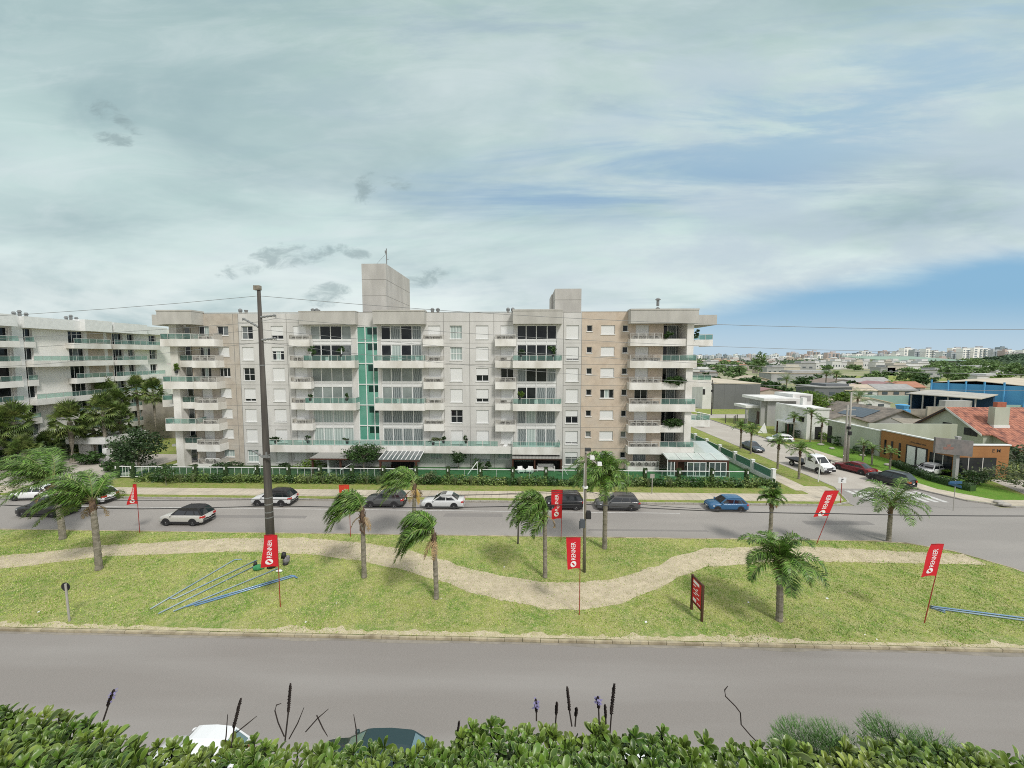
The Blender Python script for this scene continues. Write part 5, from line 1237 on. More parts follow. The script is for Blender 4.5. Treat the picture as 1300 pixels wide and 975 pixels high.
mb = MB(); mb.box(-.06, .34, -.16, .1, 9.08, 9.3); mb.part('camera_head', 'lead', lp, local=True)
mb = MB(); mb.box(-.38, -.02, -.36, -.12, 3.5, 4.1); mb.box(-.44, -.36, -.3, -.15, 3.4, 3.95); mb.part('meter_box', 'p_slate', lp, local=True); mb = MB(); mb.box(.08, .42, -.2, .2, 4.1, 4.6); mb.part('meter_box', 'trim', lp, local=True)
mb = MB(); mb.tube([(0, 0, 6.35), (0, 0, 6.47)], .2, 10); mb.part('clamp_band', 'white', lp, local=True); mb = MB(); mb.tube([(-.12, -.13, 4.1), (-.12, -.13, 8.2)], .025, 5); mb.part('conduit', 'white', lp, local=True)
def cable(pts, r, name, lab, mat='wire', sag=0.0, seg=10):
    mb = MB(); pl = []
    for i in range(len(pts) - 1):
        a, e = Vector(pts[i]), Vector(pts[i + 1])
        for j in range(seg):
            t = j / seg; q = a.lerp(e, t); q.z -= sag * 4 * t * (1 - t) * (e - a).length / 40; pl.append(q)
    pl.append(Vector(pts[-1])); mb.tube(pl, r, 5); mb.thing(name, mat, lab, 'cable')
wy = by
cable([(-75, wy, 18.6), (bx, wy, 20.3), (50, wy, 18.0), (110, wy, 19.5)], .016, 'power_line', 'thin topmost overhead power line passing the head of the tall pole', 'insul', .6)
cable([(-75, wy - .1, 17.0), (bx - .95, wy - .1, zat(408)), (bx + 1.2, wy - .1, zat(402)), (45, wy - .1, 16.2), (110, wy, 17)], .014, 'power_line', 'thin overhead power line at the upper insulators of the tall pole', 'insul', .5)
cable([(-75, wy + .1, 15.8), (bx, wy + .1, zat(416)), (45, wy + .1, 14.6), (110, wy, 15)], .014, 'power_line', 'thin overhead power line crossing the facade in the middle', 'insul', .5)
cable([(-75, wy + .2, 14.8), (bx, wy + .1, zat(432)), (45, wy + .1, 13.8), (110, wy, 15)], .014, 'power_line', 'lowest thin overhead power line across the facade', 'insul', .8)
q = [P(-140, 639, by + .4), P(-2, 641, by + .4), P(180, 646, by + .4), P(345, 642, by + .4), P(540, 644.5, by + .4), P(741, 640, c2.y + .15), P(900, 648.5, c2.y + .2), P(1060, 652, c2.y + .2), P(1290, 655, c2.y + .2), P(1700, 652, c2.y + .2)]
cable(q, .035, 'telephone_cable', 'thick black cable slung low between the poles across the far road', 'wire', .15, 5)
q = [P(-140, 630, by + .3), P(345, 634, by + .3), P(741, 622, c2.y + .15), P(810, 640, c2.y + .2), P(930, 648, c2.y + .2)]
cable(q, .02, 'telephone_cable', 'second black cable drooping right from the lamp pole clamp', 'wire', .25, 8)
q = [P(345, 590, by - .3), P(741, 618, c2.y), P(1300, 668, c2.y - 1)]
q = [P(345, 628, by + .3), P(741, 626, c2.y + .15)]
cable(q, .014, 'telephone_cable', 'thin cable between the tall pole and the lamp pole clamp', 'wire', .15, 8)
cable([P(741, 572, c2.y), P(1300, 418, 40)], .008, 'power_line', 'hair-thin line rising right from the lamp pole head', 'insul', .4) if False else None
# twin concrete pole on the side street
s = G(1073.5, 588); tpl = root('utility_pole', 'pair of pale concrete poles with lamp beside the side street', 'utility pole', (s.x, s.y, .1))
for dx, hh in ((-.22, 8.7), (.22, 10.6)): mb = MB(); mb.tube([(dx, 0, -.1), (dx, 0, hh)], [.19, .11], 10); mb.part('shaft', 'pole_grey', tpl, local=True, smooth=True)
for z in (7.0, 7.9): mb = MB(); mb.box(-.85, 1.0, -.05, .05, z, z + .12); mb.part('cross_arm', 'pole_grey', tpl, local=True)
mb = MB(); mb.tube([(-.1, -.3, 5.1), (-.1, -.3, 5.5)], .26, 10); mb.box(.0, .35, -.35, -.1, 4.2, 4.75); mb.part('cable_coil', 'trim', tpl, local=True)
pp = G(903, 527); ps = root('utility_pole', 'slim dark pole on the far grass plot before the grey warehouse', 'utility pole', (pp.x, pp.y, .1)); mb = MB(); mb.tube([(0, 0, -.1), (0, 0, 9.5)], [.15, .1], 8); mb.part('shaft', 'wood_pole', ps, local=True); mb = MB(); mb.box(-1, 1, -.06, .06, 8.6, 8.75); mb.part('cross_arm', 'trim', ps, local=True); mb = MB(); mb.tube([(0, 0, 6.2), (0, 0, 6.8)], .3, 8); mb.part('cable_coil', 'trim', ps, local=True)
# red information board
a0, a1 = G(878, 776), G(890.5, 791); bd = root('sign_board', 'red notice board on two dark red timber posts on the median grass', 'sign', ((a0.x + a1.x) / 2, (a0.y + a1.y) / 2, .1), math.atan2(a1.y - a0.y, a1.x - a0.x))
ln = 1.12
for sx in (-1, 1): mb = MB(); mb.box(sx * ln / 2 - .06, sx * ln / 2 + .06, -.06, .06, -.1, 2.3); mb.part('post', 'wood', bd, local=True)
mb = MB(); mb.box(-ln / 2 + .06, ln / 2 - .06, -.04, .04, 2.18, 2.29); mb.part('frame', 'wood', bd, local=True); mb = MB(); mb.box(-ln / 2 + .06, ln / 2 - .06, -.04, .04, .60, .70); mb.part('frame', 'wood', bd, local=True)
mb = MB(); mb.box(-ln / 2 + .062, ln / 2 - .062, -.025, .025, .702, 2.178); pn = mb.part('panel', 'red', bd, local=True)
mb = MB(); k = ln / 2 - .1
def lb_(x0, x1, z0, z1): mb.box(x0 * k, x1 * k, -.033, -.027, .70 + (z0 - .84) * .842, .70 + (z1 - .84) * .842)
lb_(-.85, .5, 2.28, 2.5)
for i, (x0, x1) in enumerate(((-.85, -.2), (-.1, .25), (-.8, .1), (-.35, .55), (-.75, -.1), (.0, .6))): lb_(x0, x1, 2.08 - i * .15, 2.15 - i * .15)
lb_(-.85, -.1, .92, 1.16); lb_(.1, .85, .96, 1.02)
mb.part('lettering', 'letter', pn, local=True)
# round sign seen from behind
s = G(88.5, 791); rs = root('road_sign', 'round road sign seen from behind on a pale wooden post by the near kerb', 'sign', (s.x, s.y, .1)); mb = MB(); mb.tube([(0, 0, -.1), (-.05, 0, 2.35)], .055, 8); mb.part('post', 'pole_grey', rs, local=True); mb = MB(); mb.disc((-.16, .07, 2.12), (0, 1, 0), .27, .27, .02, 20); mb.part('sign_plate', 'trim', rs, local=True)
s = G(657.5, 692); rs = root('road_sign', 'dark sign post with small plate on the far edge of the median', 'sign', (s.x, s.y, .1)); mb = MB(); mb.tube([(0, 0, -.1), (.06, 0, 2.6)], .07, 8); mb.part('post', 'wood_pole', rs, local=True); mb = MB(); mb.box(-.16, .02, -.03, .0, 1.45, 1.9); mb.part('sign_plate', 'white', rs, local=True)
s = G(1067, 640); rs = root('road_sign', 'small white sign with red rim on a thin post by the crosswalk corner', 'sign', (s.x, s.y, .1)); mb = MB(); mb.tube([(0, 0, -.1), (0, 0, 2.9)], .035, 6); mb.part('post', 'red_pole', rs, local=True); mb = MB(); mb.box(-.42, .42, -.05, -.03, 2.25, 2.85); sp_ = mb.part('sign_plate', 'white', rs, local=True)
mb = MB(); mb.box(-.1, .0, -.058, -.052, 2.38, 2.72); mb.box(.0, .12, -.058, -.052, 2.62, 2.72); mb.part('symbol', 'trim', sp_, local=True)
s = G(1210, 648); rs = root('street_sign', 'blue street-name sign on a pale post at the right corner', 'sign', (s.x, s.y, .1)); mb = MB(); mb.tube([(0, 0, -.1), (0, 0, 3.1)], .035, 6); mb.part('post', 'pole_grey', rs, local=True)
mb = MB(); mb.box(-.62, .62, -.05, -.02, 2.75, 3.02); pl_ = mb.part('sign_plate', 'p_blue', rs, local=True); mb = MB(); mb.box(-.05, -.02, -.6, .6, 2.46, 2.72); mb.part('sign_plate', 'p_blue', rs, local=True)
s = G(1038.5, 613); mb = MB(); mb.tube([(s.x, s.y, 0), (s.x + .12, s.y, 3.0)], .06, 8); mb.thing('marker_post', 'white', 'plain white slanted post in front of the white truck', 'post')
s = G(827.5, 628); mb = MB(); mb.tube([(s.x, s.y, 0), (s.x, s.y, 2.1)], .05, 8); mb.box(s.x - .25, s.x + .25, s.y - .03, s.y + .0, 1.95, 2.45); mb.thing('road_sign', 'pole_grey', 'pale grey sign post on the verge behind the grey station wagon', 'sign')
s = G(952, 690)
# pipes and bags on the grass
pd = [((191, 773), (297, 711), 'pale blue pipe lying farthest left on the grass, hooked at its far end'), ((222, 760), (326, 711), 'blue pipe on the grass, second from left, hooked at its near end'), ((201, 779), (322, 719), 'pale blue pipe on the grass, third from left, ending at the green bag'), ((220, 776), (354, 721), 'pale blue pipe on the grass, fourth from left, running to the pole foot'), ((236, 770), (370, 730.5), 'deep blue pipe, upper of the close pair beside the banner pole'), ((247, 769), (372, 732), 'deep blue pipe, lower of the close pair beside the banner pole')]
for i, (p0, p1, lab) in enumerate(pd):
    a, e = G(*p0, .18), G(*p1, .18); mb = MB(); pts = [a, a.lerp(e, .5) + Vector((0, 0, .0)), e]; dr = (e - a).normalized(); sd = Vector((dr.y, -dr.x, 0))
    if i in (0, 4, 5): pts += [e + sd * .12 + dr * .1, e + sd * .5 + dr * .2 + Vector((0, 0, .1 * (i > 3)))]
    if i == 1: pts = [a - dr * .1 + sd * -.55 , a - dr * .05 - sd * .1] + pts
    mb.tube(pts, .043, 7); mb.thing('steel_pipe', 'pipe_blue' if i > 3 else 'pipe_grey', lab, 'pipe', group='blue pipes lying on the median', smooth=True)
for i, (p0, p1, lab) in enumerate((((1181, 769.5), (1345, 790), 'blue pipe lying at the right edge of the median, upper of two'), ((1181, 771.5), (1345, 793.5), 'pale blue pipe lying at the right edge of the median, lower of two'))):
    a, e = G(*p0, .18), G(*p1, .18); mb = MB(); mb.tube([a + Vector((.45, -.45, 0)), a, a.lerp(e, .5), e], .045, 7); mb.thing('steel_pipe', ('pipe_blue', 'pipe_grey')[i], lab, 'pipe', group='blue pipes lying on the median', smooth=True)
M['bag_green'] = pm('green_bag_cloth', (.03, .20, .07), (.06, .30, .12), 4, .8); M['bag_grey'] = pm('grey_bag_cloth', (.25, .24, .25), (.12, .11, .12), 5, .8)
g = G(327.5, 724, .1); t = root('bag', 'bulging green bag with dark top lying left of the tall pole foot', 'bag', tuple(g), .4)
mb = MB(); mb.blob((0, 0, .22), (.34, .24, .22), 0, 12, 8); mb.blob((.22, .05, .16), (.2, .2, .16), 0, 10, 6); mb.part('sack', 'bag_green', t, local=True, smooth=True)
mb = MB(); mb.hexa([(-.3, .0, .38), (-.06, -.02, .38), (-.06, .2, .40), (-.3, .2, .40), (-.26, .03, .64), (-.08, .0, .60), (-.08, .17, .60), (-.26, .18, .66)]); mb.part('dark_top', 'trim', t, local=True, smooth=True)
g = G(363, 717, .1); t = root('bag', 'upright grey and black bag standing right of the tall pole foot', 'bag', tuple(g), .2)
mb = MB(); mb.blob((.04, 0, .38), (.25, .17, .26), 0, 12, 8); mb.blob((.14, .03, .56), (.16, .14, .17), 0, 10, 6); mb.part('sack', 'bag_grey', t, local=True, smooth=True)
mb = MB(); mb.hexa([(-.3, -.1, .55), (-.02, -.14, .55), (.0, .12, .6), (-.28, .12, .6), (-.24, -.08, .98), (.0, -.1, .92), (.02, .08, .95), (-.22, .1, 1.0)]); mb.blob((-.02, -.02, .1), (.22, .18, .13), 0, 10, 6); mb.part('dark_top', 'trim', t, local=True, smooth=True)
mb = MB(); g = G(355, 726, .12); mb.blob((g.x, g.y, .2), (.22, .13, .09), 0, 8, 5); mb.blob((g.x - .2, g.y + .05, .16), (.12, .1, .06), 0, 8, 5); mb.thing('plastic_bag', 'white', 'crumpled white plastic scrap at the foot of the tall pole', 'litter')
mb = MB()
li = [(427, 766), (388, 790), (49, 777), (560, 760), (640, 720), (1050, 760), (1113, 812), (950, 765), (820, 790), (1098, 806)]
for i, (px, py) in enumerate(li):
    g = G(px, py, .125); mb = MB(); r = .03 + .02 * (i % 3); mb.face([g + Vector((-r, -r * .6, .01)), g + Vector((r, -r, .015)), g + Vector((r * .8, r, .05)), g + Vector((-r, r * .7, .02))])
    mb.thing('litter', 'white', 'tiny white scrap of litter on the median grass, %s from the left' % nth(sorted(q[0] for q in li).index(px)), 'litter', group='litter on the grass')

# ------------------------------------------------------------------ vehicles (front towards local +X)
def wheel(t, x, y, r, w_, s):
    mb = MB(); n = 18; prof = [(r * .62, -w_ / 2), (r * .92, -w_ / 2), (r, -w_ * .32), (r, w_ * .32), (r * .92, w_ / 2), (r * .62, w_ / 2)]
    b = len(mb.v)
    for (q, d) in prof:
        for i in range(n): a = 2 * math.pi * i / n; mb.v.append((x + q * math.cos(a), y + d, r + q * math.sin(a)))
    for j in range(len(prof) - 1):
        for i in range(n): i2 = (i + 1) % n; mb.f.append((b + j * n + i, b + j * n + i2, b + (j + 1) * n + i2, b + (j + 1) * n + i)); mb.m.append(0)
    o = mb.part('wheel', 'tyre', t, local=True)
    mb = MB(); yo = y + s * w_ * .34
    for i in range(5):
        a = 2 * math.pi * i / 5; ca, sa = math.cos(a), math.sin(a); px, pz = -sa, ca
        mb.face([(x + ca * r * .08 + px * r * .10, yo + s * .02, r + sa * r * .08 + pz * r * .10), (x + ca * r * .62 + px * r * .13, yo, r + sa * r * .62 + pz * r * .13), (x + ca * r * .62 - px * r * .13, yo, r + sa * r * .62 - pz * r * .13), (x + ca * r * .08 - px * r * .10, yo + s * .02, r + sa * r * .08 - pz * r * .10)])
    mb.disc((x, yo - s * .03, r), (0, s, 0), r * .6, r * .6, .01, 16, 1)
    mb.disc((x, yo + s * .0, r), (0, s, 0), r * .16, r * .13, .03, 10)
    for i in range(16):
        a, a2 = 2 * math.pi * i / 16, 2 * math.pi * (i + 1) / 16
        mb.face([(x + r * .57 * math.cos(a), yo, r + r * .57 * math.sin(a)), (x + r * .66 * math.cos(a), yo, r + r * .66 * math.sin(a)), (x + r * .66 * math.cos(a2), yo, r + r * .66 * math.sin(a2)), (x + r * .57 * math.cos(a2), yo, r + r * .57 * math.sin(a2))])
    mb.part('rim', ['rim', 'trim'], o, local=True)
def car(label, loc, heading, mat, L_=4.3, W_=1.78, H_=1.5, kind='hatch', roof=None, glass='car_glass', cat='car', name='parked_car', wr=.33, rails=False, group=None, sunroof=False):
    t = root(name, label, cat, loc, heading, group); h = W_ / 2; z0 = .20 if kind != 'suv' else .26
    blt = H_ * (.63 if kind != 'suv' else .64)
    hood = blt * (.94 if kind != 'suv' else .97)
    rear = blt * (1.0 if kind in ('hatch', 'suv') else 1.02)
    S_ = [(-.5, z0 + .16, rear * .66, .84), (-.492, z0 + .08, rear * .90, .90), (-.47, z0 + .02, rear * .985, .945), (-.42, z0, rear, .985), (-.30, z0, rear, 1), (-.1, z0, blt, 1), (.12, z0, blt, 1), (.21, z0, blt * .985, 1), (.26, z0, hood, 1), (.36, z0, hood * .965, .99), (.43, z0 + .01, hood * .90, .955), (.475, z0 + .04, hood * .80, .89), (.494, z0 + .10, hood * .68, .82), (.5, z0 + .16, hood * .55, .76)]
    mb = MB(); b = 0; m = 12
    for (f, zb, zt, wf) in S_:
        w2 = h * wf; x = f * L_; dz = zt - zb
        hr = [(0, zb), (w2 * .86, zb), (w2 * .97, zb + .10 * dz), (w2, zb + .32 * dz), (w2 * .985, zb + .62 * dz), (w2 * .965, zb + .86 * dz), (w2 * .90, zt - .01 * dz)]
        ringp = [(x, y, z) for y, z in hr] + [(x, 0, zt + .025)] + [(x, -y, z) for y, z in reversed(hr[1:])]
        m = len(ringp); mb.v += ringp
    for i in range(len(S_) - 1):
        for j in range(m): j2 = (j + 1) % m; mb.f.append((i * m + j, i * m + j2, (i + 1) * m + j2, (i + 1) * m + j)); mb.m.append(0)
    mb.f.append(tuple(range(m))); mb.m.append(0); e = (len(S_) - 1) * m; mb.f.append(tuple(e + j for j in reversed(range(m)))); mb.m.append(0)
    body = mb.part('body', mat, t, local=True, smooth=True)
    # greenhouse
    fb, ft, rt, rb = {'hatch': (.235, .06, -.36, -.475), 'suv': (.225, .075, -.38, -.485), 'sedan': (.215, .045, -.215, -.375), 'wagon': (.235, .08, -.40, -.485), 'pickup': (.235, .09, -.08, -.13)}[kind]
    yb, yt, zb = h * .90, h * .70, blt - .02; zr = H_
    cr = [(fb, zb, yb), (ft, zr - .05, yt), (ft - .05, zr - .005, yt * .98), ((ft + rt) / 2, zr + .02, yt), (rt + .03, zr - .02, yt * .98), (rt, zr - .06, yt * .97), (rb, zb, yb * .97)]
    mb = MB(); V = lambda f, y, z: (f * L_, y, z)
    A_, B_, C_, D_, E_, F_, G_ = cr
    for s in (1, -1):
        mb.face([V(A_[0], s * A_[2], A_[1]), V(B_[0], s * B_[2], B_[1]), V(C_[0], s * C_[2], C_[1]), V(D_[0], s * D_[2], D_[1]), V(E_[0], s * E_[2], E_[1]), V(F_[0], s * F_[2], F_[1]), V(G_[0], s * G_[2], G_[1])])
    for p, q in zip(cr, cr[1:]):
        mb.face([V(p[0], p[2], p[1]), V(p[0], 0, p[1] + .03), V(q[0], 0, q[1] + .03), V(q[0], q[2], q[1])]); mb.face([V(p[0], 0, p[1] + .03), V(p[0], -p[2], p[1]), V(q[0], -q[2], q[1]), V(q[0], 0, q[1] + .03)])
    mb.part('roof', roof or mat, t, local=True, smooth=False)
    def lerp3(a, b_, u): return Vector(a).lerp(Vector(b_), u)
    for (nm, p, q, out) in (('windscreen', A_, B_, 1), ('rear_window', G_, F_, -1)):
        mb = MB(); c1 = [V(p[0], p[2], p[1]), V(p[0], -p[2], p[1]), V(q[0], -q[2], q[1]), V(q[0], q[2], q[1])]; c1 = [Vector(v) for v in c1]
        ce = sum(c1, Vector()) / 4; n_ = (c1[1] - c1[0]).cross(c1[3] - c1[0]).normalized(); n_ = n_ if n_.x * out > 0 else -n_
        lo_, hi_ = .06, .94
        def bl(u, v): return (c1[0].lerp(c1[1], u)).lerp(c1[3].lerp(c1[2], u), v)
        for u0, u1, k0, k1 in ((.06, .5, 0, .03), (.5, .94, .03, 0)):
            mb.face([bl(u0, lo_) + n_ * .012 + Vector((0, 0, k0)), bl(u1, lo_) + n_ * .012 + Vector((0, 0, k1)), bl(u1, hi_) + n_ * .012 + Vector((0, 0, k1)), bl(u0, hi_) + n_ * .012 + Vector((0, 0, k0))])
        mb.part(nm, glass, t, local=True)
    cuts = {'hatch': [(.04, .46), (.50, .80), (.83, .96)], 'suv': [(.05, .44), (.48, .76), (.80, .96)], 'sedan': [(.05, .50), (.54, .90)], 'wagon': [(.04, .38), (.41, .68), (.72, .96)], 'pickup': [(.06, .62), (.68, .94)]}[kind]
    for s in (1, -1):
        a0, a1, b0, b1 = Vector(V(A_[0] - .01, s * A_[2], zb + .03)), Vector(V(G_[0] + .01, s * G_[2], zb + .03)), Vector(V(B_[0] - .005, s * B_[2], zr - .1)), Vector(V(F_[0] + .01, s * F_[2], zr - .12))
        for u0, u1 in cuts:
            mb = MB(); pts = [a0.lerp(a1, u0), a0.lerp(a1, u1), b0.lerp(b1, u1), b0.lerp(b1, u0)]; pts = [p_ + Vector((0, s * .014, 0)) for p_ in pts]
            mb.face(pts if s > 0 else pts[::-1]); mb.part('side_window', glass, t, local=True)
    for f, s in ((.305, 1), (.305, -1), (-.285, 1), (-.285, -1)):
        mb = MB(); pts = [(f * L_ + (wr + .075) * math.cos(a), s * (h + .004), max(z0 + .01, wr + (wr + .075) * math.sin(a))) for a in [math.pi * 2 * i / 24 for i in range(24)]]
        mb.face(pts if s < 0 else pts[::-1]); mb.part('wheel_arch', 'trim', t, local=True)
        wheel(t, f * L_, s * (h - .085), wr, .2, s)
    for s in (1, -1):
        mb = MB(); xx = .47 * L_; mb.hexa([(xx - .32, s * h * .80, hood * .66), (xx + .02, s * h * .50, hood * .62), (xx + .02, s * h * .86, hood * .64), (xx - .33, s * h * .995, hood * .70), (xx - .32, s * h * .80, hood * .80), (xx - .02, s * h * .50, hood * .76), (xx - .04, s * h * .86, hood * .78), (xx - .35, s * h * .99, hood * .84)]); mb.part('headlight', 'lamp', t, local=True)
        mb = MB(); xx = -.5 * L_
        mb.hexa([(xx - .012, s * h * .52, rear * .72), (xx - .012, s * h * .86, rear * .72), (xx + .25, s * h * .975, rear * .74), (xx + .2, s * h * .6, rear * .74), (xx + .0, s * h * .52, rear * .90), (xx + .01, s * h * .86, rear * .90), (xx + .22, s * h * .972, rear * .93), (xx + .2, s * h * .6, rear * .93)]); mb.part('tail_light', 'tail', t, local=True)
        mb = MB(); mb.blob((.19 * L_, s * (h + .06), blt + .04), (.10, .10, .075), 0, 8, 5); mb.part('door_mirror', mat, t, local=True, smooth=True)
        mb = MB(); mb.box(-.43 * L_, .42 * L_, s * (h - .04), s * (h + .006), z0 - .02, z0 + (.16 if kind == 'suv' else .07)); mb.part('sill', 'trim', t, local=True)
        if rails: mb = MB(); mb.tube([(rt * L_ + .2, s * yt * .92, zr + .0), (rt * L_ + .3, s * yt * .92, zr + .06), (ft * L_ - .3, s * yt * .92, zr + .07), (ft * L_ - .2, s * yt * .92, zr)], .02, 5); mb.part('roof_rail', 'trim' if mat != 'p_black' else 'rim', t, local=True)
    mb = MB(); mb.box(.5 * L_ - .015, .5 * L_ + .012, -h * .42, h * .42, z0 + .2, z0 + .34); mb.part('grille', 'trim', t, local=True)
    for x in (.5 * L_ + .013, -.5 * L_ - .013): mb = MB(); mb.box(x - .006, x + .006, -.22, .22, z0 + .22, z0 + .33) if x > 0 else mb.box(x - .006, x + .006, -.22, .22, z0 + .36, z0 + .48); mb.part('number_plate', 'plate', t, local=True)
    mb = MB(); mb.box(-.5 * L_ - .006, -.47 * L_, -h * .8, h * .8, z0 + .02, z0 + .2); mb.part('bumper', 'trim' if kind == 'suv' else mat, t, local=True)
    if sunroof: mb = MB(); mb.box(-.08 * L_, .03 * L_, -.42, .42, zr + .0, zr + .05); mb.part('sunroof', 'car_glass', t, local=True)
    return t
LEFT = math.pi
RY = .0
car('silver and black hatchback SUV driving left on the far road', (P(240, 668, 35.4).x, 35.3, 0), LEFT, 'p_silver', 4.35, 1.8, 1.58, 'suv', roof='trim', name='moving_car', wr=.34, rails=True)
car('grey silver SUV with black roof parked beside the tall utility pole', (P(348, 640, 40).x, 40.15, 0), LEFT, 'p_lsil', 4.35, 1.8, 1.6, 'suv', roof='trim', wr=.35, rails=True)
car('dark grey SUV parked half hidden behind the wind-bent palm', (P(489, 640, 40).x, 40.1, 0), LEFT, 'p_grey', 4.3, 1.8, 1.62, 'suv', wr=.35)
car('white silver sedan with sunroof parked left of the centre', (P(563, 644, 40).x, 40.0, 0), LEFT, 'p_lsil', 4.5, 1.75, 1.44, 'sedan', wr=.32, sunroof=True)
car('black SUV parked behind the folded red banner', (P(716, 645, 40).x, 40.05, 0), LEFT, 'p_black', 4.1, 1.78, 1.62, 'suv', wr=.34, rails=True)
car('dark grey station wagon parked right of the lamp pole', (P(783, 646, 40).x, 40.0, 0), LEFT, 'p_grey', 4.5, 1.75, 1.5, 'wagon', wr=.31, rails=True)
car('blue hatchback parked alone towards the side street', (P(921, 648, 40).x, 40.0, 0), LEFT, 'p_blue', 3.95, 1.66, 1.42, 'hatch', wr=.29)
car('white hatchback parked at the far left kerb', (P(45, 634, 41).x, 41.0, 0), LEFT + .12, 'p_white', 4.0, 1.72, 1.5, 'hatch', wr=.31)
car('white SUV partly behind the near left palm', (P(118, 636, 40.2).x, 40.1, 0), LEFT, 'p_white', 4.6, 1.82, 1.66, 'suv', wr=.36)
# pickup behind the left palms
def pickup(label, loc, heading, mat):
    t = car(label, loc, heading, mat, 5.1, 1.85, 1.78, 'pickup', cat='pickup', name='moving_pickup', wr=.37)
    mb = MB(); mb.box(-2.45, -.7, -.72, .72, 1.13, 1.165); mb.part('cargo_bed', 'trim', t, local=True)
    for s in (-1, 1): mb = MB(); mb.box(-2.45, -.7, s * .72, s * .86, 1.12, 1.22); mb.part('bed_side', mat, t, local=True)
    return t
pickup('black pickup driving left behind the left palms', (P(62, 654, 36.8).x, 36.8, 0), LEFT, 'p_black')
UP, DN = R(90), R(-90)
p = G(955, 573); car('slate blue-grey sedan parked by the pair of street palms', (39.1, 66.0, .01), DN, 'p_slate', 4.5, 1.78, 1.45, 'sedan')
car('white hatchback parked by the white modern house', (47.9, 72.5, .02), R(172), 'p_white', 4.2, 1.75, 1.46, 'hatch')
car('dark red sedan parked at the right kerb of the side street', (45.9, 53.9, .01), UP + .35, 'p_red', 4.7, 1.8, 1.45, 'sedan', wr=.34)
car('black SUV parked at the right kerb nearest the crosswalk', (46.0, 48.7, .01), UP + .38, 'p_black', 4.45, 1.85, 1.74, 'suv', wr=.36, rails=True)
car('dark car glimpsed behind the right flank balcony far up the street', (40.1, 89.0, .01), DN, 'p_slate', 4.3, 1.75, 1.5, 'suv')
# flatbed truck, front towards the camera
t = root('flatbed_truck', 'white cab truck with empty flatbed parked facing the crosswalk', 'truck', (40.6, 55.0, .01), DN + .22)
mb = MB(); mb.v = []
pr = [(2.95, .45), (3.0, .75), (2.75, 1.15), (2.2, 1.35), (1.55, 2.15), (1.2, 2.28), (.35, 2.28), (.2, 1.9), (.2, .45)]
n = len(pr)
for y, k in ((-.95, 1), (-.88, 1), (.88, 1), (.95, 1)):
    for (x, z) in pr: q = .93 if abs(y) > .9 and z > 1.4 else 1; mb.v.append((x, y * (q if z < 1.4 else .9), z))
for j in range(3):
    for i in range(n): i2 = (i + 1) % n; mb.f.append((j * n + i, j * n + i2, (j + 1) * n + i2, (j + 1) * n + i)); mb.m.append(0)
mb.f.append(tuple(range(n))[::-1]); mb.m.append(0); mb.f.append(tuple(3 * n + i for i in range(n))); mb.m.append(0); mb.part('cab', 'p_white', t, local=True)
mb = MB(); a, e = Vector((2.14, 0, 1.43)), Vector((1.6, 0, 2.1)); o = Vector((.012, 0, .012)); mb.face([a + o + Vector((0, -.76, 0)), a + o + Vector((0, .76, 0)), e + o + Vector((0, .68, 0)), e + o + Vector((0, -.68, 0))]); mb.part('windscreen', 'car_glass', t, local=True)
for s in (-1, 1):
    y = s * .872; mb = MB(); mb.face([(2.0, s * .90, 1.42), (.5, s * .90, 1.42), (.5, s * .872, 2.1), (1.5, s * .872, 2.1)][::s]); mb.part('side_window', 'car_glass', t, local=True)
    mb = MB(); mb.box(1.9, 2.02, s * 1.0, s * 1.2, 1.35, 1.75); mb.part('door_mirror', 'trim', t, local=True)
    mb = MB(); mb.box(2.80, 3.0, s * .5, s * .86, .86, 1.08); mb.part('headlight', 'lamp', t, local=True)
    for x in (2.1, -1.9): wheel(t, x, s * .86, .38, .24, s)
    mb = MB(); pts = [(2.1 + .48 * math.cos(a), s * .953, .40 + .48 * math.sin(a)) for a in [math.pi * i / 12 for i in range(13)]]; mb.face(pts[::-s]); mb.part('wheel_arch', 'trim', t, local=True)
mb = MB(); mb.box(2.9, 3.03, -.9, .9, .42, .72); mb.box(2.93, 3.02, -.5, .5, .78, .95); mb.part('bumper', 'trim', t, local=True); mb = MB(); mb.box(3.03, 3.045, -.25, .25, .5, .62); mb.part('number_plate', 'plate', t, local=True)
mb = MB(); mb.box(-2.9, .15, -1.0, 1.0, .88, 1.0); mb.box(-2.8, .2, -.4, .4, .55, .88); mb.part('flatbed', 'trim', t, local=True)
mb = MB(); mb.box(.08, .16, -1.0, 1.0, 1.0, 1.75); mb.part('headboard', 'rail', t, local=True); mb = MB(); mb.box(-2.9, -2.84, -1, 1, 1.0, 1.15); mb.part('tail_board', 'rail', t, local=True)
# vehicles by the near kerb, seen over the hedge
car('white parked van-like car below the left of the hedge, roof showing', (-12.45, 13.2, 0), LEFT, 'p_white', 3.6, 1.62, 1.6, 'hatch', glass='car_glass_pale', wr=.35, group=None)
car('dark car with pale windscreen parked below the middle of the hedge', (-5.75, 13.25, 0), LEFT, 'p_green', 4.4, 1.8, 1.55, 'hatch', glass='car_glass_pale')
car('white car mostly hidden below the hedge right of the centre', (4.0, 13.1, 0), LEFT, 'p_white', 4.3, 1.78, 1.3, 'sedan')
car('white car with red light mostly hidden below the right of the hedge', (8.9, 13.0, 0), LEFT, 'p_white', 4.2, 1.78, 1.36, 'sedan')
t = root('golf_cart', 'small dark open cart parked before the white garage doors', 'cart', (54.4, 53.0, .12), UP + .4)
mb = MB(); mb.box(-1.1, 1.2, -.6, .6, .35, .75); mb.hexa([(.4, -.6, .75), (1.2, -.6, .75), (1.2, .6, .75), (.4, .6, .75), (.5, -.55, 1.0), (1.0, -.55, .9), (1.0, .55, .9), (.5, .55, 1.0)]); mb.box(-1.1, -.3, -.6, .6, .75, 1.15); mb.part('body', 'trim', t, local=True)
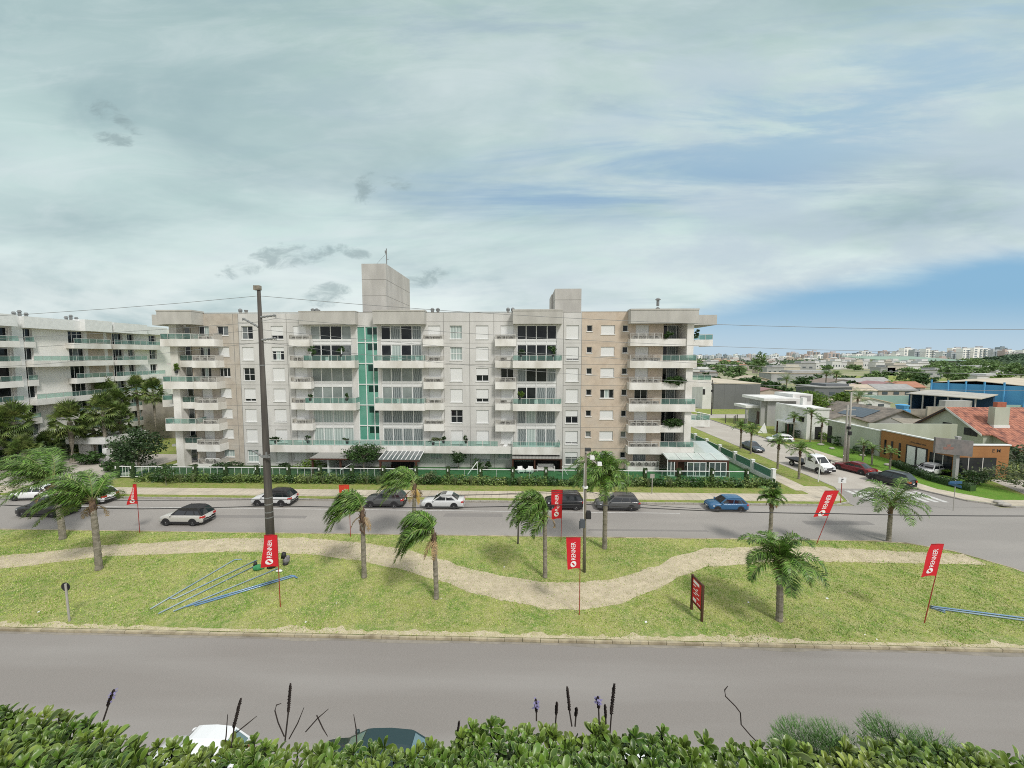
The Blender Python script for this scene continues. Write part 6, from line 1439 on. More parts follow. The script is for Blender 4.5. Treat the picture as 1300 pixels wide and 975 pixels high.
mb = MB(); mb.hexa([(.35, -.5, 1.0), (.4, -.5, 1.0), (.4, .5, 1.0), (.35, .5, 1.0), (.1, -.45, 1.45), (.14, -.45, 1.45), (.14, .45, 1.45), (.1, .45, 1.45)]); mb.part('windscreen', 'car_glass', t, local=True)
for x in (.8, -.7):
    for s in (-1, 1): wheel(t, x, s * .55, .3, .2, s)
car('white car parked in front of the glazed shop front', (G(1180, 603).x, G(1180, 603).y, .13), R(200), 'p_lsil', 4.0, 1.7, 1.42, 'hatch')

# ------------------------------------------------------------------ right-hand houses
M['h_white'] = pm('white_house_render', (.76, .76, .74), (.64, .64, .62), .6, .8, stretch=(1, 1, .4)); M['h_grey'] = pm('grey_house_render', (.40, .40, .39), (.33, .33, .325), .6, .85, stretch=(1, 1, .4))
M['h_sage'] = pm('sage_wall', (.47, .50, .42), (.40, .43, .36), .5, .9, c3=(.36, .38, .30), scale3=.3, stretch=(1, 1, .3)); M['h_orange'] = pm('ochre_cladding', (.37, .175, .06), (.30, .135, .045), .5, .65, stretch=(1, 1, .3)); add_lines(M['h_orange'], 2, .42, .025, .72)
M['h_slate'] = pm('slate_panel', (.13, .13, .13), (.19, .185, .18), 2.5, .8, c3=(.22, .19, .18), scale3=.6); M['h_warehouse'] = pm('grey_warehouse', (.17, .175, .18), (.145, .15, .155), .2, .8); add_lines(M['h_warehouse'], 0, 3.2, .12, .8)
M['tile_red'] = pm('terracotta_tiles', (.48, .20, .13), (.36, .135, .085), 2.2, .85, c3=(.15, .06, .05), scale3=1.3, bump=.5, bscale=10); add_lines(M['tile_red'], 0, .5, .12, .6); add_lines(M['tile_red'], 1, .45, .08, .7)
M['tile_brown'] = pm('weathered_tiles', (.26, .225, .19), (.19, .165, .14), 1.4, .9, c3=(.13, .12, .105), scale3=.7, bump=.4, bscale=10); add_lines(M['tile_brown'], 1, .45, .07, .72)
M['fibro'] = pm('fibre_cement_roof', (.34, .31, .25), (.26, .235, .19), 1.2, .9, c3=(.2, .18, .15), scale3=.5); add_lines(M['fibro'], 0, .5, .08, .75)
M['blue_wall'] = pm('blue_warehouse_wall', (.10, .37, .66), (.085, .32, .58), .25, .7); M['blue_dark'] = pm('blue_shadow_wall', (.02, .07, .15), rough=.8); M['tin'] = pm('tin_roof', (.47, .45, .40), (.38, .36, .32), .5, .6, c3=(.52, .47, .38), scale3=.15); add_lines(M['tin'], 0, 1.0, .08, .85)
M['tan_roof'] = pm('tan_sheet_roof', (.56, .49, .38), (.48, .42, .33), .3, .8); M['solar'] = pm('solar_panel', (.03, .04, .06), (.05, .06, .08), 2, .15, coat=.5); add_lines(M['solar'], 1, 1.05, .06, 2.4)
M['teal_wall'] = pm('teal_wall', (.28, .42, .38), (.24, .36, .33), .4, .85); M['brick'] = pm('brick', (.40, .13, .08), (.32, .1, .06), 3, .9)
def boxhouse(name, label, cat, x0, x1, y0, y1, h, wall, roofm='h_white', over=.25, th=.35, wins=(), base=0, group=None):
    t = root(name, label, cat, ((x0 + x1) / 2, (y0 + y1) / 2, base), 0, group)
    mb = MB(); mb.box(x0, x1, y0, y1, base - .1, h); mb.part('wall', wall, t)
    mb = MB(); mb.box(x0 - over, x1 + over, y0 - over, y1 + over, h, h + th); mb.part('roof', roofm, t)
    for (side, a, b_, z0, z1, pm_) in wins:
        mb = MB()
        if side == 'S': mb.box(a, b_, y0 - .06, y0 - .004, z0, z1); mb.box(a - .06, b_ + .06, y0 - .1, y0 - .06, z0 - .06, z0)
        else: mb.box(x0 - .06, x0 - .004, a, b_, z0, z1); mb.box(x0 - .1, x0 - .06, a - .06, b_ + .06, z0 - .06, z0)
        mb.part('window', pm_, t)
    return t
# orange commercial building
ob = root('shop_building', 'low ochre-orange clad commercial building with white garage doors and glazed front', 'building', (60, 56, 0))
mb = MB(); mb.prism([(56.5, 51.4), (63.4, 51.4), (63.4, 51.75), (56.85, 51.75), (56.85, 61.8), (56.5, 61.8)], -.05, 4.35, 0, 1); mb.part('wall', ['h_orange', 'h_white'], ob)
mb = MB(); mb.prism([(56.85, 51.75), (63.4, 51.75), (63.6, 57.5), (56.85, 61.6)], 0, 3.2); mb.part('roof', 'fibro', ob)
mb = MB(); mb.box(56.40, 56.9, 51.3, 61.85, 4.352, 4.5); mb.box(56.9, 63.5, 51.3, 51.8, 4.352, 4.5); mb.part('parapet_cap', 'white', ob)
for (y0, y1) in ((57.5, 56.35), (56.05, 54.9)): mb = MB(); mb.box(56.42, 56.497, y1, y0, .1, 2.9); mb.part('garage_door', 'white', ob)
mb = MB(); mb.box(56.44, 56.496, 54.7, 57.72, 2.9, 3.05); mb.box(56.44, 56.496, 57.52, 57.72, .1, 2.9); mb.box(56.44, 56.496, 56.07, 56.33, .1, 2.9); mb.box(56.44, 56.496, 54.7, 54.88, .1, 2.9); mb.part('door_frame', 'trim', ob)
for y in (61.0, 59.9, 58.7): mb = MB(); mb.box(56.44, 56.497, y - .14, y + .14, .7, 3.0); mb.part('window', 'pane', ob)
mb = MB(); mb.box(56.44, 56.496, 51.6, 54.4, .1, 2.75); mb.box(56.7, 61.8, 51.33, 51.395, .1, 2.75); gl = mb.part('shop_window', 'pane', ob)
for x in (58.2, 60.0): mb = MB(); mb.box(x, x + .1, 51.29, 51.33, .1, 2.75); mb.part('mullion', 'rail', gl)
for y in (52.6, 53.7): mb = MB(); mb.box(56.40, 56.44, y, y + .1, .1, 2.75); mb.part('mullion', 'rail', gl)
mb = text_mb('E M', .72, lambda x, y: Vector((61.2 + x, 51.39, 3.45 + y * .9))); mb.part('lettering', 'trim', ob)
mb = MB()
for i in range(14): mb.box(56.488, 56.494, 57.3 - i * .17, 57.3 - i * .17 - rnd.uniform(.06, .13), 3.42, 3.42 + rnd.choice((.15, .2)))
mb.part('lettering', 'trim', ob)
# slate sign panel on its post
sx = P(1210, 596, 50.6)
sg = root('sign_board', 'large dark slate sign panel on a grey post before the orange building', 'sign', (sx.x, 50.6, .1)); mb = MB(); mb.box(sx.x + .35, sx.x + .75, 50.65, 51.0, -.05, 5.5); mb.box(sx.x + .3, sx.x + .8, 50.62, 51.03, 5.5, 5.65); mb.part('post', 'h_grey', sg)
mb = MB(); xa, xb = P(1186, 565, 50.5).x, P(1234, 565, 50.5).x; mb.hexa([(xa, 50.35, 3.6), (xb, 50.35, 3.1), (xb, 50.6, 3.1), (xa, 50.6, 3.6), (xa, 50.35, 5.6), (xb, 50.35, 5.15), (xb, 50.6, 5.15), (xa, 50.6, 5.6)]); pn = mb.part('panel', 'h_slate', sg)
M['rust'] = pm('faded_red', (.30, .14, .11), (.2, .15, .14), 3, .9); mb = MB(); mb.box(xa + 1.0, xa + 2.3, 50.338, 50.345, 4.05, 4.35); mb.box(xa + 1.4, xa + 1.9, 50.338, 50.345, 4.4, 4.7); mb.part('faded_mark', 'rust', pn)
mb = MB(); mb.box(56.35, 56.65, 61.9, 72.3, 0, 4.15); mb.box(56.28, 56.72, 61.9, 72.35, 4.153, 4.3, 1); mb.thing('boundary_wall', ['h_sage', 'white'], 'long pale sage green wall with white coping behind the bright lawn', 'wall')
mb = MB(); mb.box(56.9, 71, 64.5, 64.8, 0, 4.9); mb.thing('yard_wall', 'h_sage', 'pale sage yard wall rising behind the orange building', 'wall')
mb = MB(); mb.box(56.2, 56.33, 71.3, 72.1, 0, 3.2); mb.thing('gate', 'trim', 'narrow dark gate at the far end of the sage green wall', 'gate')
# white house B and grey box house A
hb = root('modern_house', 'white flat-roofed house with small entrance canopy beside the sage green wall', 'house', (57, 78, 0))
mb = MB(); mb.prism([(53.9, 74.2), (58.0, 74.2), (58.8, 80), (53.3, 82.5)], -.05, 6.05); mb.part('wall', 'h_white', hb)
mb = MB(); mb.box(53.6, 58.1, 74.0, 74.2, 5.9, 6.2); mb.box(53.45, 53.88, 74.0, 82.6, 5.95, 6.2); mb.part('parapet', 'h_white', hb)
mb = MB(); mb.box(52.0, 53.8, 76.6, 80.2, 2.75, 3.0); mb.part('canopy_roof', 'white', hb)
for y in (76.8, 80.0): mb = MB(); mb.box(52.1, 52.3, y - .1, y + .1, 0, 2.75); mb.part('canopy_post', 'wood', hb)
mb = MB(); mb.box(53.4, 53.78, 77.4, 79.4, .1, 2.5); mb.part('door', 'green_dark', hb); mb = MB(); mb.box(53.5, 53.86, 74.9, 75.9, 3.4, 4.4); mb.part('window', 'pane', hb); mb = MB(); mb.box(53.4, 54.0, 74.7, 76.1, 4.45, 4.6); mb.part('window_hood', 'h_white', hb)
mb = MB(); mb.box(55.5, 56.8, 74.14, 74.196, .2, 2.6); mb.part('door', 'trim', hb)
mb = MB(); mb.box(57.1, 57.9, 80, 80.8, 6.06, 7.5); mb.part('water_tank', 'h_white', hb)
ha = root('modern_house', 'grey box house with white flat roof slab and side canopy', 'house', (56, 92, 0))
mb = MB(); mb.box(55.2, 61.5, 88.2, 95.5, -.05, 5.95); mb.part('wall', 'h_grey', ha); mb = MB(); mb.box(53.9, 62.2, 87.4, 96.2, 5.95, 6.55); mb.part('roof', 'h_white', ha)
mb = MB(); mb.box(51.4, 54.6, 90, 95, 4.0, 4.6); mb.part('canopy_roof', 'h_white', ha); mb = MB(); mb.box(51.7, 52.1, 90.3, 90.7, 0, 4.0); mb.part('canopy_post', 'h_grey', ha)
mb = MB(); mb.box(55.12, 55.196, 90.5, 92.0, .1, 3.0); mb.part('door', 'wood', ha); mb = MB(); mb.box(61.6, 66, 89.5, 96, -.05, 7.3); mb.part('wall', 'h_white', ha, label='white raised rear block'); mb = MB(); mb.box(63.2, 65.6, 89.42, 89.49, 5.8, 7.0); mb.part('window', 'h_grey', ha)
mb = MB(); mb.box(54.0, 55.19, 88.6, 89.0, 0, 5.94); mb.part('pillar', 'h_grey', ha)
# construction corner bits
mb = MB(); q = P(969, 546, 80); mb.face([(q.x - 1.1, 80, .2), (q.x + .9, 80, .1), (q.x + .4, 80.3, 2.3)]); mb.face([(q.x - 1.1, 80, .2), (q.x + .4, 80.3, 2.3), (q.x - .3, 81, .3)]); mb.face([(q.x + .9, 80, .1), (q.x - .2, 81, .3), (q.x + .4, 80.3, 2.3)]); mb.thing('tarpaulin', 'white', 'white peaked tarpaulin beside the grey box house', 'tarpaulin')
for i in range(9):
    x, y = 47.8 + (i % 5) * .9 + (.4 if i > 4 else 0), 84.5 + (i // 5) * 6 + (i % 3); mb = MB(); mb.box(x, x + .14, y, y + .14, 0, 2.1)
    mb.thing('fence_post', 'wood_pole', 'bare wooden fence post on the grass plot before the grey box house', 'post', group='bare fence posts on the grass plot')
boxhouse('warehouse', 'large dark grey panelled warehouse at the end of the side street', 'warehouse', P(906, 500, 118).x, P(965, 500, 118).x, 118, 150, 7.6, 'h_warehouse', 'tan_roof', .1, .25)
boxhouse('annex', 'narrow white annex on the left of the grey warehouse', 'building', P(892, 500, 118.5).x, P(905.5, 500, 118.5).x, 118.5, 140, 7.0, 'h_white', 'h_white', .1, .2, [('S', P(893, 500, 118).x, P(896, 500, 118).x, 4.4, 6, 'trim')])
mb = text_mb('NORK', 1.3, lambda x, y: Vector((P(906.5, 490, 118).x + .4 + x * .9, 117.93, 6.05 + y))); 
# weathered-tile house with solar panels
def gable(name, label, cat, cx, y0, y1, hw, ze, zp, wall, roofm, axis='Y', over=.5, base=0, wins=(), group=None, back_ext=None):
    """gabled house, ridge along axis; front gable at y0"""
    t = root(name, label, cat, (cx, y0, base), 0, group)
    T_ = (lambda x, y, z: (cx + x, y, z)) if axis == 'Y' else None
    mb = MB(); mb.box(cx - hw, cx + hw, y0, y1, base - .1, ze)
    mb.face([(cx - hw, y0, ze), (cx + hw, y0, ze), (cx, y0, zp)]); mb.face([(cx + hw, y1, ze), (cx - hw, y1, ze), (cx, y1, zp)]); mb.part('wall', wall, t)
    k = (zp - ze) / hw; mb = MB()
    for s in (-1, 1):
        e = hw + over; p = [(cx, y0 - over, zp + .02), (cx + s * e, y0 - over, zp - k * e + .02), (cx + s * e, y1 + over, zp - k * e + .02), (cx, y1 + over, zp + .02)]
        mb.hexa(p + [(a, b_, c_ + .16) for a, b_, c_ in p])
    mb.part('roof', roofm, t)
    for (x0, x1, z0, z1, m_) in wins: mb = MB(); mb.box(x0, x1, y0 - .06, y0 - .003, z0, z1); mb.part('window', m_, t)
    return t
sh_ = gable('house', 'house with weathered brown tile roof carrying solar panels', 'house', 76.5, 80, 95, 7.0, 2.1, 5.0, 'h_grey', 'tile_brown', over=.7)
mb = MB(); k = (5.0 - 2.1) / 7
def rp(x, y, o): return (76.5 - x, y, 5.0 - k * x + o)
mb.hexa([rp(5.2, 82.5, .22), rp(1.6, 82.5, .22), rp(1.6, 89, .22), rp(5.2, 89, .22), rp(5.2, 82.5, .30), rp(1.6, 82.5, .30), rp(1.6, 89, .30), rp(5.2, 89, .30)]); mb.part('solar_panels', 'solar', sh_)
gable('house', 'low house with brown tiled roof left of the solar-panel roof', 'house', 64.5, 79, 92, 5.0, 2.6, 4.1, 'h_white', 'tile_brown', over=.6)
mb = MB(); mb.hexa([(70.0, 68.0, 2.3), (77.5, 66.0, 2.1), (79, 76, 3.7), (72, 77, 3.8), (70.0, 68.0, 2.45), (77.5, 66.0, 2.25), (79, 76, 3.85), (72, 77, 3.95)], 1); mb.prism([(70.6, 68.6), (77.2, 66.8), (78.2, 75), (72.4, 76)], 0, 2.1, 0); mb.thing('shed', ['h_grey', 'fibro'], 'low shed with stained fibre-cement roof between the two gabled houses', 'shed')
# terracotta house: ridge along X, gable looks towards -X
th_ = root('house', 'sage rendered house with large terracotta tile roof and tall chimney', 'house', (82, 66, 0))
XG = 73.0; yr, ye0, ye1 = 67.8, 62.6, 72.6; zp, ze = 7.1, 3.7
mb = MB(); mb.box(XG, 98, ye0, ye1, -.05, ze); mb.face([(XG, ye1, ze), (XG, ye0, ze), (XG, yr, zp - .1)]); mb.part('wall', 'h_sage', th_)
mb = MB(); mb.box(XG + 1.5, 98, 57.5, ye0 - .003, -.05, 1.4); mb.face([(XG + 1.5, ye0, ze), (XG + 1.5, ye0, 1.4), (XG + 1.5, 57.5, 1.4)]); mb.part('wall', 'h_sage', th_)
mb = MB(); k1 = (zp - ze) / (yr - ye0)
def rl(y): return zp - k1 * (yr - y)
P1 = [(XG - .6, yr, zp), (XG - .6, ye0 - .3, rl(ye0 - .3)), (99, ye0 - .3, rl(ye0 - .3)), (99, yr, zp)]; mb.hexa(P1 + [(a, b_, c_ + .18) for a, b_, c_ in P1])
z2 = rl(ye0 - .3); P2 = [(XG + .9, ye0 - .303, z2), (XG + .9, 56.6, .95), (99, 56.6, .95), (99, ye0 - .303, z2)]; mb.hexa(P2 + [(a, b_, c_ + .18) for a, b_, c_ in P2])
k2 = (zp - ze) / (ye1 - yr); P3 = [(XG - .6, yr + .002, zp), (XG - .6, ye1 + .9, zp - k2 * (ye1 + .9 - yr)), (99, ye1 + .9, zp - k2 * (ye1 + .9 - yr)), (99, yr + .002, zp)]; mb.hexa(P3 + [(a, b_, c_ + .18) for a, b_, c_ in P3]); rf = mb.part('roof', 'tile_red', th_)
mb = MB(); mb.hexa([(XG - .63, ye0 - .3, rl(ye0 - .3) - .15), (XG - .60, ye0 - .3, rl(ye0 - .3) - .15), (XG - .60, yr, zp - .15), (XG - .63, yr, zp - .15), (XG - .63, ye0 - .3, rl(ye0 - .3) + .19), (XG - .60, ye0 - .3, rl(ye0 - .3) + .19), (XG - .60, yr, zp + .19), (XG - .63, yr, zp + .19)]); mb.part('bargeboard', 'h_white', th_)
mb = MB(); mb.hexa([(XG - .63, yr, zp - .2), (XG - .60, yr, zp - .2), (XG - .60, ye1 + .9, zp - k2 * (ye1 + .9 - yr) - .2), (XG - .63, ye1 + .9, zp - k2 * (ye1 + .9 - yr) - .2), (XG - .63, yr, zp + .1), (XG - .60, yr, zp + .1), (XG - .60, ye1 + .9, zp - k2 * (ye1 + .9 - yr) + .1), (XG - .63, ye1 + .9, zp - k2 * (ye1 + .9 - yr) + .1)]); mb.part('bargeboard', 'trim', th_)
cp = P(1273, 520, 63.6)
mb = MB(); mb.box(cp.x - 1.15, cp.x + 1.15, 63.6, 64.5, 3.6, 7.8); ck = mb.part('chimney', 'h_sage', rf); mb = MB(); mb.box(cp.x - .7, cp.x + .7, 63.75, 64.35, 7.8, 8.6); mb.part('chimney_cap', 'brick', ck); mb = MB(); mb.box(cp.x - 1.25, cp.x + 1.25, 63.5, 64.6, 3.6, 4.9); mb.part('flashing', 'h_white', ck)
for (y0, y1, z0, z1) in ((68.6, 67.2, 3.9, 4.6), (65.3, 63.4, 3.05, 4.25), (71.6, 69.6, 2.7, 3.4)):
    mb = MB(); mb.box(XG - .05, XG - .004, y1, y0, z0, z1); f = mb.part('window', 'pane', th_); mb = MB(); mb.box(XG - .07, XG - .05, (y0 + y1) / 2 - .05, (y0 + y1) / 2 + .05, z0, z1); mb.part('mullion', 'trim', f)
mb = MB(); mb.box(XG + 1.45, XG + 1.497, 59.2, 60.0, .4, 1.7); mb.part('window', 'pane', th_)
# yards, walls and the blue warehouse
for a in ((P(1125, 515, 95).x, P(1152, 515, 95).x, 95, 95.3, 3.6, 'concrete', 'bare concrete wall behind the solar-panel house, left piece'), (P(1155, 515, 88).x, P(1178, 515, 88).x, 88, 88.4, 4.2, 'concrete', 'bare concrete wall section right of the blue water tank'), (P(1178, 515, 86).x, P(1215, 515, 86).x, 86, 86.4, 5.0, 'concrete', 'stained concrete wall behind the terracotta roof'),
          (P(1200, 515, 104).x, P(1234, 515, 104).x, 104, 105.6, 4.3, 'h_grey', 'plain grey concrete block before the blue warehouse'), (P(1222, 515, 108).x, 190, 114, 114.4, 2.0, 'teal_wall', 'long teal green wall at the foot of the blue warehouse'), (P(1090, 515, 135).x, P(1165, 515, 135).x, 134, 134.4, 2.6, 'teal_wall', 'pale teal wall left of the blue warehouse')):
    mb = MB(); mb.box(a[0], a[1], a[2], a[3], -.05, a[4]); mb.thing('yard_wall', a[5], a[6], 'wall')
q = P(1158, 520, 86); t = root('water_tank', 'small blue water tank on top of the concrete wall', 'water tank', (q.x, 88.2, 4.2)); mb = MB(); mb.tube([(0, 0, 0), (0, 0, .9)], [1.0, 1.2], 12); mb.part('tank', 'blue_wall', t, local=True); mb = MB(); mb.tube([(0, 0, .9), (0, 0, 1.1)], [1.25, .5], 12); mb.part('lid', 'blue_wall', t, local=True)
q = P(1153, 523, 84); mb = MB(); mb.box(q.x - .5, q.x + .5, 84, 84.8, 0, 4.6); mb.thing('water_tank', 'blue_wall', 'upright blue tank beside the concrete wall', 'water tank')
fpt = [(134, 130), (143.5, 114), (178, 133), (168, 149)]
bw = root('warehouse', 'large bright blue warehouse with tan sheet roof', 'warehouse', (150, 131, 0)); mb = MB(); mb.prism(fpt, -.05, 7.3); mb.part('wall', 'blue_wall', bw)
mb = MB(); mid0, mid1 = ((fpt[0][0] + fpt[1][0]) / 2, (fpt[0][1] + fpt[1][1]) / 2), ((fpt[2][0] + fpt[3][0]) / 2, (fpt[2][1] + fpt[3][1]) / 2)
for a, b, zz_ in ((fpt[0], fpt[3], 7.35), (fpt[1], fpt[2], 7.35)):
    q = [(*a, zz_), (*mid0, 8.3), (*mid1, 8.3), (*b, zz_)]; mb.hexa(q + [(x, y, z + .15) for x, y, z in q])
mb.part('roof', 'tan_roof', bw)
for i in range(6): t_ = i / 5; x, y = 133.6 + 9.4 * t_, 129.9 - 16.1 * t_; mb = MB(); mb.box(x - .2, x + .1, y - .2, y + .1, 0, 8.3); mb.part('pilaster', 'blue_wall', bw)
mb = MB(); mb.face([(145, 114.7, 3.8), (156, 120.8, 3.8), (156, 120.8, 7.0), (145, 114.7, 7.0)]); mb.part('sign_plate', 'white', bw); mb = MB(); mb.blob((151, 117.8, 5.2), (2.4, .12, .6), 0, 10, 6); mb.part('faded_mark', 'h_grey', bw)
aw = root('open_shed', 'open shed with tin roof in front of the blue warehouse', 'shed', (124, 112, 0)); q = [(113.6, 117.4, 4.8), (118.2, 102.6, 4.8), (126.5, 106, 5.6), (124.2, 121.3, 5.6)]
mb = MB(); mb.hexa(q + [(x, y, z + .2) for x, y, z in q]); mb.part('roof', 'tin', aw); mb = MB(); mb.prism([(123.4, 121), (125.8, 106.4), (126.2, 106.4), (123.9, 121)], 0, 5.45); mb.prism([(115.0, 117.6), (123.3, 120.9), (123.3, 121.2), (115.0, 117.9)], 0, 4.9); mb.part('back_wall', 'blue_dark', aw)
for i in range(6): t_ = (i + .2) / 5.6; x, y = 114.2 + 4.4 * t_, 117.0 - 14.2 * t_; mb = MB(); mb.box(x - .12, x + .12, y - .12, y + .12, 0, 4.8); mb.part('post', 'h_grey', aw)
# garden planting on the corner plot
for i, (px, py, rr, lf, lab) in enumerate(((1095, 577, (2.5, 1.2, .7), 'leaf_dark', 'dark low shrub under the sage green wall, left part'), (1063, 567, (1.6, 1.0, 1.0), 'leaf', 'big-leaved shrub cluster beside the twin concrete pole'), (1046, 560, (1.4, .9, .8), 'leaf_lime', 'light green shrub with pale stones at the wall end'), (1010, 556, (2.6, 1.2, .75), 'leaf_dark', 'clipped dark hedge mound before the white house'),
        (1238, 617, (1.8, 1.2, .9), 'leaf_dark', 'dark shrub in the corner garden below the slate sign'), (1222, 606, (2.4, .8, .6), 'leaf_lime', 'lime green low shrub before the glazed shop front'), (1247, 612, (1.4, 1, .8), 'leaf', 'mid green shrub right of the street-name sign'))):
    g = G(px, py); shrub(lab, (g.x, g.y), rr, lf, int(360 * rr[0]), .15)
a, e = Vector((49.9, 61.5, 0)), Vector((54.0, 45.0, 0))
def clipped_hedge(label, pts, w_, h_):
    mb = MB()
    for a, e in zip(pts, pts[1:]):
        a, e = Vector((*a, .1)), Vector((*e, .1)); n = int((e - a).length * 230)
        d = (e - a).normalized(); sd = Vector((-d.y, d.x, 0)); mb.prism([tuple((a + sd * w_ * .42)[:2]), tuple((a - sd * w_ * .42)[:2]), tuple((e - sd * w_ * .42)[:2]), tuple((e + sd * w_ * .42)[:2])], .05, h_ * .9)
        for i in range(n):
            q = a.lerp(e, rnd.random()); k = rnd.random(); 
            q = q + (sd * rnd.uniform(-.5, .5) * w_ + Vector((0, 0, h_ * rnd.uniform(.9, 1.08))) if k < .5 else sd * rnd.choice((-.5, .5)) * w_ + Vector((0, 0, h_ * rnd.random())))
            u = Vector((rnd.gauss(0, 1), rnd.gauss(0, 1), rnd.gauss(0, .6))).normalized() * .09; v = u.cross(Vector((rnd.gauss(0, 1), rnd.gauss(0, 1), 1))).normalized() * .05; mb.face([q - u, q + v, q + u, q - v])
    mb.thing('clipped_hedge', 'leaf_dark', label, 'hedge')
h0, h1, h2 = G(1135, 592), G(1185, 612), G(1235, 625)
clipped_hedge('dark clipped hedge along the bright lawn before the orange building', [(h0.x, h0.y), (h1.x, h1.y), (h2.x, h2.y)], 1.0, .85)
g = G(1268, 622); tree('tree', 'sprawling pale-leaved tree at the right corner garden', (g.x + 2, g.y - 1.5), 3.5, (4.2, 2.0, 1.35), 'leaf_grey', 2600, .15, .12, 1.2)
g = G(1296, 610); tree('tree', 'dark spreading tree at the right picture edge', (g.x + 2.5, g.y + 2), 4.4, (2.6, 2.4, 1.8), 'leaf_dark', 1500, .18, .14, 1.4)
for i, (px, py) in enumerate(((1095, 580), (1127, 592), (1042, 566), (1056, 571), (1268, 640), (1275, 643))):
    g = G(px, py); mb = MB(); mb.blob((g.x, g.y, .25), (.45 + .1 * (i % 3), .35, .2), 0, 8, 5); mb.thing('boulder', 'kerb_grey', 'pale garden boulder at the edge of the corner lawn, %s from the left' % nth([2, 3, 0, 1, 4, 5][i]), 'rock', group='pale boulders around the corner lawn')
# near and middle distance trees behind the houses
tree('tree', 'dense dome-clipped green tree behind the white house', (P(1030, 505, 98).x, 98), 7.2, (4.3, 4.0, 2.3), 'leaf_lime', 3600, .28, .3, 3.2, clumps=90)
tree('tree', 'light green round bush right of the dome-clipped tree', (P(1060, 515, 92).x, 92), 3.4, (2.2, 2, 1.4), 'leaf_lime', 900, .22, .15, 1)

# ------------------------------------------------------------------ town and skyline beyond
far_tree = []
TL = [(905, 478, 190, 7, 9, 'leaf'), (925, 474, 260, 10, 12, 'leaf'), (940, 471, 230, 11, 10, 'leaf_far'), (965, 464, 300, 19, 9, 'leaf_dark'), (953, 480, 190, 6, 12, 'leaf'), (912, 470, 330, 9, 14, 'leaf_far'), (895, 472, 200, 8, 5, 'leaf_dark'), (975, 490, 160, 6, 9, 'leaf'), (1035, 486, 190, 7, 13, 'leaf'), (1022, 488, 175, 6, 8, 'leaf'), (1118, 478, 230, 8, 8, 'leaf'), (1105, 480, 225, 6, 7, 'leaf'), (1150, 475, 230, 10, 13, 'leaf'), (1165, 478, 220, 9, 9, 'leaf_dark'), (1205, 473, 240, 11, 11, 'leaf'), (1235, 477, 260, 9, 14, 'leaf_far'), (1255, 472, 300, 10, 12, 'leaf_far'), (1282, 471, 280, 11, 12, 'leaf'), (1298, 473, 260, 11, 9, 'leaf_dark'), (1180, 470, 380, 9, 15, 'leaf_far'), (1130, 490, 170, 5, 7, 'leaf_lime'), (905, 488, 170, 5, 5, 'leaf_dark'), (1072, 505, 120, 5, 4, 'leaf_lime'), (985, 478, 240, 6, 10, 'leaf'), (1010, 478, 260, 5, 9, 'leaf_far'), (1230, 463, 520, 13, 24, 'leaf_far'), (1085, 468, 420, 7, 14, 'leaf_far'), (1050, 470, 400, 7, 10, 'leaf_far'), (960, 470, 420, 10, 16, 'leaf_far'), (885, 466, 480, 12, 14, 'leaf_far'), (1275, 478, 210, 7, 8, 'leaf_lime'), (1220, 478, 230, 7, 7, 'leaf')]
TL += [(930, 466, 500, 9, 18, 'leaf_far'), (1000, 466, 460, 9, 16, 'leaf_far'), (1110, 466, 520, 10, 20, 'leaf_far'), (1145, 468, 440, 9, 16, 'leaf_far'), (1190, 466, 470, 10, 22, 'leaf_far'), (1040, 478, 260, 6, 10, 'leaf_far'), (1075, 484, 205, 6, 8, 'leaf'), (1175, 482, 205, 7, 9, 'leaf'), (1215, 470, 330, 10, 16, 'leaf_far'), (1260, 466, 430, 12, 22, 'leaf_far'), (995, 494, 150, 5, 6, 'leaf'), (1085, 492, 170, 5, 6, 'leaf'), (1150, 490, 180, 5, 7, 'leaf_lime'), (918, 462, 560, 10, 20, 'leaf_far')]
TL.sort()
for i, (px, py, Y, h_, w_, lf) in enumerate(TL):
    x = P(px, 460, Y).x
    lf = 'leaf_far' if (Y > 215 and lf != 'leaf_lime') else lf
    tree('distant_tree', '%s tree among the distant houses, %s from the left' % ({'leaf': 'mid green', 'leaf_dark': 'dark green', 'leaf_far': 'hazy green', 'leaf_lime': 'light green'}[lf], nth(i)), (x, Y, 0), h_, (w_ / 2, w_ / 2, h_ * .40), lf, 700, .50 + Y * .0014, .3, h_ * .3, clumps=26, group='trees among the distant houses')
HM = {}
for nme, c1, c2 in (('white', (.66, .67, .66), (.56, .57, .56)), ('cream', (.56, .52, .44), (.48, .45, .39)), ('grey', (.40, .41, .41), (.33, .34, .34)), ('beige', (.50, .43, .36), (.44, .38, .32)), ('dark grey', (.17, .18, .19), (.14, .15, .16))): HM[nme] = pm('far_wall_' + nme.replace(' ', '_'), c1, c2, .3, .9)
RM = {}
for nme, c1 in (('terracotta', (.42, .20, .13)), ('brown', (.26, .21, .18)), ('grey', (.36, .36, .35)), ('white', (.66, .66, .64)), ('tan', (.52, .45, .35)), ('rose', (.34, .20, .20))): RM[nme] = pm('far_roof_' + nme, c1, tuple(q * .8 for q in c1), .5, .9)
M['far_win'] = pm('far_window', (.09, .11, .125), rough=.3)
hs = []
